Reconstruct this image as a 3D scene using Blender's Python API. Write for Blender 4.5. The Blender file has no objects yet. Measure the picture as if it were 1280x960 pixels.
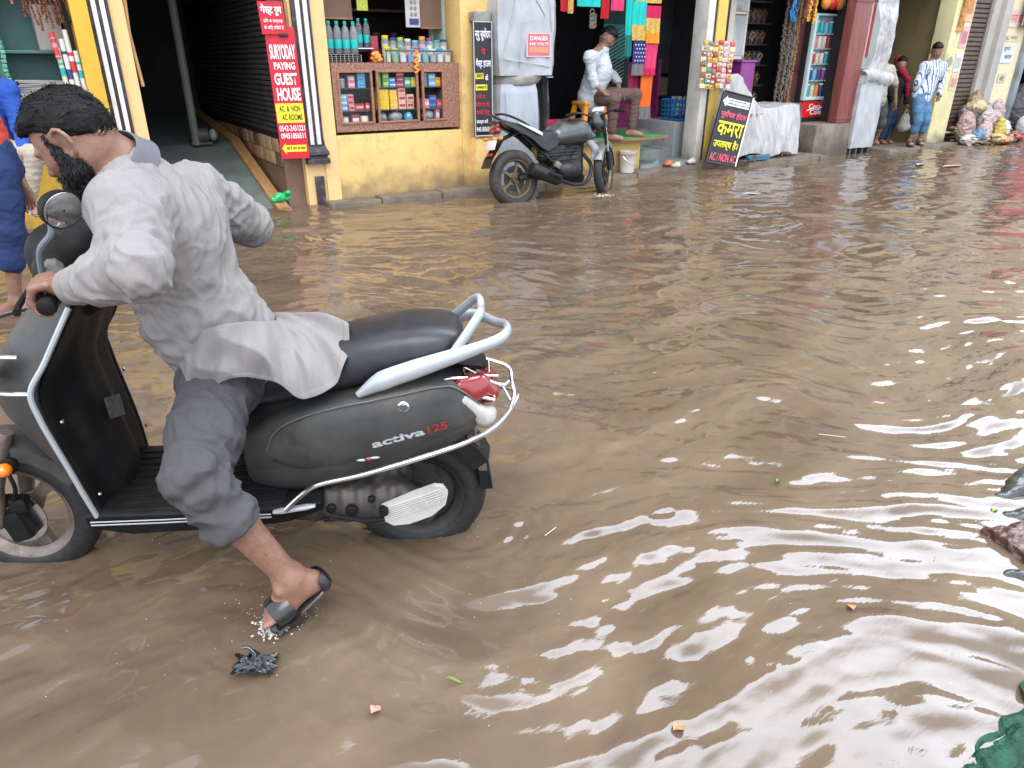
import bpy, bmesh, math, random
import numpy as np
from mathutils import Vector, Matrix, Quaternion
random.seed(7)
RNG = np.random.default_rng(11)
SC = bpy.context.scene
COL = SC.collection
R = math.radians
# ------------------------------------------------------------------ camera model (solved from the photograph's vanishing points)
FPX, PITCH, YAW, CH = 889.0, R(24.5), R(58.4), 1.41
EX = Vector((math.sin(YAW), math.cos(YAW)))       # street direction in (right, forward)
EY = Vector((-math.cos(YAW), math.sin(YAW)))      # into the buildings
def ray(px, py):
    v = 480 - py
    fw = FPX*math.cos(PITCH) + v*math.sin(PITCH)
    up = -FPX*math.sin(PITCH) + v*math.cos(PITCH)
    r = Vector((px-640, fw))
    return Vector((r @ EX, r @ EY, up))
CAM = Vector((0, 0, CH))
def atY(px, py, Y):
    d = ray(px, py); return CAM + d*(Y/d.y)
def atZ(px, py, z=0.0):
    d = ray(px, py); return CAM + d*((z-CH)/d.z)
def atX(px, py, X):
    d = ray(px, py); return CAM + d*(X/d.x)

# ------------------------------------------------------------------ tagging and linking
WM = {}
def tag(o, label, cat, group=None, kind=None):
    if label: o['label'] = label
    if cat: o['category'] = cat
    if group: o['group'] = group
    if kind: o['kind'] = kind
    return o
def thing(name, label, cat, loc=(0, 0, 0), rotz=0.0, group=None, mat4=None):
    o = bpy.data.objects.new(name, None); COL.objects.link(o)
    o.empty_display_size = .1
    m = mat4 if mat4 is not None else Matrix.Translation(Vector(loc)) @ Matrix.Rotation(rotz, 4, 'Z')
    o.matrix_basis = m
    WM[o.name] = m.copy()
    return tag(o, label, cat, group)
def wm(o):
    return WM.get(o.name, Matrix.Identity(4)) if o else Matrix.Identity(4)
def link(name, me, parent=None, label=None, world=True):
    """me holds world coordinates; they are moved into the parent's frame"""
    o = bpy.data.objects.new(name, me); COL.objects.link(o)
    if parent:
        if world: me.transform(wm(parent).inverted())
        o.parent = parent
        WM[o.name] = wm(parent).copy()
    else:
        WM[o.name] = Matrix.Identity(4)
    if label: o['label'] = label
    return o
def recenter(o):
    """give a top-level mesh its own origin at its base"""
    me = o.data
    n = len(me.vertices); a = np.empty(n*3, np.float32); me.vertices.foreach_get('co', a); a = a.reshape(-1, 3)
    c = Vector(((a[:, 0].min()+a[:, 0].max())/2, (a[:, 1].min()+a[:, 1].max())/2, a[:, 2].min()))
    me.transform(Matrix.Translation(-c)); o.matrix_basis = Matrix.Translation(c); WM[o.name] = o.matrix_basis.copy()
    return o
def top(o, label, cat, group=None, kind=None):
    recenter(o); return tag(o, label, cat, group, kind)
def copy_tree(o, parent=None):
    c = o.copy(); COL.objects.link(c)
    if parent: c.parent = parent
    for ch in list(o.children): copy_tree(ch, c)
    return c

# ------------------------------------------------------------------ mesh builder
class MB:
    def __init__(s, T=None):
        s.V = []; s.F = []; s.M = []; s.T = T; s.mi = 0
    def v(s, p):
        p = Vector(p)
        if s.T is not None: p = s.T @ p
        s.V.append((p.x, p.y, p.z)); return len(s.V)-1
    def f(s, *idx):
        s.F.append(tuple(idx)); s.M.append(s.mi)
    def quad(s, a, b, c, d):
        i = [s.v(a), s.v(b), s.v(c), s.v(d)]; s.f(*i)
    def box(s, c, d, rot=None, bev=0.0):
        """centre, full sizes, optional rotation matrix, chamfered edges"""
        bm = bmesh.new(); bmesh.ops.create_cube(bm, size=1.0)
        for vv in bm.verts: vv.co = Vector((vv.co.x*d[0], vv.co.y*d[1], vv.co.z*d[2]))
        if bev > 0:
            bmesh.ops.bevel(bm, geom=list(bm.edges), offset=min(bev, min(d)*.45), segments=2, profile=.6, affect='EDGES')
        m = Matrix.Translation(Vector(c)) @ (rot.to_4x4() if rot is not None else Matrix.Identity(4))
        s.bm(bm, m); bm.free(); return s
    def bx(s, x0, x1, y0, y1, z0, z1, bev=0.0):
        return s.box(((x0+x1)/2, (y0+y1)/2, (z0+z1)/2), (abs(x1-x0), abs(y1-y0), abs(z1-z0)), None, bev)
    def bm(s, bm, m):
        o = len(s.V); bm.verts.index_update()
        for vv in bm.verts: s.v(m @ vv.co)
        for ff in bm.faces: s.f(*[o+q.index for q in ff.verts])
    def tube(s, pts, r, n=10, closed=False, caps=True, flat=1.0, flatdir=None):
        pts = [Vector(p) for p in pts]; N = len(pts)
        rr = r if isinstance(r, (list, tuple)) else [r]*N
        up = None; rings = []
        for i, p in enumerate(pts):
            a = pts[(i-1) % N] if (i > 0 or closed) else p
            b = pts[(i+1) % N] if (i < N-1 or closed) else p
            t = (b-a)
            if t.length < 1e-9: t = Vector((0, 0, 1))
            t.normalize()
            if up is None:
                up = Vector(flatdir) if flatdir is not None else (Vector((0, 0, 1)) if abs(t.z) < .9 else Vector((1, 0, 0)))
            up = up - t*(up @ t)
            if up.length < 1e-6: up = t.orthogonal()
            up.normalize(); sd = t.cross(up)
            rings.append([s.v(p + (up*math.cos(2*math.pi*k/n)*flat + sd*math.sin(2*math.pi*k/n))*rr[i]) for k in range(n)])
        L = N if closed else N-1
        for i in range(L):
            A, B = rings[i], rings[(i+1) % N]
            for k in range(n): s.f(A[k], A[(k+1) % n], B[(k+1) % n], B[k])
        if caps and not closed:
            s.f(*rings[0][::-1]); s.f(*rings[-1])
        return s
    def lathe(s, prof, c, axis=(0, 0, 1), n=24, capped=True, arc=1.0):
        """prof = [(radius, height)...] along axis from c"""
        ax = Vector(axis).normalized(); u = ax.orthogonal().normalized(); w = ax.cross(u); c = Vector(c)
        rings = []
        full = arc >= 1.0
        cnt = n if full else n+1
        for r_, h in prof:
            rings.append([s.v(c + ax*h + (u*math.cos(2*math.pi*arc*k/n) + w*math.sin(2*math.pi*arc*k/n))*max(r_, 1e-5)) for k in range(cnt)])
        for A, B in zip(rings, rings[1:]):
            for k in range(n): s.f(A[k], A[(k+1) % cnt], B[(k+1) % cnt], B[k])
        if capped and full:
            s.f(*rings[0][::-1]); s.f(*rings[-1])
        return s
    def torus(s, c, axis, R_, r, n=40, m=12, sx=1.0):
        """sx widens the section along the axis"""
        ax = Vector(axis).normalized(); u = ax.orthogonal().normalized(); w = ax.cross(u); c = Vector(c)
        rings = []
        for i in range(n):
            a = 2*math.pi*i/n; d = u*math.cos(a)+w*math.sin(a)
            rings.append([s.v(c + d*(R_+r*math.cos(2*math.pi*k/m)) + ax*(r*sx*math.sin(2*math.pi*k/m))) for k in range(m)])
        for i in range(n):
            A, B = rings[i], rings[(i+1) % n]
            for k in range(m): s.f(A[k], B[k], B[(k+1) % m], A[(k+1) % m])
        return s
    def ell(s, c, rad, rot=None, n=16, m=10):
        c = Vector(c); rm = rot if rot is not None else Matrix.Identity(3)
        rings = []
        for j in range(1, m):
            a = math.pi*j/m
            rings.append([s.v(c + rm @ Vector((rad[0]*math.sin(a)*math.cos(2*math.pi*k/n), rad[1]*math.sin(a)*math.sin(2*math.pi*k/n), rad[2]*math.cos(a)))) for k in range(n)])
        t = s.v(c + rm @ Vector((0, 0, rad[2]))); b = s.v(c - rm @ Vector((0, 0, rad[2])))
        for k in range(n):
            s.f(t, rings[0][k], rings[0][(k+1) % n]); s.f(b, rings[-1][(k+1) % n], rings[-1][k])
        for A, B in zip(rings, rings[1:]):
            for k in range(n): s.f(A[k], B[k], B[(k+1) % n], A[(k+1) % n])
        return s
    def prism(s, poly, fn0, fn1, bev=0):
        """poly: 2D list; fn0/fn1 map (a,b) -> 3D for the two faces"""
        A = [s.v(fn0(*p)) for p in poly]; B = [s.v(fn1(*p)) for p in poly]; n = len(poly)
        s.f(*A); s.f(*B[::-1])
        for k in range(n): s.f(A[k], B[k], B[(k+1) % n], A[(k+1) % n])
        return s
    def loft(s, secs, closed=True, caps=True):
        rings = [[s.v(p) for p in sec] for sec in secs]; n = len(rings[0])
        for A, B in zip(rings, rings[1:]):
            for k in range(n if closed else n-1): s.f(A[k], A[(k+1) % n], B[(k+1) % n], B[k])
        if caps and closed: s.f(*rings[0][::-1]); s.f(*rings[-1])
        return s
    def grid(s, fn, nu, nv, u0=0, u1=1, v0=0, v1=1):
        ids = [[s.v(fn(u0+(u1-u0)*i/nu, v0+(v1-v0)*j/nv)) for j in range(nv+1)] for i in range(nu+1)]
        for i in range(nu):
            for j in range(nv): s.f(ids[i][j], ids[i+1][j], ids[i+1][j+1], ids[i][j+1])
        return s
    def mesh(s, name, mats, smooth=True, angle=35, fixn=True):
        me = bpy.data.meshes.new(name); me.from_pydata(s.V, [], s.F)
        for m in (mats if isinstance(mats, (list, tuple)) else [mats]): me.materials.append(m)
        if any(s.M): me.polygons.foreach_set('material_index', s.M)
        if fixn:
            b = bmesh.new(); b.from_mesh(me); bmesh.ops.recalc_face_normals(b, faces=b.faces); b.to_mesh(me); b.free()
        if smooth:
            me.shade_smooth(); me.set_sharp_from_angle(angle=R(angle))
        me.update(); return me
    def build(s, name, mats, parent=None, smooth=True, angle=35, label=None, subdiv=0, solid=0, fixn=True):
        me = s.mesh(name, mats, smooth, angle, fixn)
        if subdiv or solid: me = apply_mods(me, subdiv, solid, smooth, angle)
        return link(name, me, parent, label)

def apply_mods(me, subdiv=0, solid=0, smooth=True, angle=35):
    o = bpy.data.objects.new('tmp', me); COL.objects.link(o)
    if solid:
        m = o.modifiers.new('s', 'SOLIDIFY'); m.thickness = solid; m.offset = 0
    if subdiv:
        m = o.modifiers.new('d', 'SUBSURF'); m.levels = subdiv; m.render_levels = subdiv
    dg = bpy.context.evaluated_depsgraph_get(); dg.update()
    n = bpy.data.meshes.new_from_object(o.evaluated_get(dg)); bpy.data.objects.remove(o)
    if smooth: n.shade_smooth(); n.set_sharp_from_angle(angle=R(angle))
    return n
def smoothpath(pts, k=6, closed=False):
    """Catmull-Rom through points"""
    P = [Vector(p) for p in pts]; n = len(P); out = []
    rng = range(n) if closed else range(n-1)
    for i in rng:
        p0 = P[(i-1) % n] if (closed or i > 0) else P[0]*2-P[1]
        p1 = P[i]; p2 = P[(i+1) % n]
        p3 = P[(i+2) % n] if (closed or i+2 < n) else P[-1]*2-P[-2]
        for j in range(k):
            t = j/k; t2 = t*t; t3 = t2*t
            out.append(.5*((2*p1)+(p2-p0)*t+(2*p0-5*p1+4*p2-p3)*t2+(3*p1-p0-3*p2+p3)*t3))
    if not closed: out.append(P[-1].copy())
    return out

# ------------------------------------------------------------------ writing
def text(s, o, xd, yd, w, h, m, parent, name='lettering', bold=0.0, depth=.0012, spacing=1.0):
    """text fitted into a w x h box whose lower-left corner is o"""
    cu = bpy.data.curves.new('t', 'FONT'); cu.body = s; cu.size = 1; cu.offset = 0 if any('\u0900' <= ch <= '\u097f' for ch in s) else bold; cu.extrude = .0; cu.space_character = spacing
    cu.align_x = 'LEFT'; cu.resolution_u = 3
    ob = bpy.data.objects.new('t', cu); COL.objects.link(ob)
    dg = bpy.context.evaluated_depsgraph_get(); dg.update()
    me = bpy.data.meshes.new_from_object(ob.evaluated_get(dg)); bpy.data.objects.remove(ob); bpy.data.curves.remove(cu)
    if len(me.vertices) == 0: return None
    if bold and any('\u0900' <= ch <= '\u097f' for ch in s):      # thicken Devanagari strokes by overprinting
        bm = bmesh.new(); bm.from_mesh(me); src = me.copy(); hgt = max(v.co.y for v in me.vertices)-min(v.co.y for v in me.vertices)
        for k, (dx, dy) in enumerate(((1, .3), (-1, -.3), (.3, -1), (-.3, 1))):
            t_ = src.copy(); t_.transform(Matrix.Translation((dx*bold*hgt*1.1, dy*bold*hgt*1.1, .0))); n0 = len(bm.verts); bm.from_mesh(t_); bm.verts.ensure_lookup_table()
            for q in range(n0, len(bm.verts)): bm.verts[q].co.z = .0002*(k+1)
            bpy.data.meshes.remove(t_)
        bm.to_mesh(me); bm.free(); bpy.data.meshes.remove(src)
    n = len(me.vertices); a = np.empty(n*3, np.float32); me.vertices.foreach_get('co', a); a = a.reshape(-1, 3)
    mn, mx = a.min(0), a.max(0)
    xd = Vector(xd).normalized(); yd = Vector(yd).normalized(); nd = xd.cross(yd)
    u = (a[:, 0]-mn[0])/(mx[0]-mn[0])*w; v = (a[:, 1]-mn[1])/(mx[1]-mn[1])*h
    P = np.array(o)[None] + u[:, None]*np.array(xd)[None] + v[:, None]*np.array(yd)[None] + np.array(nd)[None]*(depth+a[:, 2:3])
    me.vertices.foreach_set('co', P.astype(np.float32).ravel()); me.materials.clear(); me.materials.append(m); me.update()
    return link(name, me, parent)

# ------------------------------------------------------------------ noise fields (numpy)
def _h2(ix, iy, seed):
    n = (ix.astype(np.int64)*374761393 + iy.astype(np.int64)*668265263 + seed*1442695041) & 0xffffffff
    n = ((n ^ (n >> 13))*1274126177) & 0xffffffff
    return ((n ^ (n >> 16)) & 0xffff)/65535.0
def noise2(x, y, seed=0):
    ix = np.floor(x); iy = np.floor(y); fx = x-ix; fy = y-iy
    def g(dx, dy):
        a = _h2(ix+dx, iy+dy, seed)*2*np.pi
        return np.cos(a)*(fx-dx)+np.sin(a)*(fy-dy)
    ux = fx*fx*fx*(fx*(fx*6-15)+10); uy = fy*fy*fy*(fy*(fy*6-15)+10)
    a = g(0, 0)*(1-ux)+g(1, 0)*ux; b = g(0, 1)*(1-ux)+g(1, 1)*ux
    return (a*(1-uy)+b*uy)*1.5
def noise3(x, y, z, seed=0):
    """cheap 3D noise from three planar ones"""
    return (noise2(x+z*.71, y-z*.53, seed)+noise2(y+x*.37, z+3.1-x*.61, seed+7)+noise2(z-y*.43, x+9.2+y*.67, seed+13))/1.8

# ------------------------------------------------------------------ soft bodies: smooth union of round cones, meshed by surface nets
class Body:
    def __init__(s, k=.03):
        s.P = []; s.k = k; s.S = []
    def cone(s, a, b, ra, rb, k=None, flat=None, fd=None):
        s.P.append(('c', Vector(a), Vector(b), ra, rb, k if k is not None else s.k, flat, Vector(fd).normalized() if fd is not None else None)); return s
    def chain(s, pts, k=None, flat=None, fd=None):
        for p, q in zip(pts, pts[1:]): s.cone(p[0], q[0], p[1], q[1], k, flat, fd)
        return s
    def ell(s, c, rad, rot=None, k=None):
        s.P.append(('e', Vector(c), rad, rot if rot is not None else Matrix.Identity(3), k if k is not None else s.k)); return s
    def cut(s, fn):
        s.S.append(fn); return s           # fn(X,Y,Z) -> signed distance kept where negative
    def field(s, vox, pad=.02):
        lo = np.full(3, 1e9); hi = np.full(3, -1e9)
        for p in s.P:
            if p[0] == 'c':
                for q, r in ((p[1], p[3]), (p[2], p[4])):
                    lo = np.minimum(lo, np.array(q)-r); hi = np.maximum(hi, np.array(q)+r)
            else:
                r = max(p[2]); lo = np.minimum(lo, np.array(p[1])-r); hi = np.maximum(hi, np.array(p[1])+r)
        lo -= pad+2*vox; hi += pad+2*vox
        n = np.ceil((hi-lo)/vox).astype(int)+1
        F = np.full(n, .2, np.float32)
        ax = [lo[i]+np.arange(n[i])*vox for i in range(3)]
        for p in s.P:
            if p[0] == 'c':
                a = np.array(p[1]); b = np.array(p[2]); ra, rb, k = p[3], p[4], p[5]; r = max(ra, rb)+k+3*vox
                l = np.minimum(a, b)-r; h = np.maximum(a, b)+r
            else:
                a = np.array(p[1]); k = p[4]; r = max(p[2])+k+3*vox; l = a-r; h = a+r
            i0 = np.maximum(((l-lo)/vox).astype(int), 0); i1 = np.minimum(((h-lo)/vox).astype(int)+2, n)
            X, Y, Z = np.meshgrid(*[ax[i][i0[i]:i1[i]] for i in range(3)], indexing='ij', sparse=True)
            if p[0] == 'c':
                px, py, pz = X-a[0], Y-a[1], Z-a[2]
                ab = b-a; L2 = max(float(ab@ab), 1e-12)
                t = np.clip((px*ab[0]+py*ab[1]+pz*ab[2])/L2, 0, 1)
                dx, dy, dz = px-t*ab[0], py-t*ab[1], pz-t*ab[2]
                if p[6] is not None:
                    fd = np.array(p[7]); dd = dx*fd[0]+dy*fd[1]+dz*fd[2]
                    d = np.sqrt(dx*dx+dy*dy+dz*dz + dd*dd*(1/p[6]**2-1)) - (ra+(rb-ra)*t)
                else:
                    d = np.sqrt(dx*dx+dy*dy+dz*dz) - (ra+(rb-ra)*t)
            else:
                m = np.array(p[3].transposed()); rad = np.array(p[2])
                px, py, pz = X-a[0], Y-a[1], Z-a[2]
                q = [(m[i, 0]*px+m[i, 1]*py+m[i, 2]*pz)/rad[i] for i in range(3)]
                l = np.sqrt(q[0]**2+q[1]**2+q[2]**2)
                q2 = [(m[i, 0]*px+m[i, 1]*py+m[i, 2]*pz)/rad[i]**2 for i in range(3)]
                g = np.sqrt(q2[0]**2+q2[1]**2+q2[2]**2)+1e-6
                d = l*(l-1)/g
            sl = tuple(slice(i0[i], i1[i]) for i in range(3))
            o = F[sl]
            if k > 0:
                hh = np.maximum(k-np.abs(o-d), 0)/k
                F[sl] = np.minimum(o, d)-hh*hh*k*.25
            else:
                F[sl] = np.minimum(o, d)
        if s.S:
            X, Y, Z = np.meshgrid(*ax, indexing='ij', sparse=True)
            for fn in s.S: F = np.maximum(F, fn(X, Y, Z).astype(np.float32))
        return F, lo
    def mesh(s, name, vox, m, disp=None, smooth=1):
        F, lo = s.field(vox)
        V, Q = surface_nets(F)
        V = V*vox+lo
        if len(V) == 0: raise RuntimeError('empty body '+name)
        if smooth: V = relax(V, Q, smooth)
        if disp is not None:
            N = vnormals(V, Q)
            V = V + N*disp(V, N)[:, None]
        me = bpy.data.meshes.new(name)
        me.vertices.add(len(V)); me.vertices.foreach_set('co', V.astype(np.float32).ravel())
        me.loops.add(len(Q)*4); me.polygons.add(len(Q))
        me.loops.foreach_set('vertex_index', Q.astype(np.int32).ravel())
        me.polygons.foreach_set('loop_start', np.arange(0, len(Q)*4, 4, dtype=np.int32))
        me.update(calc_edges=True); me.validate()
        me.materials.append(m); me.shade_smooth()
        return me
    def build(s, name, vox, m, parent=None, disp=None, smooth=1, label=None):
        return link(name, s.mesh(name, vox, m, disp, smooth), parent, label)
def surface_nets(F):
    S = F < 0
    nx, ny, nz = F.shape
    c = np.zeros((nx-1, ny-1, nz-1), np.int8)
    for i in (0, 1):
        for j in (0, 1):
            for k in (0, 1): c += S[i:nx-1+i, j:ny-1+j, k:nz-1+k]
    act = (c > 0) & (c < 8)
    I = np.argwhere(act)
    idx = np.full(act.shape, -1, np.int64); idx[act] = np.arange(len(I))
    acc = np.zeros((len(I), 3)); cnt = np.zeros(len(I))
    cor = [(i, j, k) for i in (0, 1) for j in (0, 1) for k in (0, 1)]
    for a in cor:
        for b in cor:
            if a < b and sum(abs(a[q]-b[q]) for q in range(3)) == 1:
                fa = F[I[:, 0]+a[0], I[:, 1]+a[1], I[:, 2]+a[2]]; fb = F[I[:, 0]+b[0], I[:, 1]+b[1], I[:, 2]+b[2]]
                x = (fa < 0) != (fb < 0)
                t = np.where(x, fa/np.where(np.abs(fa-fb) < 1e-12, 1, fa-fb), 0)
                for q in range(3): acc[:, q] += np.where(x, a[q]+(b[q]-a[q])*t, 0)
                cnt += x
    V = I+acc/cnt[:, None]
    Q = []
    for d in range(3):
        e1, e2 = [(1, 2), (2, 0), (0, 1)][d]
        A = [slice(0, n) for n in F.shape]; B = list(A); A[d] = slice(0, F.shape[d]-1); B[d] = slice(1, F.shape[d])
        sa, sb = S[tuple(A)], S[tuple(B)]
        E = np.argwhere(sa != sb); fl = sa[tuple(E.T)]
        ok = (E[:, e1] > 0) & (E[:, e2] > 0) & (E[:, e1] < F.shape[e1]-1) & (E[:, e2] < F.shape[e2]-1)
        E = E[ok]; fl = fl[ok]
        def at(o1, o2):
            G = E.copy(); G[:, e1] += o1; G[:, e2] += o2
            return idx[G[:, 0], G[:, 1], G[:, 2]]
        q = np.stack([at(-1, -1), at(0, -1), at(0, 0), at(-1, 0)], 1)
        q[~fl] = q[~fl][:, ::-1]
        Q.append(q)
    Q = np.concatenate(Q)
    return V, Q[(Q >= 0).all(1)]
def relax(V, Q, it):
    n = len(V)
    for _ in range(it):
        s_ = np.zeros((n, 3)); c = np.zeros(n)
        for a, b in ((0, 1), (1, 2), (2, 3), (3, 0)):
            for q in range(3):
                s_[:, q] += np.bincount(Q[:, a], V[Q[:, b], q], n)+np.bincount(Q[:, b], V[Q[:, a], q], n)
            c += np.bincount(Q[:, a], minlength=n)+np.bincount(Q[:, b], minlength=n)
        V = V*.4+(s_/np.maximum(c, 1)[:, None])*.6
    return V
def vnormals(V, Q):
    fn = np.cross(V[Q[:, 2]]-V[Q[:, 0]], V[Q[:, 3]]-V[Q[:, 1]])
    N = np.zeros_like(V)
    for a in range(4):
        for q in range(3): N[:, q] += np.bincount(Q[:, a], fn[:, q], len(V))
    return N/(np.linalg.norm(N, axis=1)[:, None]+1e-12)

# ------------------------------------------------------------------ materials
MATS = {}
def mat(name, col, rough=.6, metal=0.0, var=.12, vs=6.0, bump=.0, bs=60.0, spec=.5, coat=0.0, stain=None, ss=3.0, sa=.5, stretch=None, bd=.01, hue=None, rvar=0.0, flow=None):
    """base colour broken up by two noises; stain = colour of blotches; flow = (colour, z level, softness) tide mark"""
    if name in MATS: return MATS[name]
    m = bpy.data.materials.new(name); m.use_nodes = True
    nt = m.node_tree; N = nt.nodes; L = nt.links
    b = N['Principled BSDF']
    b.inputs['Roughness'].default_value = rough; b.inputs['Metallic'].default_value = metal
    b.inputs['Specular IOR Level'].default_value = spec
    if coat: b.inputs['Coat Weight'].default_value = coat; b.inputs['Coat Roughness'].default_value = .08
    tc = N.new('ShaderNodeTexCoord'); co = tc.outputs['Object']
    if stretch:
        mp = N.new('ShaderNodeMapping'); mp.inputs['Scale'].default_value = stretch; L.new(co, mp.inputs[0]); co = mp.outputs[0]
    n1 = N.new('ShaderNodeTexNoise'); n1.inputs['Scale'].default_value = vs; n1.inputs['Detail'].default_value = 6; n1.inputs['Roughness'].default_value = .62
    L.new(co, n1.inputs['Vector'])
    rp = N.new('ShaderNodeValToRGB'); rp.color_ramp.elements[0].position = .3; rp.color_ramp.elements[1].position = .7
    c2 = hue if hue else col
    rp.color_ramp.elements[0].color = tuple(max(0, c*(1-var)) for c in col)+(1,)
    rp.color_ramp.elements[1].color = tuple(min(1, c*(1+var)) for c in c2)+(1,)
    L.new(n1.outputs['Fac'], rp.inputs[0]); out = rp.outputs[0]
    def over(fac, c, a):
        nonlocal out
        mx = N.new('ShaderNodeMix'); mx.data_type = 'RGBA'
        ml = N.new('ShaderNodeMath'); ml.operation = 'MULTIPLY'; ml.inputs[1].default_value = a
        L.new(fac, ml.inputs[0]); L.new(ml.outputs[0], mx.inputs[0]); L.new(out, mx.inputs[6]); mx.inputs[7].default_value = tuple(c)+(1,)
        out = mx.outputs[2]
    if stain:
        n2 = N.new('ShaderNodeTexNoise'); n2.inputs['Scale'].default_value = ss; n2.inputs['Detail'].default_value = 8; n2.inputs['Roughness'].default_value = .7
        L.new(co, n2.inputs['Vector'])
        r2 = N.new('ShaderNodeValToRGB'); r2.color_ramp.elements[0].position = .5; r2.color_ramp.elements[1].position = .68
        L.new(n2.outputs['Fac'], r2.inputs[0]); over(r2.outputs[0], stain, sa)
    if flow:
        g = N.new('ShaderNodeNewGeometry'); sx = N.new('ShaderNodeSeparateXYZ'); L.new(g.outputs['Position'], sx.inputs[0])
        n3 = N.new('ShaderNodeTexNoise'); n3.inputs['Scale'].default_value = 5; n3.inputs['Detail'].default_value = 5; L.new(g.outputs['Position'], n3.inputs['Vector'])
        ma = N.new('ShaderNodeMath'); ma.operation = 'MULTIPLY_ADD'; ma.inputs[1].default_value = .5; L.new(n3.outputs['Fac'], ma.inputs[0]); L.new(sx.outputs[2], ma.inputs[2])
        mr = N.new('ShaderNodeMapRange'); mr.inputs[1].default_value = flow[1]+.25+flow[2]; mr.inputs[2].default_value = flow[1]+.25; L.new(ma.outputs[0], mr.inputs[0])
        over(mr.outputs[0], flow[0], flow[3] if len(flow) > 3 else .8)
    L.new(out, b.inputs['Base Color'])
    if rvar:
        mr = N.new('ShaderNodeMapRange'); mr.inputs[3].default_value = max(0.02, rough-rvar); mr.inputs[4].default_value = min(1, rough+rvar)
        L.new(n1.outputs['Fac'], mr.inputs[0]); L.new(mr.outputs[0], b.inputs['Roughness'])
    if bump:
        nb = N.new('ShaderNodeTexNoise'); nb.inputs['Scale'].default_value = bs; nb.inputs['Detail'].default_value = 4; L.new(co, nb.inputs['Vector'])
        bn = N.new('ShaderNodeBump'); bn.inputs['Strength'].default_value = bump; bn.inputs['Distance'].default_value = bd
        L.new(nb.outputs['Fac'], bn.inputs['Height']); L.new(bn.outputs[0], b.inputs['Normal'])
    MATS[name] = m; return m
def film(name, tint=(.8, .82, .85), opac=.35, rough=.12, crinkle=.5, cs=9.0, white=.6):
    """thin wrinkled polythene: see-through sheet with milky haze"""
    if name in MATS: return MATS[name]
    m = bpy.data.materials.new(name); m.use_nodes = True; nt = m.node_tree; N = nt.nodes; L = nt.links
    b = N['Principled BSDF']; out = N['Material Output']
    b.inputs['Base Color'].default_value = tuple(tint)+(1,); b.inputs['Roughness'].default_value = rough
    b.inputs['Specular IOR Level'].default_value = .6
    tr = N.new('ShaderNodeBsdfTransparent'); tr.inputs[0].default_value = (.97, .97, .98, 1)
    mx = N.new('ShaderNodeMixShader')
    tc = N.new('ShaderNodeTexCoord'); n = N.new('ShaderNodeTexNoise'); n.inputs['Scale'].default_value = cs; n.inputs['Detail'].default_value = 5; n.inputs['Distortion'].default_value = 1.2
    L.new(tc.outputs['Object'], n.inputs['Vector'])
    mr = N.new('ShaderNodeMapRange'); mr.inputs[1].default_value = .3; mr.inputs[2].default_value = .75; mr.inputs[3].default_value = max(0, opac-.2); mr.inputs[4].default_value = min(1, opac+white*.5)
    L.new(n.outputs['Fac'], mr.inputs[0]); L.new(mr.outputs[0], mx.inputs[0])
    vo = N.new('ShaderNodeTexVoronoi'); vo.feature = 'DISTANCE_TO_EDGE'; vo.inputs['Scale'].default_value = cs*.8
    L.new(n.outputs['Color'], vo.inputs['Vector'])
    bn = N.new('ShaderNodeBump'); bn.inputs['Strength'].default_value = crinkle; bn.inputs['Distance'].default_value = .02
    L.new(n.outputs['Fac'], bn.inputs['Height']); L.new(bn.outputs[0], b.inputs['Normal'])
    L.new(tr.outputs[0], mx.inputs[1]); L.new(b.outputs[0], mx.inputs[2]); L.new(mx.outputs[0], out.inputs[0])
    MATS[name] = m; return m
def glass(name, tint=(.9, .95, .95), opac=.12):
    m = film(name, tint, opac, .03, 0.0, 3, .05); return m
def ribbons(V, N, n, L, flow, rnd, wid=.0011, lift=.0035, seed=1):
    """hair strands as thin curved blades rooted on a surface; returns verts, quads"""
    rg = np.random.default_rng(seed); idx = rg.integers(0, len(V), n); p = V[idx]; nn = N[idx]
    d = flow(p, nn)+rg.normal(0, rnd, (n, 3)); d -= nn*(d*nn).sum(1)[:, None]; d /= np.linalg.norm(d, axis=1)[:, None]+1e-9
    sd = np.cross(nn, d); ln = (L*rg.uniform(.5, 1.1, n))[:, None]; lf = (lift*rg.uniform(.2, 1.3, n))[:, None]
    rows = []
    for t, w in ((0, 1), (.45, .8), (1.0, .15)):
        c = p+d*ln*t+nn*(lf*math.sin(t*2.2)-ln*t*t*.12)
        rows += [c-sd*wid*w, c+sd*wid*w]
    P = np.stack(rows, 1).reshape(-1, 3); b = np.arange(n)[:, None]*6
    Q = np.concatenate([b+np.array([[0, 1, 3, 2]]), b+np.array([[2, 3, 5, 4]])])
    return P, Q
def hairy(body, name, vox, m, root, disp, strands):
    me = body.mesh(name, vox, m, disp, 1); n = len(me.vertices); V = np.empty(n*3, np.float32); me.vertices.foreach_get('co', V); V = V.reshape(-1, 3).astype(float)
    N = np.empty(n*3, np.float32); me.vertices.foreach_get('normal', N); N = N.reshape(-1, 3).astype(float)
    q = len(me.polygons); F = np.empty(q*4, np.int32); me.loops.foreach_get('vertex_index', F); F = F.reshape(-1, 4)
    for k, st in enumerate(strands):
        P, Q = ribbons(V[:n], N[:n], seed=k+1, **st); F = np.concatenate([F, Q+len(V)]); V = np.concatenate([V, P])
    me2 = bpy.data.meshes.new(name); me2.vertices.add(len(V)); me2.vertices.foreach_set('co', V.astype(np.float32).ravel())
    me2.loops.add(F.size); me2.polygons.add(len(F)); me2.loops.foreach_set('vertex_index', F.astype(np.int32).ravel()); me2.polygons.foreach_set('loop_start', np.arange(0, F.size, 4, dtype=np.int32))
    me2.update(calc_edges=True); me2.materials.append(m); me2.shade_smooth(); bpy.data.meshes.remove(me); return link(name, me2, root)
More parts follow.
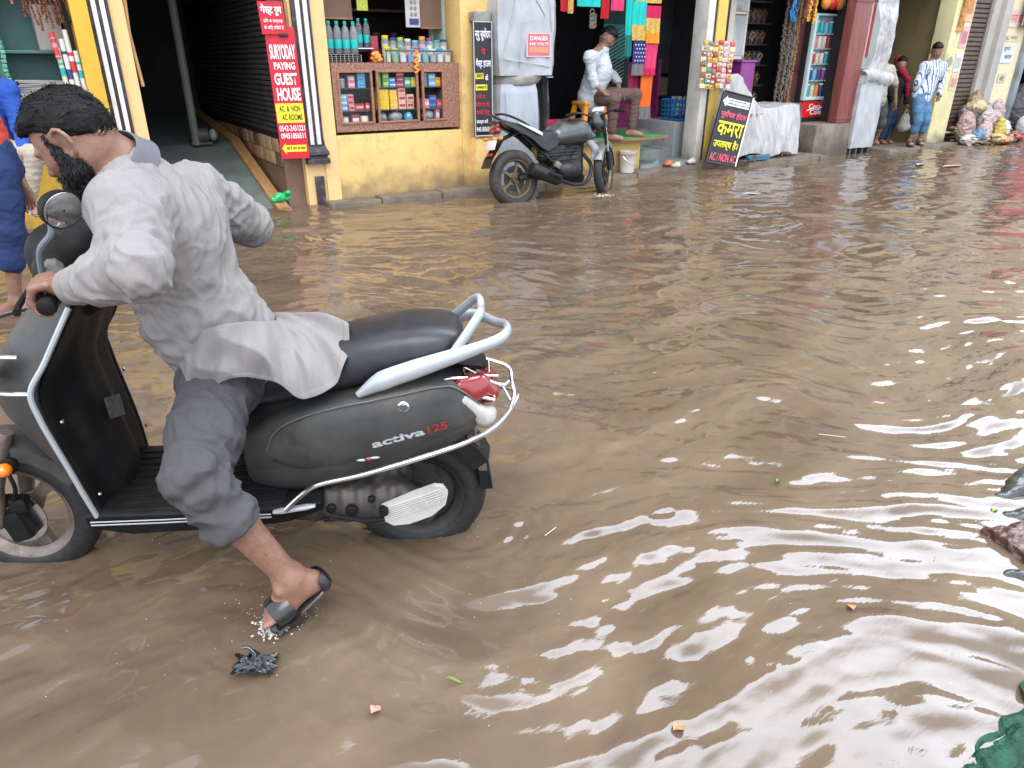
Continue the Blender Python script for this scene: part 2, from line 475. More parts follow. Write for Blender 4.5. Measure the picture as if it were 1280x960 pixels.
_pc = {}
def paint(col, rough=.45):
    """plain printed/painted colour, cached"""
    key = tuple(round(c, 2) for c in col)+(rough,)
    if key not in _pc:
        _pc[key] = mat('paint_%d' % len(_pc), col, rough, var=.08, vs=25)
    return _pc[key]
# ================================================================== camera, daylight
def setup():
    cd = bpy.data.cameras.new('camera'); cam = bpy.data.objects.new('camera', cd); COL.objects.link(cam)
    cd.sensor_fit = 'HORIZONTAL'; cd.sensor_width = 36; cd.lens = 36*FPX/1280; cd.clip_end = 2000; cd.clip_start = .02
    fh = Vector((EX.y, EY.y, 0)); rt = Vector((EX.x, EY.x, 0)); zz = Vector((0, 0, 1))
    fw = fh*math.cos(PITCH)-zz*math.sin(PITCH); up = fh*math.sin(PITCH)+zz*math.cos(PITCH)
    M = Matrix.Identity(4)
    for i in range(3): M[i][0] = rt[i]; M[i][1] = up[i]; M[i][2] = -fw[i]; M[i][3] = CAM[i]
    cam.matrix_world = M; SC.camera = cam
    W = bpy.data.worlds.new('World'); SC.world = W; W.use_nodes = True; nt = W.node_tree
    sky = nt.nodes.new('ShaderNodeTexSky'); sky.sky_type = 'NISHITA'; sky.sun_disc = False
    EL, AZ = R(58), R(205)          # high sun behind thick cloud, over the viewer's side of the street
    sky.sun_elevation = EL; sky.sun_rotation = AZ; sky.air_density = 1; sky.dust_density = 6; sky.ozone_density = .5
    hs = nt.nodes.new('ShaderNodeHueSaturation'); hs.inputs['Saturation'].default_value = .22; hs.inputs['Value'].default_value = 1.0
    nt.links.new(sky.outputs[0], hs.inputs['Color'])
    mx = nt.nodes.new('ShaderNodeMix'); mx.data_type = 'RGBA'; mx.inputs[0].default_value = .7; nt.links.new(hs.outputs[0], mx.inputs[6]); mx.inputs[7].default_value = (8.9, 9.9, 11.5, 1)
    tc = nt.nodes.new('ShaderNodeTexCoord'); dt = nt.nodes.new('ShaderNodeVectorMath'); dt.operation = 'DOT_PRODUCT'; nt.links.new(tc.outputs['Generated'], dt.inputs[0]); dt.inputs[1].default_value = (.55, .60, .58)
    mr = nt.nodes.new('ShaderNodeMapRange'); mr.interpolation_type = 'SMOOTHSTEP'; mr.inputs[1].default_value = .76; mr.inputs[2].default_value = .92; mr.inputs[3].default_value = 1.15; mr.inputs[4].default_value = 5.6
    nt.links.new(dt.outputs['Value'], mr.inputs[0])           # brighter sky patch, added so the ripples reflect white
    ml = nt.nodes.new('ShaderNodeVectorMath'); ml.operation = 'SCALE'; nt.links.new(mx.outputs[2], ml.inputs[0]); nt.links.new(mr.outputs[0], ml.inputs['Scale'])
    nt.links.new(ml.outputs[0], nt.nodes['Background'].inputs[0]); nt.nodes['Background'].inputs[1].default_value = .15
    sd = bpy.data.lights.new('sun', 'SUN'); so = bpy.data.objects.new('sun', sd); COL.objects.link(so)
    sd.energy = .8; sd.angle = R(40); sd.color = (1, .97, .92)
    d = Vector((math.sin(AZ)*math.cos(EL), math.cos(AZ)*math.cos(EL), math.sin(EL)))
    so.rotation_euler = d.to_track_quat('Z', 'Y').to_euler(); so.location = (0, 0, 30)
    SC.view_settings.view_transform = 'Standard'; SC.view_settings.look = 'None'; SC.view_settings.exposure = EXPO
    SC.view_settings.gamma = 1; SC.view_settings.use_curve_mapping = False
EXPO = .7
setup()

# ================================================================== flood water and ground
def water_mat():
    m = bpy.data.materials.new('muddy_water'); m.use_nodes = True; nt = m.node_tree; N = nt.nodes; L = nt.links
    b = N['Principled BSDF']
    b.inputs['Roughness'].default_value = .0; b.inputs['IOR'].default_value = 1.5; b.inputs['Specular IOR Level'].default_value = .5
    tc = N.new('ShaderNodeTexCoord')
    mp = N.new('ShaderNodeMapping'); mp.inputs['Rotation'].default_value = (0, 0, R(33)); mp.inputs['Scale'].default_value = (1, 2.3, 1); L.new(tc.outputs['Object'], mp.inputs[0])
    n1 = N.new('ShaderNodeTexNoise'); n1.inputs['Scale'].default_value = 1.3; n1.inputs['Detail'].default_value = 7; n1.inputs['Distortion'].default_value = 1.0; L.new(mp.outputs[0], n1.inputs['Vector'])
    rp = N.new('ShaderNodeValToRGB'); e = rp.color_ramp.elements; e[0].position = .3; e[1].position = .72
    e[0].color = (.099, .068, .045, 1); e[1].color = (.168, .121, .082, 1)
    L.new(n1.outputs['Fac'], rp.inputs[0])
    # thin swirls of pale silt and scum
    n4 = N.new('ShaderNodeTexNoise'); n4.inputs['Scale'].default_value = 5.0; n4.inputs['Detail'].default_value = 9; n4.inputs['Roughness'].default_value = .68; n4.inputs['Distortion'].default_value = 2.2; L.new(mp.outputs[0], n4.inputs['Vector'])
    r4 = N.new('ShaderNodeValToRGB'); q = r4.color_ramp.elements; q[0].position = .60; q[0].color = (0, 0, 0, 1); q[1].position = .78; q[1].color = (1, 1, 1, 1)
    L.new(n4.outputs['Fac'], r4.inputs[0])
    ml = N.new('ShaderNodeMath'); ml.operation = 'MULTIPLY'; ml.inputs[1].default_value = .35; L.new(r4.outputs[0], ml.inputs[0])
    mx = N.new('ShaderNodeMix'); mx.data_type = 'RGBA'; L.new(ml.outputs[0], mx.inputs[0]); L.new(rp.outputs[0], mx.inputs[6]); mx.inputs[7].default_value = (.30, .24, .185, 1)
    L.new(mx.outputs[2], b.inputs['Base Color'])
    n2 = N.new('ShaderNodeTexNoise'); n2.inputs['Scale'].default_value = 13; n2.inputs['Detail'].default_value = 5; n2.inputs['Roughness'].default_value = .55; n2.inputs['Distortion'].default_value = .8; L.new(mp.outputs[0], n2.inputs['Vector'])
    b1 = N.new('ShaderNodeBump'); b1.inputs['Strength'].default_value = .17; b1.inputs['Distance'].default_value = .004; L.new(n2.outputs['Fac'], b1.inputs['Height'])
    L.new(b1.outputs[0], b.inputs['Normal'])
    return m
def water():
    def steps(a, b, d): return np.arange(a, b-1e-6, d)
    xs = np.concatenate([[-220, -60, -20, -8], steps(-3, -1.2, .02), steps(-1.2, 3, .0105), steps(3, 7, .022), steps(7, 17, .045), [17, 20, 30, 60, 220]])
    ys = np.concatenate([[-220, -60, -15, -5, -2], steps(-.5, .2, .02), steps(.2, 2.8, .0105), steps(2.8, 7.6, .022), [7.6, 9, 20, 220]])
    X, Y = np.meshgrid(xs, ys, indexing='ij')
    a = R(-31.6); U = X*math.cos(a)+Y*math.sin(a); V = -X*math.sin(a)+Y*math.cos(a)   # U runs along the crests
    wx = noise2(X*.9, Y*.9, 3)*.35; wy = noise2(X*.9+7, Y*.9-4, 5)*.35
    U = U+wx; V = V+wy
    h = .016*noise2(U*.7, V*1.7, 21)+.0125*noise2(U*1.7, V*4.2, 22)+.0085*noise2(U*3.6, V*8.0, 23)+.0042*noise2(U*7.5, V*16, 24)+.0015*noise2(U*17, V*33, 25)+.0032*noise2(X*6.3+wx*3, Y*6.3, 27)+.0016*noise2(X*12, Y*12+wy*4, 28)
    q = noise2(U*2.2, V*5.5, 26); h += .004*(1-np.abs(q)*2)**2*np.clip(noise2(U*.5, V*.6, 33)+.35, 0, 1)
    def ring(cx, cy, r0, lam, amp, wid):
        d = np.hypot(X-cx, Y-cy)+.09*noise2(X*5, Y*5, 41)
        return amp*np.sin((d-r0)*2*np.pi/lam)*np.exp(-((d-r0)/wid)**2)
    for c in ((.29, 1.64), (.90, 1.72), (-.30, 2.28), (4.25, 6.7), (5.35, 6.6), (-.45, 5.1)):
        h += ring(c[0], c[1], .16, .075, .0018, .13)
    h += .012*np.exp(-((X-.29)**2+(Y-1.62)**2)/.004)*noise2(X*30, Y*30, 51)
    fall = np.clip((np.hypot(X, Y)-15)/20, 0, 1); h = h*(1-fall)
    n0, n1 = X.shape
    Vv = np.stack([X, Y, h], -1).reshape(-1, 3)
    I = np.arange(n0*n1).reshape(n0, n1)
    Q = np.stack([I[:-1, :-1], I[1:, :-1], I[1:, 1:], I[:-1, 1:]], -1).reshape(-1, 4)
    me = bpy.data.meshes.new('flood_water'); me.vertices.add(len(Vv)); me.vertices.foreach_set('co', Vv.astype(np.float32).ravel())
    me.loops.add(Q.size); me.polygons.add(len(Q)); me.loops.foreach_set('vertex_index', Q.astype(np.int32).ravel())
    me.polygons.foreach_set('loop_start', np.arange(0, Q.size, 4, dtype=np.int32)); me.update(calc_edges=True); me.shade_smooth()
    me.materials.append(water_mat())
    o = link('flood_water', me); tag(o, 'brown muddy flood water covering the street from kerb to kerb', 'water', kind='structure')
    g = MB(); g.quad((-300, -300, -.16), (300, -300, -.16), (300, 300, -.16), (-300, 300, -.16))
    o = g.build('road', mat('asphalt', (.05, .05, .05), .9, bump=.5)); tag(o, 'asphalt road lying under the flood water', 'road', kind='structure')
water()
YW = (.62, .40, .13)      # ochre yellow paint
m_yel = mat('yellow_wall', (.70, .47, .17), .75, var=.10, vs=3, bump=.25, bs=25, bd=.006, stain=(.40, .26, .12), ss=4.2, sa=.75, flow=((.17, .12, .08), .05, .28, .85))
m_yel2 = mat('golden_wall', (.62, .37, .035), .7, var=.12, vs=4, bump=.2, bs=25, bd=.006, stain=(.35, .2, .05), ss=3, flow=((.14, .10, .07), .0, .12))
m_pale = mat('pale_orange_paint', (.74, .50, .22), .7, var=.1, vs=5, bump=.2, bs=30, bd=.005, stain=(.45, .3, .15), ss=5, sa=.4)
m_blk = mat('purple_black_paint', (.035, .026, .034), .5, var=.3, vs=20, bump=.2, bs=40, stain=(.18, .15, .16), ss=9, sa=.6)
m_wht = mat('white_stripe_paint', (.72, .70, .67), .6, var=.08, vs=15, bump=.15, bs=40, stain=(.4, .36, .33), ss=7, sa=.4)
m_dark = mat('dark_interior', (.018, .017, .018), .9, var=.3, vs=3)
m_cream = mat('cream_wall', (.66, .58, .38), .8, var=.1, vs=2, bump=.25, bs=20, bd=.006, stain=(.40, .33, .22), ss=2, sa=.5, flow=((.18, .15, .12), .03, .2, .85))
m_upper = mat('upper_wall', (.27, .215, .15), .85, var=.12, vs=1, bump=.2, bs=12, stain=(.30, .25, .17), ss=.8, sa=.6)
m_stone = mat('kerb_stone', (.16, .125, .095), .55, var=.3, vs=7, bump=.5, bs=22, bd=.015, stain=(.07, .055, .045), ss=4, sa=.7)
m_slate = mat('slate_slab', (.19, .21, .20), .35, var=.25, vs=4, bump=.3, bs=30, stain=(.10, .10, .09), ss=3, sa=.6)
m_grey = mat('grey_plaster', (.36, .34, .31), .8, var=.15, vs=3, bump=.3, bs=20, bd=.008, stain=(.2, .18, .15), ss=2, flow=((.13, .11, .09), .05, .25, .8))
m_green = mat('entrance_floor', (.15, .185, .17), .38, var=.2, vs=3, bump=.15, bs=20, stain=(.09, .10, .09), ss=2.5, sa=.6)
m_shut = mat('shutter_steel', (.055, .05, .05), .45, metal=.2, var=.35, vs=4, bump=.1, bs=50)
m_win = mat('window_dark', (.03, .035, .04), .1, spec=.7, var=.2)

def shutter(mb, p0, u, w, z0, z1, nrm, pitch=.045, dep=.014):
    """corrugated roller shutter as one profiled sheet: p0 corner, u along, nrm outwards"""
    p0 = Vector(p0); u = Vector(u); nrm = Vector(nrm); n = int((z1-z0)/pitch)
    prof = []
    for i in range(n):
        z = z0+i*pitch
        prof += [(0, z), (dep, z+pitch*.18), (dep*1.15, z+pitch*.5), (dep, z+pitch*.82), (0, z+pitch*.97)]
    A = [mb.v(p0+nrm*d+Vector((0, 0, z))) for d, z in prof]; B = [mb.v(p0+u*w+nrm*d+Vector((0, 0, z))) for d, z in prof]
    for i in range(len(A)-1): mb.f(A[i], B[i], B[i+1], A[i+1])

# ================================================================== yellow building: left shop, entrance passage, counter shop
bA = thing('shop_building', 'yellow painted building with striped pillars, a dark entrance passage and an open counter shop', 'building', (2, 7.6, 0))
ZT = 2.9
w = MB()
w.bx(-6, 5.22, 7.6, 12.5, ZT, 12.4)                       # storeys above
w.build('upper_wall', m_upper, bA)
for z_ in (7.0, 9.6):
    for x in (-4.2, -1.2, 1.6, 3.9):
        f = MB(); f.bx(x-.55, x+.55, 7.55, 7.62, z_, z_+1.5, .01); fo = f.build('window', m_blk, bA); g = MB(); g.bx(x-.48, x+.48, 7.535, 7.56, z_+.08, z_+1.42); g.build('pane', m_win, fo)
for i, x in enumerate((-4.2, -1.2, 1.6, 3.9)):
    f = MB(); f.bx(x-.55, x+.55, 7.55, 7.62, 4.4, 6.0, .01); fo = f.build('window', m_blk, bA)
    g = MB(); g.bx(x-.48, x+.48, 7.535, 7.56, 4.48, 5.92); g.build('pane', m_win, fo)
w = MB()                                                  # golden yellow front of the left shop: jamb, ledge
w.bx(.36, .49, 7.5, 7.9, -.1, ZT); w.bx(-6, .36, 7.45, 7.9, -.1, .62, .02); w.bx(-6, .36, 7.5, 7.8, 2.35, ZT)
w.build('wall', m_yel2, bA)
w = MB(); w.bx(.64, .77, 7.6, 7.95, -.1, ZT); w.bx(.49, .66, 7.62, 7.9, -.1, ZT)
w.bx(2.385, 2.53, 7.6, 8.0, -.1, ZT); w.bx(2.18, 2.40, 7.62, 8.0, -.1, ZT); w.bx(.77, 2.2, 7.66, 7.9, 2.45, ZT)
w.build('pillar', m_pale, bA)
w = MB()                                                  # wall under and beside the counter
w.bx(2.53, 4.02, 7.6, 8.15, -.1, .69, .008); w.bx(4.0, 4.36, 7.56, 7.9, -.1, ZT, .008); w.bx(2.53, 4.0, 7.6, 7.85, 2.5, ZT)
w.bx(4.10, 4.40, 7.44, 7.62, -.1, .60, .02)
w.build('wall', m_yel, bA)
for x0 in (.49, 2.205):                                   # ribbed black and white mouldings
    w = MB(); q = .165 if x0 < 1 else .18
    for k, (a, b_, dep) in enumerate(((0, .2, .025), (.2, .42, .045), (.42, .60, .025), (.60, .82, .045), (.82, 1.0, .025))):
        w.mi = 1 if k % 2 else 0
        w.bx(x0+q*a, x0+q*b_, 7.62-dep-.02, 7.64, .62, ZT, .004)
    w.build('stripe_moulding', [m_blk, m_wht], bA)
for x0, x1 in ((.47, .68), (2.19, 2.42)):                 # moulded pillar foot, painted near-black
    w = MB(); cx = (x0+x1)/2
    w.loft([[(cx-hw, 7.66-d, z), (cx+hw, 7.66-d, z), (cx+hw, 7.7, z), (cx-hw, 7.7, z)] for hw, d, z in
            ((.085, .08, .66), (.09, .085, .60), (.115, .11, .55), (.12, .115, .52), (.10, .095, .505), (.10, .095, .49), (.12, .12, .47), (.12, .12, .43))])
    w.loft([[(cx-.045, 7.60-.02, z), (cx+.045, 7.60-.02, z), (cx+.045, 7.64, z), (cx-.045, 7.64, z)] for z in (-.1, .1, .30)] )
    w.build('pillar_foot', m_blk, bA, smooth=False)
# entrance passage
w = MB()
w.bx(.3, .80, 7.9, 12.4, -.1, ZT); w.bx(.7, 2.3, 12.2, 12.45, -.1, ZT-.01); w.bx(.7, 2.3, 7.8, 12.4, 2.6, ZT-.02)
w.build('passage_wall', mat('passage_shade', (.045, .042, .042), .85, var=.3, vs=2), bA)  # near-black wall colour puts the passage's shade into the paint
w = MB(); prof = [(7.45, -.06), (7.9, .05), (9.5, .50), (12.2, .72)]
for (y0, z0), (y1, z1) in zip(prof, prof[1:]): w.quad((.78, y0, z0), (1.83, y0, z0), (1.83, y1, z1), (.78, y1, z1))
w.build('passage_floor', m_green, bA)
w = MB(); w.loft([[(1.83, y, z+.005), (1.95, y, z+.005), (1.95, y, z+.045), (1.83, y, z+.045)] for y, z in [(7.40, -.05)]+prof[1:]])
w.build('ramp_plank', mat('orange_plank', (.42, .22, .09), .6, var=.25, vs=6, stretch=(6, 1, 6), bump=.2), bA)
w = MB()
w.bx(1.99, 2.25, 7.72, 12.2, -.1, .62)
w.build('plinth', mat('plinth_brown', (.17, .10, .07), .6, var=.3, vs=6, bump=.2, stain=(.08, .05, .04)), bA)
tl = [mat('tile_tan', (.40, .24, .12), .3, var=.15, vs=9), mat('tile_brown', (.16, .085, .05), .3, var=.15, vs=9), mat('tile_buff', (.46, .31, .18), .3, var=.15, vs=9), mat('tile_rust', (.30, .15, .08), .3, var=.15, vs=9)]
w = MB(); rr = random.Random(4)
for j in range(2):
    for i in range(16):
        w.mi = rr.choice((0, 1, 2, 3, 0, 2)); y = 7.74+i*.26+j*.1
        w.bx(1.975, 1.992, y, y+.252, .40+j*.135, .40+j*.135+.13, .003)
w.build('tile_band', tl, bA)
w = MB(); shutter(w, (2.0, 7.75, 0), (0, 1, 0), 4.3, .72, 2.6, (-1, 0, 0), .05, .02)
w.bx(2.02, 2.3, 7.72, 12.4, .62, 2.88)
w.build('roller_shutter', m_shut, bA)
# counter shop interior
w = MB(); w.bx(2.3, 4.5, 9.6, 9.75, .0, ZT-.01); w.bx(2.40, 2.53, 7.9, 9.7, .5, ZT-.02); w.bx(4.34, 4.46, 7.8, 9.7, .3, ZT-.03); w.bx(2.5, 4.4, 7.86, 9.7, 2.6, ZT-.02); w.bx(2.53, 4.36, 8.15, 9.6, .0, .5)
w.build('interior_wall', mat('shop_interior', (.035, .022, .018), .85, var=.3, vs=2), bA)  # walls coloured dark so the shop inside looks unlit
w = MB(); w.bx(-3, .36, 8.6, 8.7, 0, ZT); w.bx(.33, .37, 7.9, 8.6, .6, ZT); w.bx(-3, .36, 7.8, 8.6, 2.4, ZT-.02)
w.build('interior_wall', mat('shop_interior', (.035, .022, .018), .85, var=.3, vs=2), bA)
# wooden pole leaning at the passage mouth
w = MB(); w.tube([atY(150, -40, 7.7), atY(161, 40, 7.68), atY(179, 108, 7.66)], [.017, .016, .015], 8)
o = w.build('wooden_pole', mat('bare_wood', (.48, .28, .12), .6, var=.25, vs=14, stretch=(4, 4, .6))); top(o, 'pale wooden pole hanging at the left edge of the dark passage', 'pole')
w = MB(); w.tube([(1.44, 9.4, .5), (1.44, 9.4, 2.6)], .045, 10); o = w.build('pipe_post', mat('grey_pipe', (.17, .17, .155), .6, var=.2)); top(o, 'thin grey post standing inside the dark passage', 'post')
pm = thing('water_pump', 'small dark water pump on the passage floor behind the grey post', 'pump', (1.5, 9.5, .52))
w = MB(); w.lathe([(.05, 0), (.09, .02), (.09, .16), (.06, .18)], (1.42, 9.45, .60), (1, 0, 0), 14); w.build('motor', mat('pump_iron', (.06, .055, .05), .5), pm)
w = MB(); w.bx(1.38, 1.62, 9.38, 9.52, .50, .53); w.build('base', MATS['pump_iron'], pm)
w = MB(); w.lathe([(.03, 0), (.07, .03), (.07, .06), (.03, .09)], (1.60, 9.45, .60), (1, 0, 0), 14); w.build('impeller_housing', mat('pump_grey', (.3, .29, .27), .5), pm)
# kerbs: broken stone edge along the shop fronts
w = MB(); rr = random.Random(9)
x = -3.0
while x < .25:
    l = rr.uniform(.5, .9); w.bx(x, min(x+l-.012, .3), 7.0+rr.uniform(-.02, .02), 7.46, -.16, .075+rr.uniform(-.01, .015), .02); x += l
x = 2.33
while x < 6.6:
    l = rr.uniform(.5, .95); w.bx(x, min(x+l-.015, 6.7), 7.36+rr.uniform(-.02, .02), 7.61, -.16, .055+rr.uniform(-.012, .015), .02); x += l
x = 6.72
while x < 10.3:
    l = rr.uniform(.5, 1.1); w.bx(x, min(x+l-.015, 10.35), 7.55+rr.uniform(-.02, .02)-(x > 8.3)*.22, 8.3, -.16, .06+rr.uniform(-.012, .02), .02); x += l
w.bx(11.75, 12.5, 7.2, 7.72, -.16, .055, .02); w.bx(12.51, 13.3, 7.22, 7.72, -.16, .07, .02); w.bx(13.31, 14.0, 7.3, 7.5, -.16, .05, .02)
o = w.build('kerb', m_stone); tag(o, 'worn stone kerb along the foot of the shop fronts', 'kerb', kind='structure')

# ================================================================== middle building: sari shop and ornament shop
bB = thing('shop_building', 'plain building with open sari shop, white and yellow jamb and dark red wooden pillar', 'building', (8, 7.6, 0))
m_void = mat('shop_void', (.02, .019, .022), .9, var=.3)  # near-black wall colour standing in for shade deep in the shops
w = MB(); w.bx(5.22, 11.0, 7.6, 12.5, ZT, 12.8); w.build('upper_wall', mat('upper_wall_tan', (.44, .34, .15), .85, var=.12, vs=1, stain=(.3, .24, .15), ss=.8, sa=.6), bB)
for x in (6.3, 8.2, 10.0):
    f = MB(); f.bx(x-.5, x+.5, 7.55, 7.62, 3.9, 5.0, .01); fo = f.build('window', m_wht, bB)
    g = MB(); g.bx(x-.43, x+.43, 7.535, 7.56, 3.98, 4.92); g.build('pane', m_win, fo)
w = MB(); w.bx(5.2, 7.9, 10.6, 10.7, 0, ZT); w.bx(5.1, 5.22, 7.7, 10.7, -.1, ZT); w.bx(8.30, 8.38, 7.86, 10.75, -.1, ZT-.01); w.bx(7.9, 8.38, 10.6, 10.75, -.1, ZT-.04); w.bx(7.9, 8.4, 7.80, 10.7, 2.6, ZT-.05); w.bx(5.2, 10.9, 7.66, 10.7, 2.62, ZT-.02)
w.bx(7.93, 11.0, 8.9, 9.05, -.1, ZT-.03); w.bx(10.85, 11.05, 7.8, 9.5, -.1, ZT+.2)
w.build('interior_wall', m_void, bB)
w = MB(); w.bx(5.2, 8.3, 8.6, 10.6, -.1, .46); w.bx(8.38, 10.9, 8.0, 8.9, -.1, .42); w.build('shop_floor', m_slate, bB)
w = MB(); w.bx(7.71, 7.83, 7.6, 7.86, -.1, ZT, .006); w.build('jamb', mat('white_jamb', (.60, .57, .52), .7, var=.1, vs=6, bump=.3, bs=20, stain=(.36, .30, .24), ss=4, flow=((.2, .16, .12), .05, .3, .8)), bB)
w = MB(); w.bx(7.83, 7.885, 7.62, 7.86, -.1, ZT); w.build('jamb_groove', m_blk, bB)
w = MB(); w.bx(7.885, 8.06, 7.6, 7.86, -.1, ZT, .006); w.build('jamb', mat('mustard_jamb', (.62, .43, .09), .7, var=.12, vs=6, stain=(.4, .26, .08), flow=((.2, .15, .09), .05, .3, .8)), bB)
# sari shop steps, cracked slate paving
w = MB(); rr = random.Random(5)
for k, (y0, y1, z) in enumerate(((7.62, 8.05, .10), (8.05, 8.5, .24), (8.5, 8.75, .40))):
    x = 6.75 if k == 0 else 5.9
    while x < 8.25:
        l = rr.uniform(.35, .7); w.bx(x, min(x+l-.012, 8.28 if k else 7.7), y0+rr.uniform(-.02, .02), y1+.05, -.1, z+rr.uniform(-.012, .012), .012); x += l
w.build('step', m_slate, bB)
# magenta counter deep in the sari shop
sc_ = thing('shop_counter', 'dark magenta counter with open shelf inside the sari shop', 'counter', (7.2, 9, .46))
m_mag = mat('magenta_panel', (.20, .018, .11), .5, var=.15)
w = MB(); w.bx(6.9, 7.98, 9.0, 9.04, .46, 1.38); w.bx(7.96, 8.0, 8.75, 9.04, .46, 1.42); w.build('front_panel', m_mag, sc_)
w = MB(); w.bx(8.0, 8.29, 8.9, 9.3, 1.18, 1.22); w.bx(8.0, 8.29, 8.9, 9.3, .86, .89); w.build('shelf', mat('shelf_wood', (.10, .06, .045), .6, var=.2), sc_)
w = MB(); w.bx(8.0, 8.29, 8.89, 8.91, .91, 1.16); w.build('shelf_panel', mat('shelf_panel_rust', (.13, .075, .055), .7, var=.4, vs=18), sc_)
# ornament shop: white cupboard, purple counter, folded shutter boards
cb = thing('display_cupboard', 'tall white cupboard with narrow glass door behind the yellow jamb', 'cupboard', (8.6, 8.3, .4))
w = MB(); w.bx(8.40, 8.80, 8.15, 8.6, 1.42, 2.7); w.bx(8.80, 9.12, 8.40, 8.6, 1.42, 2.7); w.bx(8.80, 9.12, 8.2, 8.4, 1.42, 1.46); w.bx(8.80, 9.12, 8.2, 8.4, 2.02, 2.05); w.bx(9.10, 9.13, 8.2, 8.4, 1.42, 2.7)
w.build('carcass', mat('cupboard_white', (.55, .49, .42), .5, var=.1), cb)
w = MB(); w.bx(8.805, 9.095, 8.19, 8.197, 1.47, 2.0); w.bx(8.805, 9.095, 8.19, 8.197, 2.06, 2.68); w.build('glass_door', glass('cupboard_glass', (.8, .88, .95), .3), cb)
pc = thing('purple_counter', 'small bright purple counter block beside the white cupboard', 'counter', (9, 8.3, .4))
w = MB(); w.bx(9.0, 9.30, 8.10, 8.5, .42, 1.38, .006); w.build('body', mat('purple_laminate', (.20, .025, .17), .4, var=.1), pc)
w = MB(); w.bx(8.98, 9.32, 8.08, 8.52, 1.38, 1.41, .004); w.build('top', mat('purple_top', (.26, .05, .22), .35), pc)
# dark red wooden pillar on a stone base, brown door leaf behind it
w = MB(); w.bx(10.60, 11.0, 7.48, 7.64, .50, ZT, .012)
for zz in (0.56, 2.2): w.bx(10.59, 11.01, 7.47, 7.5, zz, zz+.03)
m_redw = mat('oxblood_wood', (.20, .052, .045), .45, var=.3, vs=9, stretch=(5, 5, .5), bump=.25, bs=30, bd=.004, stain=(.30, .13, .10), ss=6, sa=.45)
w.build('pillar', m_redw, bB)
w = MB(); w.bx(10.12, 11.0, 7.46, 8.0, -.16, .495, .015); w.build('pillar_base', mat('damp_stone', (.20, .165, .13), .6, var=.3, vs=5, bump=.5, bs=20, bd=.012, stain=(.08, .065, .05), ss=3, sa=.8, flow=((.06, .05, .04), .05, .3, .8)), bB)
w = MB(); w.bx(10.12, 10.5, 8.15, 8.2, .42, 2.6, .004)
for z0, z1 in ((.5, 1.18), (1.26, 1.95), (2.02, 2.5)): w.bx(10.17, 10.45, 8.135, 8.152, z0, z1, .008)
w.build('door_leaf', mat('maroon_door', (.09, .025, .022), .45, var=.25, vs=8, stretch=(4, 4, .6)), bB)

# ================================================================== cream building with brown shutter
bC = thing('shop_building', 'cream building with brown roller shutter, grey pillars and pasted posters', 'building', (14, 7.6, 0))
w = MB(); w.bx(11.0, 16.2, 7.6, 12.5, 3.1, 12.6); w.build('upper_wall', mat('upper_wall_cream', (.58, .52, .36), .85, var=.12, vs=1, stain=(.32, .27, .2), ss=.8, sa=.6), bC)
for x in (12.2, 14.4):
    f = MB(); f.bx(x-.5, x+.5, 7.55, 7.62, 3.9, 5.0, .01); fo = f.build('window', m_blk, bC)
    g = MB(); g.bx(x-.43, x+.43, 7.535, 7.56, 3.98, 4.92); g.build('pane', m_win, fo)
w = MB(); w.bx(13.30, 13.86, 7.5, 7.8, -.1, 3.1, .01); w.build('pillar', mat('lemon_wall', (.64, .58, .32), .75, var=.1, vs=3, bump=.25, bs=20, stain=(.42, .36, .24), ss=2.5, sa=.45, flow=((.15, .13, .10), .02, .22, .9)), bC)
w = MB(); shutter(w, (13.86, 7.66, 0), (1, 0, 0), .78, -.1, 3.1, (0, -1, 0), .075, .025); w.build('roller_shutter', mat('brown_shutter', (.10, .068, .055), .5, metal=.2, var=.25, vs=5), bC)
w = MB(); w.bx(14.62, 14.86, 7.58, 8.2, -.1, 3.1, .008); w.bx(14.86, 15.1, 7.50, 8.2, -.1, 3.1, .008); w.build('pillar', m_grey, bC)
w = MB(); w.bx(15.1, 15.92, 7.6, 8.2, -.1, 3.1); w.build('wall', m_cream, bC)
w = MB(); w.bx(15.92, 16.08, 7.52, 8.2, -.1, 3.1, .01); w.build('pillar', mat('steel_blue_pillar', (.20, .24, .26), .5, var=.2, vs=4, stain=(.1, .1, .1), flow=((.05, .05, .05), .25, .3, .9)), bC)
w = MB(); w.bx(11.0, 13.5, 9.4, 9.55, -.1, 3.1); w.bx(11.0, 13.4, 7.66, 9.5, 2.75, 3.12); w.bx(13.4, 13.6, 7.7, 9.5, -.1, 3.05); w.build('interior_wall', mat('ochre_interior', (.20, .15, .065), .8, var=.3, vs=3, stain=(.08, .06, .04)), bC)
w = MB(); w.bx(11.0, 13.25, 7.72, 9.4, -.1, .035); w.build('shop_floor', m_stone, bC)
bD = thing('shop_building', 'far building end with dark open shop at the right edge', 'building', (22, 7.6, 0))
w = MB(); w.bx(16.2, 40, 7.6, 12.5, 3.0, 11.4); w.bx(17.6, 40, 7.7, 8.2, -.1, 3.0); w.build('wall', m_cream, bD)
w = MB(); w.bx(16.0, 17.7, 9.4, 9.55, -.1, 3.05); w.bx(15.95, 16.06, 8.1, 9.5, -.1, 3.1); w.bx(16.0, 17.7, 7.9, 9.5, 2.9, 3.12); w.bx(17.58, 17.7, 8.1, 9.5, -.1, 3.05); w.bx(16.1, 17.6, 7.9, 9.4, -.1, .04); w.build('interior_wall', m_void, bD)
w = MB(); w.bx(16.9, 18.6, 7.63, 7.71, .0, 2.5, .01); w.build('red_panel', mat('red_panel_paint', (.42, .02, .05), .5, var=.15), bD)  # unseen red panel, put here for the red reflection in the water
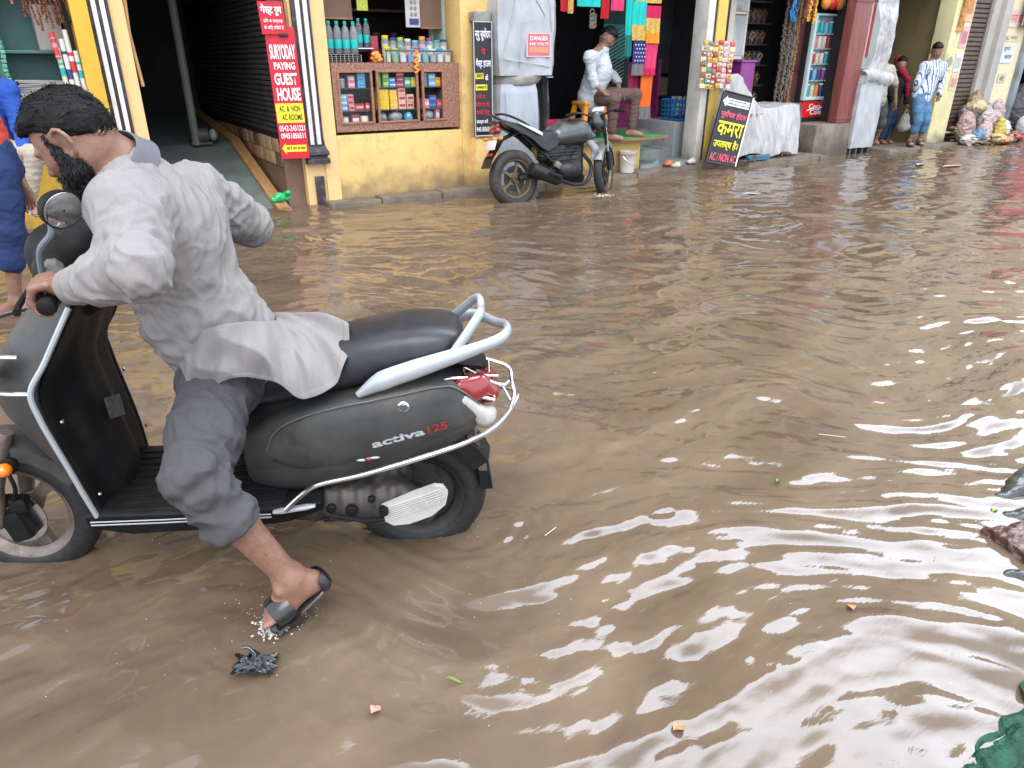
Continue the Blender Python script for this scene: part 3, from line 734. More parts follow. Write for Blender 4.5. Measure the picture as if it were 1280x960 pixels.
for x in (18.5, 22, 25.5, 29): 
    f = MB(); f.bx(x-.6, x+.6, 7.55, 7.62, 3.9, 5.0, .01); fo = f.build('window', m_blk, bD)
    g = MB(); g.bx(x-.53, x+.53, 7.535, 7.56, 3.98, 4.92); g.build('pane', m_win, fo)
# ================================================================== scooter in the foreground
S_R = Vector((.84, 1.77, 0)); S_H = Vector((-.9022693, .43117294, 0)); S_L = Vector((-.43117294, -.9022693, 0))
S_T = Matrix.Identity(4)
for i in range(3): S_T[i][0] = S_H[i]; S_T[i][1] = S_L[i]; S_T[i][2] = (0, 0, 1)[i]; S_T[i][3] = S_R[i]
def SL(px, py, t):
    """point of the scooter frame (s forward, t left, z up) seen at a pixel, at lateral offset t"""
    d = ray(px, py); k = (t-(CAM-S_R).dot(S_L))/d.dot(S_L); p = CAM+d*k
    return Vector(((p-S_R).dot(S_H), t, p.z))
m_body = mat('scooter_grey', (.042, .042, .040), .46, metal=.05, var=.35, vs=7, coat=.05, spec=.35, stain=(.10, .085, .066), ss=5.5, sa=.6, rvar=.1)
m_blkp = mat('black_plastic', (.007, .007, .0075), .55, var=.3, vs=15, spec=.22, stain=(.032, .029, .025), ss=6, sa=.5, rvar=.12)
m_seat = mat('seat_vinyl', (.016, .017, .022), .36, var=.25, vs=20, bump=.12, bs=220, bd=.002, stain=(.06, .055, .055), ss=7, sa=.35, rvar=.08)
m_silv = mat('silver_paint', (.42, .45, .47), .38, metal=.35, var=.06, vs=10, stain=(.35, .35, .34), ss=6, sa=.3)
m_chr = mat('steel_tube', (.62, .62, .62), .2, metal=1, var=.08, vs=15, stain=(.25, .22, .18), ss=18, sa=.4)
m_alu = mat('dirty_alloy', (.20, .165, .14), .45, metal=.5, var=.3, vs=14, stain=(.07, .05, .04), ss=9, sa=.75)
m_case = mat('engine_case_alloy', (.07, .062, .055), .5, metal=.4, var=.4, vs=12, stain=(.03, .025, .02), ss=8, sa=.85)
m_drim = mat('dark_rim', (.04, .037, .035), .5, metal=.4, var=.3, stain=(.1, .08, .06), ss=8, sa=.5)
m_tyre = mat('tyre_rubber', (.014, .014, .014), .6, var=.3, vs=14, bump=.3, bs=60, stain=(.07, .055, .042), ss=5, sa=.45)
m_red = mat('red_lens', (.24, .012, .014), .15, var=.1, spec=.6, coat=.5)
m_amb = mat('amber_lens', (.85, .22, .01), .15, var=.1, coat=.5)
m_clr = mat('clear_lens', (.36, .34, .32), .15, var=.25, vs=25, coat=.4)
m_mir = mat('mirror_glass', (.6, .6, .6), .04, metal=1, var=.25, vs=9, stain=(.25, .2, .18), ss=14, sa=.5)
def scooter():
    T = S_T
    root = thing('scooter', 'dark grey motor scooter with black seat and silver grab rail pushed through the flood', 'scooter', mat4=T)
    V = Vector
    # seat
    mb = MB(T); secs = []
    for s, zt, zb, w in ((.615, .585, .52, .06), (.58, .615, .505, .085), (.50, .645, .51, .105), (.40, .675, .53, .12), (.30, .708, .552, .13), (.18, .737, .582, .138), (.06, .748, .608, .14), (-.01, .742, .628, .135), (-.05, .728, .65, .115), (-.072, .708, .665, .085)):
        h = zt-zb; sec = []
        for t, z in ((-.86, 0), (-1, .22), (-1.0, .5), (-.93, .72), (-.80, .86), (-.5, .96), (0, 1.0), (.5, .96), (.80, .86), (.93, .72), (1.0, .5), (1, .22), (.86, 0)): sec.append((s, t*w, zb+z*h))
        secs.append(sec)
    mb.loft(secs); mb.build('seat', m_seat, root, subdiv=2, angle=60)
    # rear body shell
    mb = MB(T); secs = []
    for s, zb, zt, w in ((.60, .262, .40, .06), (.56, .25, .44, .11), (.48, .247, .49, .155), (.40, .252, .53, .178), (.30, .278, .560, .19), (.2, .303, .578, .195), (.1, .332, .594, .19), (.0, .362, .604, .172), (-.06, .390, .57, .150), (-.11, .43, .515, .115), (-.128, .452, .485, .085)):
        h = zt-zb; half = ((.0, 0), (.62, .0), (.86, .06), (.96, .30), (.965, .40), (1.0, .45), (1.0, .60), (.93, .84), (.86, .95), (.76, 1.0), (.0, 1.02))
        secs.append([(s, w*a, zb+h*b) for a, b in half]+[(s, -w*a, zb+h*b) for a, b in half[-2:0:-1]])
    mb.loft(secs); body = mb.build('rear_body', m_body, root, subdiv=2, angle=50)
    # dark tub between seat and body
    mb = MB(T)
    mb.loft([[(s, t*w, z) for t, z in ((-1, zb), (-.9, zt), (.9, zt), (1, zb))] for s, zb, zt, w in ((.63, .27, .56, .06), (.58, .26, .57, .10), (.40, .28, .60, .12), (.1, .40, .64, .13), (-.08, .46, .67, .09))])
    mb.build('storage_tub', m_blkp, root, subdiv=1, angle=60)
    # raised upper panel with a crisp edge, following the body's curve
    BS = ((.60, .262, .40, .06), (.56, .25, .44, .11), (.48, .247, .49, .155), (.40, .252, .53, .178), (.30, .278, .560, .19), (.2, .303, .578, .195), (.1, .332, .594, .19), (.0, .362, .604, .172), (-.06, .390, .57, .150), (-.11, .43, .515, .115), (-.128, .452, .485, .085))
    xs_ = np.array([q[0] for q in BS][::-1]); pr = ((0, .62), (.06, .86), (.30, .96), (.45, 1.0), (.60, 1.0), (.84, .93), (.95, .86), (1.0, .76))
    def tb(s_, z):
        zb, zt, w = (float(np.interp(s_, xs_, [q[k] for q in BS][::-1])) for k in (1, 2, 3)); hh = (z-zb)/(zt-zb)
        return w*float(np.interp(hh, [q[0] for q in pr], [q[1] for q in pr]))
    upc = [(.50, .40), (.47, .46), (.40, .505), (.30, .537), (.2, .556), (.1, .572), (.0, .582), (-.05, .562), (-.095, .515), (-.118, .475)]
    loc_ = [(.50, .385), (.47, .365), (.40, .352), (.30, .358), (.2, .373), (.1, .397), (.0, .428), (-.05, .445), (-.095, .462), (-.118, .468)]
    for sg in (1, -1):
        mb = MB(T); nv = 8
        upp = smoothpath([(a, 0, b_) for a, b_ in upc], 3); lop = smoothpath([(a, 0, b_) for a, b_ in loc_], 3); rows = []
        for A_, B_ in zip(lop, upp):
            row = []
            for j in range(nv+1):
                v_ = j/nv; s_, z = A_.x+(B_.x-A_.x)*v_, A_.z+(B_.z-A_.z)*v_
                e_ = min(1, min(v_, 1-v_)*7); row.append((s_, sg*(tb(s_, z)+.0075*e_**.5-.004), z))
            rows.append(row)
        mb.loft(rows, closed=False); mb.build('side_panel', m_body, root, angle=30)
        mb = MB(T); mb.tube([(q.x, sg*(tb(q.x, q.z)+.002), q.z+.002) for q in upp], .0028, 6); mb.build('panel_edge', mat('edge_highlight', (.16, .16, .155), .35, metal=.4), root)  # edge coloured lighter than the body, as if catching light
    # badge and writing on the near side
    def onside(px, py): return SL(px, py, .195)
    a, b_ = onside(466, 557), onside(549, 538)
    def wv(p): return T @ p
    p0 = wv(V((a.x, .1945, a.z-.006))); xd = (wv(V((b_.x, .181, b_.z)))-wv(V((a.x, .1945, a.z))))
    yd = V((0, 0, 1)); yd = (yd-xd.normalized()*yd.dot(xd.normalized()))
    yd = (yd.normalized()*.9+xd.normalized()*.35).normalized()
    def slanted(s, o, xd, w, h, m, sl, off):
        me = text(s, o, xd, V((0, 0, 1))-xd.normalized()*V((0, 0, 1)).dot(xd.normalized()), w, h, m, body, 'lettering', bold=.03, depth=off)
        return me
    slanted('activa', p0, xd, .15, .022, m_silv, .3, .006)
    slanted('125', p0+xd.normalized()*.158, xd+S_L*-.01, .058, .024, m_red, .3, .006)
    mb = MB(T)
    q = onside(460, 575); mb.ell((q.x, .189, q.z), (.012, .006, .007)); mb.build('emblem', m_red, body)
    mb = MB(T)
    for sg in (-1, 1): mb.ell((q.x+sg*.017, .189, q.z+sg*-.003), (.016, .004, .0045))
    mb.build('emblem_wing', m_silv, body)
    q = onside(504, 512); mb = MB(T); mb.lathe([(.0165, 0), (.0165, .006), (.012, .009), (.010, .006), (.004, .006)], (q.x, .176, q.z), (0, 1, .1), 20); mb.build('seat_lock', m_chr, body)
    # floor board and side skirt
    mb = MB(T); mb.bx(.46, 1.0, -.185, .185, .235, .262, .01)
    for i in range(9): mb.bx(.50, .96, -.15+i*.037, -.138+i*.037, .262, .266, .002)
    mb.build('floorboard', m_blkp, root)
    for sg in (1, -1):
        mb = MB(T); mb.loft([[(s, sg*t, z) for t, z in ((.12, zb), (.172, zb+.005), (.196, zt-.03), (.2, zt-.008), (.19, zt), (.12, zt))] for s, zb, zt in ((1.0, .19, .262), (.9, .165, .258), (.6, .165, .25), (.46, .175, .252), (.36, .21, .262))])
        mb.build('side_skirt', m_blkp, root, angle=50)
    mb = MB(T)
    for z in (.236, .226): mb.tube([(.99, .200, z), (.8, .203, z-.003), (.5, .203, z-.006)], .0022, 6)
    mb.build('skirt_trim', m_silv, root)
    # front apron and leg shield
    E = ((.885, .905, .12, .99, .06), (.85, .915, .165, 1.04, .10), (.80, .94, .19, 1.10, .13), (.72, .985, .212, 1.165, .15), (.65, 1.03, .222, 1.215, .16), (.58, 1.028, .222, 1.225, .16), (.50, 1.015, .217, 1.19, .15), (.42, 1.0, .211, 1.125, .13), (.34, .987, .204, 1.06, .12), (.25, .975, .19, 1.01, .12))
    mb = MB(T); secs = []
    for z, se, w, sn, wn in E:
        sec = []
        for k in range(13):
            a = -1+2*k/12
            s = se+(sn-se)*(1-abs(a)**2.6); t = w*(a if abs(a) < .999 else a)
            sec.append((s, t, z))
        secs.append(sec+[(se-.006, w*.985, z), (se-.004, w*.9, z), (se+.012, w*.4, z), (se+.012, -w*.4, z), (se-.004, -w*.9, z), (se-.006, -w*.985, z)])
    mb.loft(secs); ap = mb.build('front_apron', m_body, root, subdiv=1, angle=40)
    mb = MB(T); secs = []                                    # black inner leg shield with glove box ridge
    for z, se, w, sn, wn in E:
        sec = []
        for k in range(17):
            a = -1+2*k/16; r = max(0, 1-(a/.55)**4) if abs(a) < .55 else 0
            sec.append((se-.010-.045*r*min(1, max(0, (.80-z)/.2))+.012*(1-abs(a)), a*w*.94, z))
        secs.append(sec)
    mb.loft(secs, closed=False); mb.build('leg_shield', m_blkp, root, subdiv=1, solid=.008, angle=40)
    for sg in (1, -1):
        mb = MB(T); mb.tube(smoothpath([(se-.004, sg*(w+.004), z) for z, se, w, sn, wn in E[1:]], 5), [.0075]*46, 8)
        mb.build('apron_edge_trim', m_silv if sg > 0 else m_blkp, root)
    mb = MB(T)                                              # steel crash bars round the nose
    for za, zb in ((.745, .755), (.645, .655)):
        w = .222; mb.tube(smoothpath([(1.03, .226, za), (1.10, .222, za+.004), (1.20, .17, za), (1.275, .0, za), (1.20, -.17, za), (1.10, -.222, za)], 6), .0065, 8)
    for t in (.17, -.17): mb.tube([(1.20, t, .745), (1.17, t*1.15, .645)], .0055, 8)
    mb.build('crash_bar', m_chr, root)
    # handlebar: cowl, dash, grips, levers, mirrors
    b = Body(k=.05)
    b.cone((.955, 0, .86), (.915, 0, .955), .085, .085); b.cone((.93, -.14, .935), (.93, .14, .935), .05, .05); b.cone((.985, 0, .94), (.985, 0, .95), .075, .075)
    b.cone((.90, -.19, .93), (.93, -.1, .94), .03, .045); b.cone((.90, .19, .93), (.93, .1, .94), .03, .045)
    me = b.mesh('handlebar_cowl', .009, m_blkp); me.transform(T); cw = link('handlebar_cowl', me, root)
    dr = Matrix.Rotation(R(-35), 3, 'Y')
    mb = MB(T); mb.lathe([(.075, 0), (.082, .012), (.078, .02), (.070, .022)], (.925, 0, .985), (-.65, 0, .76), 28); mb.build('dash_bezel', m_blkp, cw)
    mb = MB(T); mb.lathe([(.070, .0), (.05, .010), (.001, .013)], V((.925, 0, .985))+V((-.65, 0, .76))*.018, (-.65, 0, .76), 28, capped=False); mb.build('speedometer', mat('dial_face', (.11, .10, .095), .12, var=.6, vs=30, coat=.5), cw)
    mb = MB(T); mb.box((.875, -.01, .955), (.012, .16, .02), Matrix.Rotation(R(-30), 3, 'Y'), .005); mb.build('dash_strip', m_silv, cw)
    for sg in (1, -1):
        mb = MB(T); mb.loft([[(s+.03*math.cos(a), sg*t, z+.028*math.sin(a)) for a in [k*math.pi/5 for k in range(10)]] for s, t, z in ((.945, .10, .955), (.925, .16, .953), (.905, .20, .948), (.895, .225, .944))])
        mb.build('cowl_shoulder', mat('cowl_grey', (.20, .205, .20), .4, metal=.3, var=.15, vs=12), cw)
    for sg in (1, -1):
        mb = MB(T); mb.tube([(.885, sg*.20, .935), (.858, sg*.30, .928), (.846, sg*.375, .922)], [.0165, .0175, .0165], 14)
        mb.lathe([(.020, 0), (.021, .006), (.019, .016), (.012, .020)], (.846, sg*.375, .922), (-.12, sg, -.06), 14)
        mb.build('grip', m_blkp, root)
    for sg in (1, -1):
        mb = MB(T); mb.tube(smoothpath([(.935, sg*.21, .93), (.935, sg*.27, .925), (.915, sg*.36, .918), (.90, sg*.40, .915)], 4), [.007]*12+[.009], 8)
        mb.build('brake_lever', m_blkp, root)
    for sg, c, stem in ((1, SL(77, 262, .27), SL(53, 345, .22)), (-1, SL(113, 251, -.24), V((.89, -.21, .95)))):
        mb = MB(T); mid = V((c.x+.03, c.y+.01*sg, c.z-.05))
        mb.tube(smoothpath([stem, stem+(mid-stem)*.5+V((.012, .0, .01)), mid, c+V((.03, 0, -.01))], 5), [.0075]*16, 8); st = mb.build('mirror_stem', mat('mirror_grey', (.16, .20, .23), .4, var=.1), root)
        nrm = V((-.80, .50 if sg > 0 else .25, -.22)).normalized()
        u = V((0, 0, 1))-nrm*nrm.z; u.normalize(); wv_ = nrm.cross(u)
        def el(d, k): return [c+nrm*d+(u*math.cos(2*math.pi*q/26)*.043+wv_*math.sin(2*math.pi*q/26)*.047)*k+wv_*(-.0) for q in range(26)]
        mb = MB(T); mb.loft([el(-.036, .45), el(-.03, .75), el(-.015, .95), el(0, 1.0), el(.004, 1.0), el(.005, .95)]); mb.build('mirror_shell', m_blkp, st)
        mb = MB(T); mb.loft([el(.0055, .94), el(.0065, .9), el(.0075, .5), el(.008, .05)], caps=False); mb.build('mirror_glass', m_mir, st)
    # grab rail
    mb = MB(T)
    near = [SL(447, 494, .165), SL(478, 476, .168), SL(520, 461, .165), SL(565, 446, .155), SL(600, 434, .14), SL(624, 424, .115)]
    rr_ = [.007, .021, .0205, .0165, .013, .012]
    loop = near+[SL(634, 414, .06), SL(632, 406, -.01), SL(618, 402, -.07)]
    far = [V((p.x, -p.y, p.z)) for p in near]
    path = loop+[far[-2], far[-3], far[-4], far[-5], far[-6]]
    rad = rr_+[.0115, .011, .0115]+rr_[-2::-1]
    sp = smoothpath(path, 5); rs = [rad[min(int(i/5), len(rad)-1)]*(1-(i % 5)/5)+rad[min(int(i/5)+1, len(rad)-1)]*(i % 5)/5 for i in range(len(sp))]
    mb.tube(sp, rs, 12, flat=1.35)
    mb.tube(smoothpath([near[3]+V((0, -.002, .004)), SL(585, 415, .125), SL(600, 391, .075), SL(601, 386, .0), V((SL(600, 391, .07).x, -.07, SL(600, 391, .07).z)), V((near[3].x, -.15, near[3].z))], 5), [.0105]*26, 10, flat=1.35)
    mb.build('grab_rail', m_silv, root)
    # tail lamp cluster
    b = Body(k=.03); b.cone((-.085, -.08, .535), (-.085, .08, .535), .042, .042, flat=.85, fd=(0, 0, 1)); b.cone((-.135, -.045, .515), (-.135, .045, .515), .038, .038); b.cone((-.05, .11, .565), (-.11, .07, .555), .018, .026); b.cone((-.05, -.11, .565), (-.11, -.07, .555), .018, .026)
    me = b.mesh('tail_light', .006, m_red); me.transform(T); tl_ = link('tail_light', me, root)
    for sg in (1, -1):
        b = Body(k=.03); p_, q_ = SL(577, 500, .128), SL(606, 521, .092); p_.y *= sg; q_.y *= sg
        b.cone(p_, q_, .019, .026); b.cone(q_, q_+V((-.018, -.02*sg, .008)), .026, .018)
        me = b.mesh('rear_indicator', .005, m_clr); me.transform(T); link('rear_indicator', me, tl_)
    mb = MB(T); mb.loft([[(s, t*w, z) for t, z in ((-1, zb), (-.8, zt), (.8, zt), (1, zb))] for s, zb, zt, w in ((.0, .60, .665, .12), (-.07, .585, .65, .10), (-.12, .575, .625, .07), (-.14, .575, .60, .05))]); mb.build('tail_cowl', m_blkp, root, subdiv=1, angle=60)
    # steel rear guard wrapping the tail
    mb = MB(T)
    side = [SL(357, 637, .225), SL(378, 618, .228), SL(398, 606, .228), SL(455, 593, .228), SL(530, 571, .222), SL(585, 552, .195), SL(618, 534, .14), SL(637, 512, .06)]
    rear = [V((-.232, -.02, .47)), V((-.205, -.10, .455))]
    osd = [V((p.x, -p.y, p.z)) for p in side[:6]][::-1]
    mb.tube(smoothpath(side+rear+osd, 5), .0078, 10)
    mb.tube(smoothpath([SL(637, 514, .06), SL(643, 494, .045), SL(640, 478, .03), SL(634, 458, -.03), SL(600, 446, -.06)], 5), .006, 8)
    mb.tube(smoothpath([SL(572, 455, .07), SL(600, 468, .05), SL(622, 470, .02)], 4), .004, 8)
    mb.tube(smoothpath([SL(618, 500, .09), SL(560, 486, .12), SL(553, 478, .12), SL(562, 473, .11), SL(600, 474, .08), SL(628, 481, .05), SL(636, 476, .03)], 5), .0048, 8)
    mb.tube(smoothpath([SL(610, 450, -.02), SL(612, 472, .0), SL(618, 498, .09)], 4), .004, 8)
    mb.tube([SL(628, 482, .05), SL(638, 500, .06)], .004, 8)
    mb.build('rear_guard', m_chr, root)
    # wheels
    def wheel(c, Rw, w, axis, nm):
        ty = MB(T); c = V(c); ax = V(axis).normalized()
        prof = []
        for k in range(14):
            a = 2*math.pi*k/14; prof.append((Rw-w*.85+w*.85*math.cos(a), w*math.sin(a)*.95))
        ty.lathe(prof+[prof[0]], c, ax, 44, capped=False)
        wh = ty.build('wheel_tyre' if False else 'wheel', m_tyre, root, angle=40)
        rm = MB(T); q = Rw-1.55*w
        rm.lathe([(q+.012, -w*.8), (q+.004, -w*.75), (q-.012, -w*.4), (q-.014, w*.4), (q+.004, w*.75), (q+.012, w*.8)], c, ax, 44, capped=False)
        u = ax.orthogonal().normalized(); v_ = ax.cross(u)
        for k in range(3):
            a = 2*math.pi*k/3+.5; d = u*math.cos(a)+v_*math.sin(a); e = ax.cross(d)
            rm.loft([[c+d*r_+e*ww+ax*.012, c+d*r_-e*ww+ax*.012, c+d*r_-e*ww-ax*.012, c+d*r_+e*ww-ax*.012] for r_, ww in ((.03, .03), (q*.5, .018), (q, .022))])
        rm.lathe([(q-.01, -.006), (q-.01, .006), (.03, .02), (.03, -.02)], c, ax, 32, capped=False) if nm != 'front' else None
        rm.lathe([(.034, -.035), (.036, -.03), (.036, .03), (.034, .035)], c, ax, 20); rm.build('rim', m_alu if nm == 'front' else m_drim, wh, angle=40)
        return wh
    fw = wheel((1.272, 0, .170), .222, .050, (.05, 1, 0), 'front')
    mb = MB(T); mb.lathe([(.085, 0), (.085, .004), (.045, .004), (.045, 0)], (1.272, .052, .170), (.05, 1, 0), 32, capped=False); mb.build('brake_disc', m_chr, fw)
    mb = MB(T); mb.box((1.262, .072, .160), (.06, .045, .10), Matrix.Rotation(R(15), 3, 'Y'), .012); mb.box((1.24, .07, .230), (.05, .04, .05), None, .012); mb.tube(smoothpath([(1.25, .08, .24), (1.22, .10, .30), (1.23, .09, .36), (1.22, .06, .42)], 4), .006, 8); mb.build('brake_caliper', m_blkp, root)
    wheel((.085, 0, .155), .215, .056, (0, 1, 0), 'rear')
    for sg in (1, -1):
        mb = MB(T); mb.tube([(1.312, sg*.085, .165), (1.285, sg*.085, .30), (1.22, sg*.06, .46)], [.021, .026, .02], 14)
        mb.build('fork', m_alu, root)
    mb = MB(T); secs = []
    for k in range(11):
        a = R(-12+k*16); r_ = .255
        secs.append([(1.272+math.cos(a)*(r_+d), t, .170+math.sin(a)*(r_+d)) for t, d in ((-.075, -.04), (-.07, -.005), (-.03, .012), (.03, .012), (.07, -.005), (.075, -.04))])
    mb.loft(secs, closed=False); mb.build('front_fender', m_body, root, solid=.006, angle=50)
    mb = MB(T); secs = []
    for k in range(12):
        a = R(30+k*13); r_ = .25
        secs.append([(.085-math.cos(a)*(r_+d)*1.0, t, .165+math.sin(a)*(r_+d)) for t, d in ((-.08, -.06), (-.075, 0), (0, .012), (.075, 0), (.08, -.06))])
    mb.loft(secs, closed=False); mb.build('rear_fender', m_blkp, root, solid=.006)
    # mud flap with its black rubber end
    p1, p2, p3 = SL(596, 553, .05), SL(607, 588, .05), SL(611, 607, .05)
    mb = MB(T); mb.loft([[(p.x-.006, -.06, p.z), (p.x+.02, -.06, p.z), (p.x+.02, .06, p.z), (p.x-.006, .06, p.z)] for p in (p1+V((.01, 0, .03)), p1, p2)]); fl = mb.build('mud_flap', m_alu, root)
    mb = MB(T); mb.loft([[(p.x-.012, -.068, p.z), (p.x+.024, -.068, p.z), (p.x+.024, .068, p.z), (p.x-.012, .068, p.z)] for p in (p2+V((0, 0, .006)), p3)]); mb.build('rubber_end', m_blkp, fl)
    # engine case, folding footrest plate, peg
    b = Body(k=.03); b.cone((.42, .10, .20), (.16, .11, .185), .062, .068, flat=.75, fd=(0, 1, 0)); b.cone((.16, .11, .185), (.085, .10, .155), .075, .06, flat=.7, fd=(0, 1, 0))
    b.cone((.30, .0, .22), (.2, .0, .24), .10, .10)
    me = b.mesh('engine_case', .009, m_case, disp=lambda P, N: .003*np.sin(P[:, 0]*130)*(np.abs(N[:, 1]) > .5)); me.transform(T); en = link('engine_case', me, root)
    mb = MB(T)
    for s, t, z, r_ in ((.34, .155, .205, .014), (.28, .165, .20, .018), (.22, .165, .235, .010), (.36, .15, .165, .008)): mb.lathe([(r_, 0), (r_, .012), (r_*.6, .016)], (s, t-.008, z), (0, 1, 0), 12)
    mb.tube([(.34, .168, .19), (.24, .172, .165), (.16, .17, .17)], .007, 8); mb.build('kick_lever', m_blkp, en)
    ol = [SL(x, y, .205) for x, y in ((477, 634), (482, 652), (492, 657), (512, 655), (540, 645), (557, 631), (560, 617), (554, 609), (543, 608), (515, 618))]
    mb = MB(T); mb.prism(ol, lambda *p: V((p[0], p[1], p[2])), lambda *p: V((p[0], p[1]-.012, p[2]+.004)))
    cx = sum((p for p in ol), V((0, 0, 0)))/len(ol)
    for k in range(7):
        f_ = -.75+k*.25; a, c2 = SL(486, 650-k*2.6, .207), SL(556-abs(k-3)*2, 628-k*2.6, .207)
        mb.tube([a+V((0, 0, 0)), c2], .0022, 6)
    fr = mb.build('footrest', mat('footrest_alloy', (.55, .54, .52), .4, metal=.4, var=.1, stain=(.3, .25, .2), ss=9, sa=.4), root, smooth=False)
    mb = MB(T); mb.tube([SL(486, 633, .19), SL(548, 606, .17)], .010, 10); mb.lathe([(.014, 0), (.014, .02)], SL(480, 636, .20), (0, 1, 0), 12); mb.build('hinge', m_blkp, fr)
    mb = MB(T); a, c2 = SL(342, 640, .21), SL(394, 632, .22); mb.tube([a, a+(c2-a)*.2, a+(c2-a)*.8, c2], [.008, .012, .012, .007], 10, flat=.7); mb.build('footpeg', m_silv, root)
    q = SL(5, 588, .15); mb = MB(T); mb.ell(q, (.02, .022, .019)); fi = mb.build('front_indicator', m_amb, root)
    mb = MB(T); mb.lathe([(.022, 0), (.025, .008), (.018, .03)], q+V((.0, -.012, 0)), (0, -1, 0), 16); mb.build('lamp_socket', m_blkp, fi)
    mb = MB(T); mb.grid(lambda u, v: V((1.115+.085*u-.015*v, (.214-.10*u)*(1-.04*v)+.006, .662+.075*v)), 8, 6); mb.build('headlight', m_clr, root, solid=.01)
    for x, y, t in ((62, 528, .2), (110, 618, .195), (141, 462, -.16), (170, 532, -.17)):
        q = SL(x, y, t); mb = MB(T); mb.lathe([(.006, 0), (.006, .004), (.003, .006)], q+V((-.03, 0, 0)), (-1, 0, .1), 10); mb.build('screw', m_chr, root)
    mb = MB(T); mb.grid(lambda u, v: SL(124+20*u+8*v, 498+26*v-6*u, .02-.07*u)+V((-.012, 0, 0)), 4, 4); mb.build('faded_sticker', mat('sticker_grey', (.09, .09, .088), .6, var=.6, vs=60), root)
    return root
scooter()
# ================================================================== people
m_skin = mat('skin_tan', (.235, .122, .080), .48, var=.22, vs=16, bump=.25, bs=150, bd=.003, stain=(.12, .058, .042), ss=13, sa=.45)
m_skind = mat('skin_brown', (.24, .125, .08), .5, var=.15, vs=14, stain=(.12, .06, .04), ss=9, sa=.3)
m_hair = mat('black_hair', (.0055, .005, .0055), .5, var=.4, vs=60, spec=.25)
m_eye = mat('eye_white', (.6, .57, .54), .25, var=.05)
m_iris = mat('eye_dark', (.015, .01, .008), .2, var=.1)
m_lip = mat('lip', (.22, .085, .07), .45, var=.1)
def cloth(name, col, wr=.35, **k):
    cr = k.pop('crease', 11); old = name in MATS
    m = mat(name, col, .88, var=k.pop('var', .10), vs=k.pop('vs', 5), bump=wr, bs=k.pop('bs', 420), bd=k.pop('bd', .0015), spec=.2, **k)
    if not old:                                            # sharp little creases under the weave
        nt = m.node_tree; N = nt.nodes; L = nt.links; tc = N.new('ShaderNodeTexCoord'); n = N.new('ShaderNodeTexNoise'); n.inputs['Scale'].default_value = cr; n.inputs['Detail'].default_value = 3; n.inputs['Distortion'].default_value = 1.1
        mp = N.new('ShaderNodeMapping'); mp.inputs['Rotation'].default_value = (.3, .5, .4); mp.inputs['Scale'].default_value = (1.5, 1, .55); L.new(tc.outputs['Object'], mp.inputs[0]); L.new(mp.outputs[0], n.inputs['Vector'])
        a = N.new('ShaderNodeMath'); a.operation = 'SUBTRACT'; a.inputs[1].default_value = .5; L.new(n.outputs['Fac'], a.inputs[0]); b2 = N.new('ShaderNodeMath'); b2.operation = 'ABSOLUTE'; L.new(a.outputs[0], b2.inputs[0])
        c = N.new('ShaderNodeMath'); c.operation = 'POWER'; c.inputs[1].default_value = .6; L.new(b2.outputs[0], c.inputs[0])
        bn = N.new('ShaderNodeBump'); bn.invert = True; bn.inputs['Strength'].default_value = .32; bn.inputs['Distance'].default_value = .012; L.new(c.outputs[0], bn.inputs['Height'])
        for q in N:
            if q.type == 'BUMP' and q != bn: L.new(bn.outputs[0], q.inputs['Normal'])
    return m
def basis(f, u):
    f = Vector(f).normalized(); u = Vector(u); u = (u-f*u.dot(f)).normalized(); l = u.cross(f)
    return f, u, l
def rotm(f, l, u):
    m = Matrix.Identity(3)
    for i in range(3): m[i][0] = f[i]; m[i][1] = l[i]; m[i][2] = u[i]
    return m
def folds(scale, amp, axis=None, seed=0, st=2.6):
    """cloth wrinkles: sharp-crested folds running across `axis`"""
    ax = np.array(Vector(axis).normalized()) if axis is not None else None
    def fn(P, N):
        p = P*scale
        if ax is not None:
            a = p@ax; p = p-np.outer(a, ax)*1.0+np.outer(a, ax)*st
        w = noise3(P[:, 0]*scale*.5, P[:, 1]*scale*.5, P[:, 2]*scale*.5, seed+5)*1.3
        n = noise3(p[:, 0]+w, p[:, 1]-w, p[:, 2]+w*.7, seed)
        r = (1-np.clip(np.abs(n)*1.7, 0, 1))**1.6*1.5-.35
        n2 = noise3(p[:, 0]*2.3, p[:, 1]*2.3, p[:, 2]*2.3, seed+3)
        return amp*(np.clip(r, -1, 1)*.75+n2*.3)
    return fn
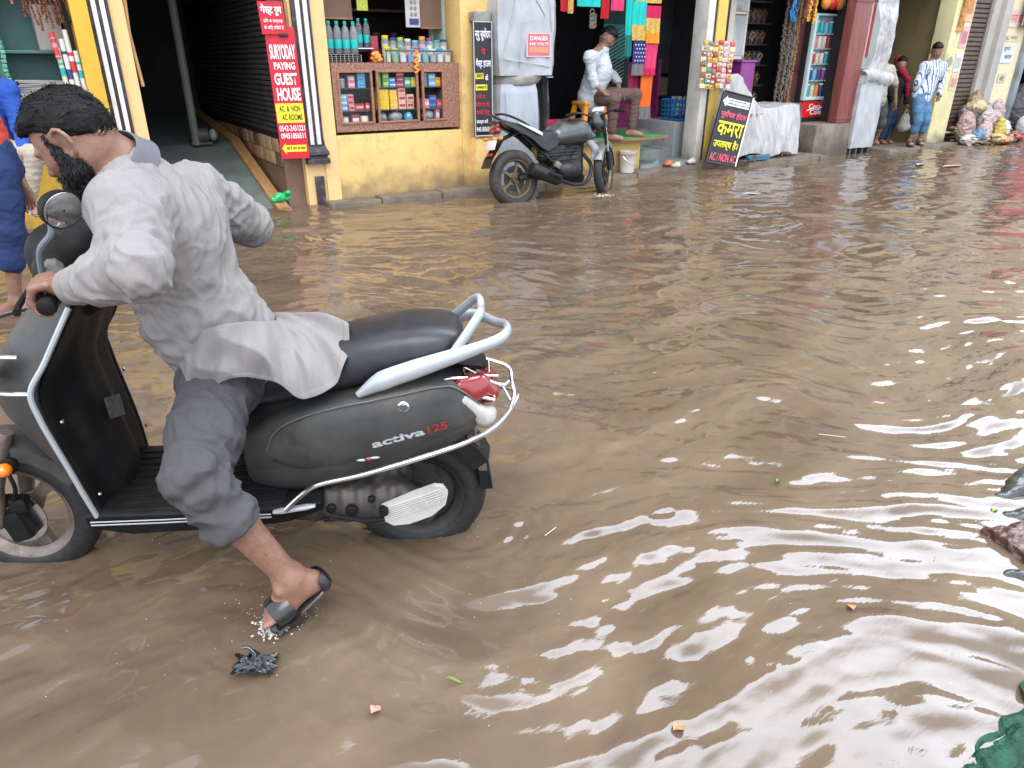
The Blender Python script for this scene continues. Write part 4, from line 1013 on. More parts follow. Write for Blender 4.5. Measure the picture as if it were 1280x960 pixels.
def add_head(b, c, f, u, S=1.0, jaw=True):
    c = Vector(c); f, u, l = basis(f, u); M = rotm(f, l, u)
    def P(x, y, z): return c+(f*x+l*y+u*z)*S
    b.ell(P(-.012, 0, .022), (.094*S, .074*S, .092*S), M, .02*S)
    b.ell(P(.020, 0, -.030), (.066*S, .060*S, .075*S), M, .03*S)
    b.ell(P(.052, 0, -.078), (.026*S, .032*S, .022*S), M, .03*S)          # chin
    for sg in (1, -1):
        b.cone(P(-.01, sg*.055, -.045), P(.045, sg*.025, -.085), .018*S, .016*S, .025*S)   # jaw line
        b.ell(P(.052, sg*.036, -.018), (.022*S, .022*S, .018*S), M, .02*S)  # cheek bone
        b.ell(P(.072, sg*.028, .024), (.014*S, .026*S, .008*S), M, .012*S)  # brow
        b.ell(P(-.016, sg*.076, -.004), (.019*S, .006*S, .028*S), M @ Matrix.Rotation(R(-sg*24), 3, 'Z') @ Matrix.Rotation(R(-12), 3, 'Y'), .004*S)  # ear
        rim = [P(-.016+.023*math.cos(R(q)), sg*(.083-.012*math.cos(R(q))), -.002+.034*math.sin(R(q))) for q in (20, 60, 95, 130, 165, 200, 235, 262)]
        for a_, b_ in zip(rim, rim[1:]): b.cone(a_, b_, .0062*S, .0062*S, .003*S)
        b.ell(P(-.010, sg*.080, -.034), (.010*S, .006*S, .009*S), M, .005*S)  # lobe
        b.ell(P(.004, sg*.075, -.022), (.010*S, .007*S, .012*S), M, .005*S)
    b.cone(P(.078, 0, .012), P(.098, 0, -.018), .008*S, .0125*S, .008*S)     # nose
    for sg in (1, -1): b.ell(P(.089, sg*.011, -.023), (.012*S, .009*S, .008*S), M, .006*S)
    b.ell(P(.076, 0, -.048), (.012*S, .022*S, .006*S), M, .006*S)
    b.ell(P(.074, 0, -.058), (.012*S, .019*S, .006*S), M, .006*S)
    return P, M
def face_bits(root, P, M, S, brow=True):
    for sg in (1, -1):
        mb = MB(); mb.ell(P(.070, sg*.029, .004), (.0105*S, .013*S, .0085*S), M, 12, 8); e = mb.build('eye', m_eye, root)
        mb = MB(); mb.ell(P(.078, sg*.030, .003), (.0045*S, .0052*S, .0052*S), M, 10, 6); mb.build('iris', m_iris, e)
        if not brow: continue
        mb = MB(); mb.loft([[P(.076-.012*abs(q-.3)+.004*math.cos(a), sg*(.012+.036*q), .026+.004*math.sin(q*3)+.004*(1-q*.6)*math.sin(a)) for a in [k*math.pi/3 for k in range(6)]] for q in (0, .3, .6, 1)]); mb.build('eyebrow', m_hair, root)
    mb = MB(); mb.ell(P(.083, 0, -.053), (.0075*S, .02*S, .0065*S), M, 12, 6); mb.build('lips', m_lip, root)
def hair_body(P, M, S, front=.0, low=-.03, thick=.012, topk=.02, k=.02, back=.9):
    b = Body(k=k*S)
    b.ell(P(-.016, 0, .028), ((.094+thick)*S, (.074+thick*.75)*S, (.090+thick+topk*.5)*S), M, .01)
    b.ell(P(.025, 0, .075), (.062*S, .066*S, (.030+topk*.6)*S), M, .03*S)
    c0 = P(0, 0, 0); f = M.col[0]; u = M.col[2]
    def cutf(X, Y, Z):
        # keep behind the hairline: x < front at brow height, rising to the crown; above the nape
        x = ((X-c0.x)*f.x+(Y-c0.y)*f.y+(Z-c0.z)*f.z)/S; z = ((X-c0.x)*u.x+(Y-c0.y)*u.y+(Z-c0.z)*u.z)/S
        a = (x-(front+np.clip((z-.02)*1.35, -.02, .12)))*.8
        d = (low-z)+np.where(x < -.03, (x+.03)*back, np.minimum((x+.03)*.9, .06))
        return np.maximum(a, d*.8)*S
    return b.cut(cutf)
def finger_hand(b, wr, dirn, palm, side, S=1.0, curl=.5, r=.0085, k=.006):
    """relaxed hand from a wrist: dirn = where the fingers point, palm = palm normal, side = thumb side"""
    wr = Vector(wr); d, p, _ = basis(dirn, palm); s = Vector(side); s = (s-d*s.dot(d)-p*s.dot(p)).normalized()
    M = rotm(d, s, p)
    b.ell(wr+d*.048*S, (.052*S, .041*S, .016*S), M, .012)
    for i, (o, L) in enumerate(((.030, .070), (.010, .078), (-.010, .072), (-.029, .056))):
        a0 = wr+d*.085*S+s*o*S; a = a0; ang = curl*.35
        for j, f_ in enumerate((.45, .32, .23)):
            dd = d*math.cos(ang)+p*math.sin(ang)+s*o*1.2; q = a+dd.normalized()*L*f_*S
            b.cone(a, q, r*S*(1-.1*j), r*S*(.92-.1*j), k); a = q; ang += curl
    a = wr+d*.025*S+s*.032*S; q = a+(d*.6+s*.7+p*.25).normalized()*.036*S; b.cone(a, q, .0125*S, .0105*S, k+.004)
    b.cone(q, q+(d*.85+s*.25+p*.4).normalized()*.032*S, .0105*S, .008*S, k)
def foot(b, ank, toe, S=1.0, k=.02):
    ank = Vector(ank); toe = Vector(toe); d = toe-ank; d.z = 0; d = d.normalized(); sd = Vector((-d.y, d.x, 0)); zb = toe.z
    heel = Vector((ank.x, ank.y, 0))-d*.05*S; heel.z = zb+.012
    b.cone(heel+Vector((0, 0, .015)), ank, .032*S, .036*S, k); ball = Vector((ank.x, ank.y, 0))+d*.125*S; ball.z = zb+.006
    b.cone(ank-Vector((0, 0, .02)), ball+Vector((0, 0, .012)), .036*S, .027*S, k); b.cone(heel+Vector((0, 0, .006)), ball, .030*S, .030*S, k)
    b.cone(ball-sd*.018*S, ball+sd*.018*S, .024*S, .024*S, .015)
    for i, (o, L) in enumerate(((.030, .058), (.013, .056), (-.002, .05), (-.017, .042), (-.031, .033))):
        a = ball+sd*o*S*.9; b.cone(a, a+d*L*S, .0125*S if i == 0 else .0095*S, .010*S if i == 0 else .0075*S, .004)

def rider():
    T = S_T
    def W(p): return T @ Vector(p)
    def X(px, py, t): return W(SL(px, py, t))
    def D(v): return (T.to_3x3() @ Vector(v)).normalized()
    hc = X(94, 178, .10); f, u, l = basis(D((.80, -.03, -.56)), D((.52, .0, .85)))
    nk = X(150, 207, .06); shL = X(163, 262, .20); shR = X(243, 243, -.16); elL = X(174, 338, .47); wrL = X(96, 357, .37); elR = X(312, 281, -.36); wrR = W((.80, -.34, .94))
    pel = X(292, 448, 0); wai = X(262, 388, .03); ch = X(208, 292, .04)
    b = Body(k=.03)
    HS = .97; P, M = add_head(b, hc, f, u, HS)
    b.cone(P(-.035, 0, -.04), nk, .052, .062, .03); b.cone(nk, ch, .06, .09); b.cone(ch, pel, .10, .10)
    b.cone(shL, nk, .035, .045); b.cone(shR, nk, .03, .045)
    b.chain([(shL, .042), (elL, .035), (wrL, .026)]); b.chain([(shR, .042), (elR, .035), (wrR, .026)])
    # left hand closed round the grip
    G0, G1 = W((.872, .25, .932)), W((.846, .375, .922)); ga = (G1-G0).normalized(); fw = D((1, 0, 0)); fw = (fw-ga*fw.dot(ga)).normalized(); up = ga.cross(fw); up = up if up.z > 0 else -up
    def hand(gc, wr, ga):
        def g(x, a, z): return gc+fw*x+ga*a+up*z
        b.cone(wr, g(-.030, 0, .020), .027, .026, .02)
        b.ell(g(-.020, 0, .028), (.034, .042, .020), rotm(fw, ga, up), .015)
        for i, o in enumerate((.034, .012, -.011, -.033)):
            L = (.92, 1.0, 1.02, .95)[i]
            pts = [g(-.004, o, .040), g(.028*L, o, .034), g(.040*L, o+.001, .004), g(.026*L, o+.002, -.022), g(.004, o+.002, -.026)]
            for (a, q), r0 in zip(zip(pts, pts[1:]), (.0115, .0105, .0095, .009)): b.cone(a, q, r0, r0*.93, .004)
        a = g(-.026, -.030, .014); q = g(-.020, -.046, -.012); b.cone(a, q, .0135, .0115, .008); b.cone(q, g(.006, -.052, -.026), .0115, .0085, .004)
    hand(W((.856, .325, .926)), wrL, ga)
    ga2 = D((-.12, -1, -.06)); hand(W((.856, -.325, .926)), wrR, ga2)
    # legs below the rolled trousers
    hipL = X(274, 478, .10); knL = X(243, 597, .40); cuL = X(290, 652, .41); anL = X(362, 722, .38)
    b.chain([(hipL, .07), (knL, .05)]); b.cone(knL, knL+(anL-knL)*.4, .05, .047); b.cone(knL+(anL-knL)*.4, anL, .047, .0335)
    hl = X(390, 727, .36); bl = X(351, 761, .405); to = X(322, 782, .435)
    b.cone(anL+Vector((0, 0, -.006)), hl, .032, .026, .03); b.cone(anL, bl, .034, .030, .03); b.cone(hl, bl, .026, .028, .03)
    nrm = (bl-hl).normalized(); sd = D((-.3, 1, 0)); sd = (sd-nrm*sd.dot(nrm)).normalized()
    for i in range(5):
        a = bl+sd*(.026-.013*i); b.cone(a, a+(to-bl).normalized()*(.055-.005*i), .012-.001*i, .0095, .006)
    b.ell(X(350, 739, .415), (.015, .015, .015), None, .012)                # outer ankle bone
    knR = W((.72, -.32, .42)); anR = W((.50, -.36, .02))
    b.cone(W((.60, -.1, .62)), knR, .07, .05); b.cone(knR, anR, .048, .034); foot(b, anR, W((.68, -.38, -.10)))
    root = b.build('person', .0052, m_skin, None, smooth=2)
    recenter(root); tag(root, 'bearded man in pale kurta bending forward astride the scooter, gripping its handlebar', 'person')
    face_bits(root, P, M, HS)
    # hair: thick on top, clipped short at the sides
    hb = hair_body(P, M, HS, front=.034, low=.014, thick=.0025, topk=.012, back=.9)
    def strands(V, N):
        q = (V-np.array(hc)); a = q@np.array(f); c_ = q@np.array(l); z = q@np.array(u)
        return .0022*noise3(c_*170+a*20, a*30, z*60, 3)+.004*noise3(a*26, c_*34, z*30, 5)*(z > .04)
    fv, uv, lv = np.array(f), np.array(u), np.array(l)
    hairy(hb, 'hair', .0042, m_hair, root, strands, [dict(n=12000, L=.020, flow=lambda p, n: -fv*.8-uv*.25+lv*(.25*np.sin((p-np.array(hc))@lv*60))[:, None]+.3*uv*(((p-np.array(hc))@fv > .05))[:, None], rnd=.10, lift=.0016), dict(n=500, L=.012, flow=lambda p, n: -fv+uv*.4, rnd=.8, lift=.009)])
    m_fade = mat('stubble_hair', (.011, .008, .007), .6, var=.6, vs=120, spec=.2, bump=.5, bs=250, bd=.003)
    fb = hair_body(P, M, HS, front=-.012, low=.004, thick=.0028, topk=.0, back=1.0); hairy(fb, 'hair_fade', .0045, m_fade, root, None, [dict(n=5000, L=.008, flow=lambda p, n: -np.array(f)*.6-np.array(u), rnd=.3, lift=.001, wid=.0008)])
    # beard along the jaw
    bb = Body(k=.025)
    for sg in (1, -1):
        bb.cone(P(.016, sg*.0665, .038), P(.016, sg*.068, -.008), .006, .007); bb.cone(P(.016, sg*.068, -.008), P(.014, sg*.062, -.052), .007, .017); bb.cone(P(.010, sg*.060, -.045), P(.055, sg*.030, -.088), .025, .030); bb.cone(P(.02, sg*.058, -.06), P(.05, sg*.036, -.10), .02, .026)
        bb.cone(P(.074, sg*.02, -.038), P(.068, sg*.03, -.07), .007, .012)
    bb.cone(P(.062, -.022, -.094), P(.062, .022, -.094), .026, .026); bb.cone(P(.085, -.016, -.0395), P(.085, .016, -.0395), .007, .007, .01)
    bb.cone(P(.058, 0, -.10), P(.072, 0, -.118), .028, .018)
    hairy(bb, 'beard', .0042, m_hair, root, lambda V, N: .003*noise3(V[:, 0]*120, V[:, 1]*120, V[:, 2]*70, 9), [dict(n=6000, L=.016, flow=lambda p, n: -np.array(u)+np.array(f)*.35, rnd=.35, lift=.006)])
    # kurta
    m_k = cloth('kurta_cotton', (.245, .229, .222), .2, var=.08, vs=3, stain=(.150, .138, .135), ss=4, sa=.7, stretch=(1, 1, .45))
    kb = Body(k=.06)
    fdir = D((1, .05, -.35))
    wb = X(268, 405, .02)
    kb.cone(wb, ch, .134, .150, .08, .80, fdir); kb.cone(ch, nk+(ch-nk)*.28, .150, .092, .08, .85, fdir); kb.cone(nk+(ch-nk)*.38, nk+(ch-nk)*.08, .085, .066, .04)
    kb.cone(X(230, 398, .07), X(215, 360, .05), .10, .09, .08)                           # belly cloth hanging
    kb.cone(pel+D((0, 0, 1))*.02, wb, .158, .145, .06, .92, fdir)
    kb.chain([(shL-D((0, 0, 1))*.01, .078), (shL+(elL-shL)*.5, .066), (elL, .054)], .05)
    kb.chain([(elL, .052), (elL+(wrL-elL)*.5, .049), (wrL, .037)], .03)
    kb.cone(ch+(shL-ch)*.55, shL, .10, .08); kb.cone(ch+(shR-ch)*.6, shR, .10, .075)
    kb.chain([(shR, .075), (shR+(elR-shR)*.5, .068), (elR, .058)], .05); kb.chain([(elR, .056), (wrR, .040)], .03)
    wd = (wrL-elL).normalized(); wc = wrL+wd*.012
    kb.cut(lambda X_, Y_, Z_: np.where((X_-wrL.x)**2+(Y_-wrL.y)**2+(Z_-wrL.z)**2 < .0100, (X_-wc.x)*wd.x+(Y_-wc.y)*wd.y+(Z_-wc.z)*wd.z, -1.0))
    f1 = folds(9, .0085, D((-.35, .45, -.8)), 2, .16); f2 = folds(20, .0042, D((-.2, .3, -.9)), 8, .25); f3 = folds(12, .0075, D((.25, .1, 1)), 14, 1.5); fa = folds(15, .0085, (wrL-elL), 31, 1.7); fb_ = folds(13, .0065, (elL-shL), 37, .35)
    def seg(V, a, c):
        a = np.array(a); d = np.array(c)-a; t = np.clip(((V-a)@d)/(d@d), 0, 1); return np.linalg.norm(V-a-np.outer(t, d), axis=1), t
    def kd(V, N):
        dl, tl_ = seg(V, elL, wrL); du, tu = seg(V, shL, elL); dr, tr_ = seg(V, shR, elR)
        fore = np.clip(1-(dl-.075)/.03, 0, 1); upp = np.clip(1-(du-.09)/.03, 0, 1)*(1-fore); rgt = np.clip(1-(dr-.085)/.03, 0, 1)
        tor = np.clip(1-fore-upp-rgt, 0, 1)
        lowr = np.clip((X(260, 330, .1).z-V[:, 2])/.14, 0, 1)
        q = V-np.array(wrL); s_ = -(q@np.array(wd)); ring = np.sin(s_*120+7*noise3(V[:, 0]*9, V[:, 1]*9, V[:, 2]*9, 4))*.0035*np.exp(-(s_/.12)**2)
        return tor*(f1(V, N)*(1-.5*lowr)+f2(V, N)+f3(V, N)*(.12+lowr))+fore*(fa(V, N)*(.5+.7*(1-tl_))+ring+f2(V, N)*.5)+upp*(fb_(V, N)+fa(V, N)*.8*tu)+rgt*(fb_(V, N)+fa(V, N)*.6)
    kb.build('kurta', .0055, m_k, root, disp=kd, smooth=2)
    mb = MB(); mb.lathe([(.0385, -.052), (.0415, -.05), (.0425, -.01), (.0405, .008), (.037, .010), (.034, -.004)], wc, wd, 30, capped=False); mb.build('cuff', m_k, root)
    # skirt of the kurta spread over the seat: a draped sheet
    waist = smoothpath([X(222, 440, .13), X(236, 418, .165), X(272, 408, .185), X(310, 402, .165), X(338, 402, .09), X(346, 400, .0), X(338, 398, -.12), X(300, 400, -.17)], 8)
    hem = smoothpath([X(237, 488, .185), X(262, 485, .20), X(300, 472, .215), X(345, 478, .205), X(381, 499, .19), X(428, 470, .155), X(436, 409, .03), X(415, 402, -.13)], 8)
    n = len(waist); mb = MB()
    def sk(a, v):
        i = min(int(a*(n-1)), n-2); t = a*(n-1)-i
        A = waist[i]*(1-t)+waist[i+1]*t; B = hem[i]*(1-t)+hem[i+1]*t
        p = A*(1-v)+B*v
        nn = D((-.1, 1, .55)) if a < .7 else D((0, .3, 1))
        w = .012*(1-2*abs(math.sin(a*17+1.6*math.sin(v*3+a*5))))*(.25+v*.7)*(1 if a < .65 else .5)+.006*math.sin(a*61+v*6+1)*(.3+v)+.006*math.sin(v*9+a*23)
        return p+nn*(w+.026*math.sin(math.pi*v)*(1-a*.4)+.008)
    mb.grid(sk, 110, 30); sk_o = mb.build('kurta_skirt', m_k, root, solid=.003, subdiv=1, angle=80)
    mb = MB(); mb.grid(lambda a, v: sk(a, v)+(D((-.1, 1, .55)) if a < .7 else D((0, .3, 1)))*.0028, 110, 3, 0, 1, .93, 1.003); mb.build('hem', m_k, sk_o, solid=.002, subdiv=1, angle=80)
    # collar
    m_col = cloth('kurta_collar', (.13, .133, .15), .25)
    cb = MB(); ca = (P(-.035, 0, -.04)-nk).normalized(); cu_, cv_ = basis(D((1, 0, -.2)), ca)[0], basis(D((1, 0, -.2)), ca)[2]
    cc = nk+ca*.012
    def ringp(h, r_, lift): return [cc+ca*(h+lift*math.cos(a))+cu_*math.cos(a)*r_*1.08+cv_*math.sin(a)*r_ for a in [2*math.pi*k/36 for k in range(36)]]
    cb.loft([ringp(-.024, .094, -.012), ringp(.0, .084, -.010), ringp(.028, .077, -.006), ringp(.031, .072, -.006), ringp(.0, .070, -.006)], caps=False); cb.build('collar', m_col, root, angle=70)
    # trousers
    m_t = cloth('grey_trousers', (.074, .070, .073), .3, var=.12, vs=4, stain=(.06, .06, .07), ss=5, sa=.4)
    tb = Body(k=.05)
    tb.cone(pel+D((0, 0, 1))*-.0, hipL, .135, .10); tb.chain([(hipL, .098), (hipL+(knL-hipL)*.55, .083), (knL, .068)], .04)
    e = cuL+(anL-knL).normalized()*.015
    tb.chain([(knL, .068), (cuL, .059)], .03); tb.cone(cuL-(anL-knL).normalized()*.03, e, .064, .066, .01)
    kd_ = (anL-knL).normalized()
    tb.cone(pel, W((.60, -.1, .60)), .13, .10); tb.chain([(W((.60, -.1, .60)), .10), (knR, .078), (knR+(anR-knR)*.3, .062)], .04)
    tb.cut(lambda X_, Y_, Z_: np.where((X_-cuL.x)**2+(Y_-cuL.y)**2+(Z_-cuL.z)**2 < .03, (X_-e.x)*kd_.x+(Y_-e.y)*kd_.y+(Z_-e.z)*kd_.z, -1.0))
    g1 = folds(11, .010, D((.35, .1, 1)), 22, 1.3); g2 = folds(19, .0045, D((.1, 0, 1)), 27, .4)
    def td(V, N):
        k_ = np.exp(-((V-np.array(knL+(cuL-knL)*.4))**2).sum(1)/.012)
        return g1(V, N)*(.75+.8*k_)+g2(V, N)*(.7+k_)+.006*k_*np.sin((V@np.array(kd_))*95+4*noise3(V[:, 0]*8, V[:, 1]*8, V[:, 2]*8, 3))
    tb.build('trousers', .0062, m_t, root, disp=td, smooth=2)
    mb = MB(); sd2 = basis(kd_, D((0, 1, 0)))
    mb.lathe([(.0685, -.028), (.071, -.026), (.0715, -.002), (.069, .003), (.060, .003), (.057, -.01)], e, kd_, 30, capped=False); mb.build('trouser_cuff', m_t, root)
    # slide slipper on the raised foot
    m_sl = mat('wet_black_rubber', (.012, .012, .013), .22, var=.3, vs=20, coat=.3)
    mb = MB(); ln = (bl-hl); ln_n = ln.normalized(); dn = sd.cross(ln_n); dn = dn if dn.z < 0 else -dn
    a0 = hl-ln_n*.028+dn*.032; a1 = bl+ln_n*.06+dn*.034; secs = []
    for q, w_ in ((0, .012), (.06, .028), (.2, .036), (.45, .036), (.72, .046), (.9, .042), (1.0, .015)):
        c = a0+(a1-a0)*q; secs.append([c+sd*w_-dn*.010, c+sd*w_*1.05+dn*.012, c-sd*w_*1.05+dn*.012, c-sd*w_-dn*.010])
    mb.loft(secs); sl = mb.build('slipper', m_sl, root, subdiv=1, angle=60)
    mb = MB(); c = bl-ln_n*.004; secs = []
    for k in range(15):
        a = R(-115+k*230/14); secs.append([c+ln_n*o*(.03 if o else 0)+sd*math.sin(a)*(.047+dd)-dn*(math.cos(a)*(.040+dd)) for o, dd in ((-1, 0), (-1, .005), (1, .004), (1, -.001))])
    mb.loft(secs); mb.build('strap', m_sl, sl, subdiv=1, angle=60)
    mb = MB(); secs = []
    for k in range(11):
        a = R(-80+k*16); c = hl-ln_n*.004+dn*.006
        secs.append([c-ln_n*math.cos(a)*(.034+dd)+sd*math.sin(a)*(.036+dd)+dn*o for o, dd in ((-.024, 0), (-.024, .006), (.03, .007), (.03, .001))])
    mb.loft(secs); mb.build('heel_cup', m_sl, sl, subdiv=1, angle=60)
    # hair on the shin
    me = root.data; n = len(me.vertices); V = np.empty(n*3, np.float32); me.vertices.foreach_get('co', V); V = V.reshape(-1, 3)+np.array(root.matrix_basis.translation); N = np.empty(n*3, np.float32); me.vertices.foreach_get('normal', N); N = N.reshape(-1, 3)
    dl, tt = seg(V, knL, anL); ok = (dl < .07) & (tt > .30) & (tt < .93); sh_ = np.array((anL-knL).normalized())
    Pq, Qq = ribbons(V[ok].astype(float), N[ok].astype(float), 420, .011, lambda p, n_: np.tile(sh_, (len(p), 1)), .45, wid=.00022, lift=.003, seed=9)
    mm = bpy.data.meshes.new('leg_hair'); mm.from_pydata(Pq.tolist(), [], Qq.tolist()); mm.materials.append(m_hair); link('leg_hair', mm, root)
    return root
rider()
# ------------------------------------------------------------------ smaller figures
def figure(name_label, hd, J, top_c, bot_c, skin=None, vox=.011, hair=True, shoes=None, S=1.0, sleeve='long', legs='long', face=True, stripes=None, topname='shirt', botname='trousers', collar=True, cat='person', hairk=None, seed=1, tr=1.0):
    """hd = (centre, forward, up); J = joints in world space"""
    skin = skin or m_skind
    g = {k: Vector(v) for k, v in J.items()}
    b = Body(k=.03); P = M = None
    if hd:
        hd = (Vector(hd[0])+(g['neck']-Vector(hd[0])).normalized()*.022*S, hd[1], hd[2]); P, M = add_head(b, hd[0], hd[1], hd[2], S*1.05); b.cone(P(-.03, 0, -.05), g['neck'], .052*S, .058*S)
    b.cone(g['neck'], g['chest'], .06*S, .09*S); b.cone(g['chest'], g['pel'], .10*S, .09*S)
    for q in 'LR':
        if 'sh'+q in g:
            b.cone(g['neck'], g['sh'+q], .05*S, .045*S); b.chain([(g['sh'+q], .042*S), (g['el'+q], .036*S), (g['wr'+q], .026*S)])
            if 'hand'+q in g: finger_hand(b, g['wr'+q], g['hand'+q]-g['wr'+q], g.get('palm'+q, Vector((0, 0, -1))), g.get('thumb'+q, Vector((1, 0, 0))), S*.98, .45)
        if 'kn'+q in g:
            b.chain([(g['pel'], .09*S), (g['hip'+q], .075*S), (g['kn'+q], .05*S)]); kn, an = g['kn'+q], g['an'+q]
            b.cone(kn, kn+(an-kn)*.35, .048*S, .048*S); b.cone(kn+(an-kn)*.35, an, .048*S, .033*S); foot(b, an, g['toe'+q], S)
    root = recenter(b.build('person', vox*.8, skin, None, smooth=1)); tag(root, name_label, cat)
    if hd:
        if face: face_bits(root, P, M, S*1.05, False)
        if hair: hair_body(P, M, S*1.05, front=.012, low=.0, thick=.005, topk=.016, back=.85).build('hair', vox*.75, m_hair, root, disp=lambda V, N: .004*noise3(V[:, 0]*70, V[:, 1]*70, V[:, 2]*70, seed))
    # top garment
    up = (g['neck']-g['pel']).normalized()
    fd = g.get('front', Vector((0, -1, 0)))
    t = Body(k=.05)
    t.cone(g['pel']-up*.02, g['chest'], .150*S*tr, .158*S*tr, .06, .78, fd); t.cone(g['chest'], g['neck']-up*.045, .155*S*tr, .085*S, .06, .85, fd); t.cone(g['neck']-up*.06, g['neck']-up*.005, .075*S, .062*S, .03)
    for q in 'LR':
        if 'sh'+q in g:
            sh, el, wr = g['sh'+q], g['el'+q], g['wr'+q]
            t.cone(g['chest'], sh-up*.03, .115*S, .07*S); t.cone(g['neck']-up*.035, sh-up*.02, .058*S, .058*S, .05); e = el if sleeve == 'long' else sh+(el-sh)*.85
            t.cone(sh-up*.02, e, .064*S, .058*S, .04)
            if sleeve == 'long':
                e2 = el+(wr-el)*.93; t.cone(el, e2, .058*S, .042*S, .02)
            elif sleeve == 'roll': t.cone(sh+(el-sh)*.8, el+(wr-el)*.12, .058*S, .054*S, .02)
    t.build(topname, vox, top_c, root, disp=folds(6, .007*S, up, seed), smooth=1)
    if collar:
        for sg in (1, -1):
            mb = MB(); l = up.cross(fd).normalized(); nb = g['neck']
            mb.loft([[nb+l*sg*x+fd*y+up*z for x, y, z in q] for q in (((.062, -.01, .015), (.072, -.01, -.01)), ((.05, .045, .012), (.062, .055, -.012)), ((.012, .075, -.005), (.05, .085, -.045)))], closed=False); mb.build('collar', top_c, root, solid=.006)
    # lower garment
    if bot_c:
        t = Body(k=.04); t.cone(g['pel']+up*.02, g['pel']-up*.05, .14*S, .13*S, .05, .85, fd)
        for q in 'LR':
            if 'kn'+q not in g: continue
            hp, kn, an = g['hip'+q], g['kn'+q], g['an'+q]
            t.chain([(hp, .098*S), (hp+(kn-hp)*.5, .088*S), (kn, .07*S)])
            if legs == 'long': t.cone(kn, kn+(an-kn)*.88, .068*S, .056*S, .03)
            elif legs == 'rolled': t.cone(kn, kn+(an-kn)*.42, .068*S, .066*S, .03); t.cone(kn+(an-kn)*.36, kn+(an-kn)*.45, .071*S, .071*S, .01)
            else: t.cone(kn, kn+(an-kn)*.12, .075*S, .078*S, .03)
        t.build(botname, vox, bot_c, root, disp=folds(10, .006*S, Vector((0, 0, 1)), seed+9), smooth=1)
    if shoes:
        for q in 'LR':
            if 'an'+q not in g: continue
            an, to = g['an'+q], g['toe'+q]; d = to-an; d.z = 0; d.normalize(); sd = Vector((-d.y, d.x, 0)); z = to.z-.016
            mb = MB(); base = Vector((an.x, an.y, z))
            mb.loft([[base+d*x+sd*w_+ZZ*0, base+d*x+sd*w_+ZZ*.018, base+d*x-sd*w_+ZZ*.018, base+d*x-sd*w_] for x, w_ in ((-.085, .015), (-.06, .034), (.05, .036), (.13, .046), (.185, .03), (.2, .012))]); so = mb.build('sandal', shoes, root, subdiv=1)
            mb = MB(); mb.tube(smoothpath([base+d*.10+sd*.045+ZZ*.01, base+d*.09+sd*.03+ZZ*.06, base+d*.085+ZZ*.07, base+d*.09-sd*.03+ZZ*.06, base+d*.10-sd*.045+ZZ*.01], 4), .014, 6, flat=.4); mb.build('strap', shoes, so)
    return root, P, M
ZZ = Vector((0, 0, 1))
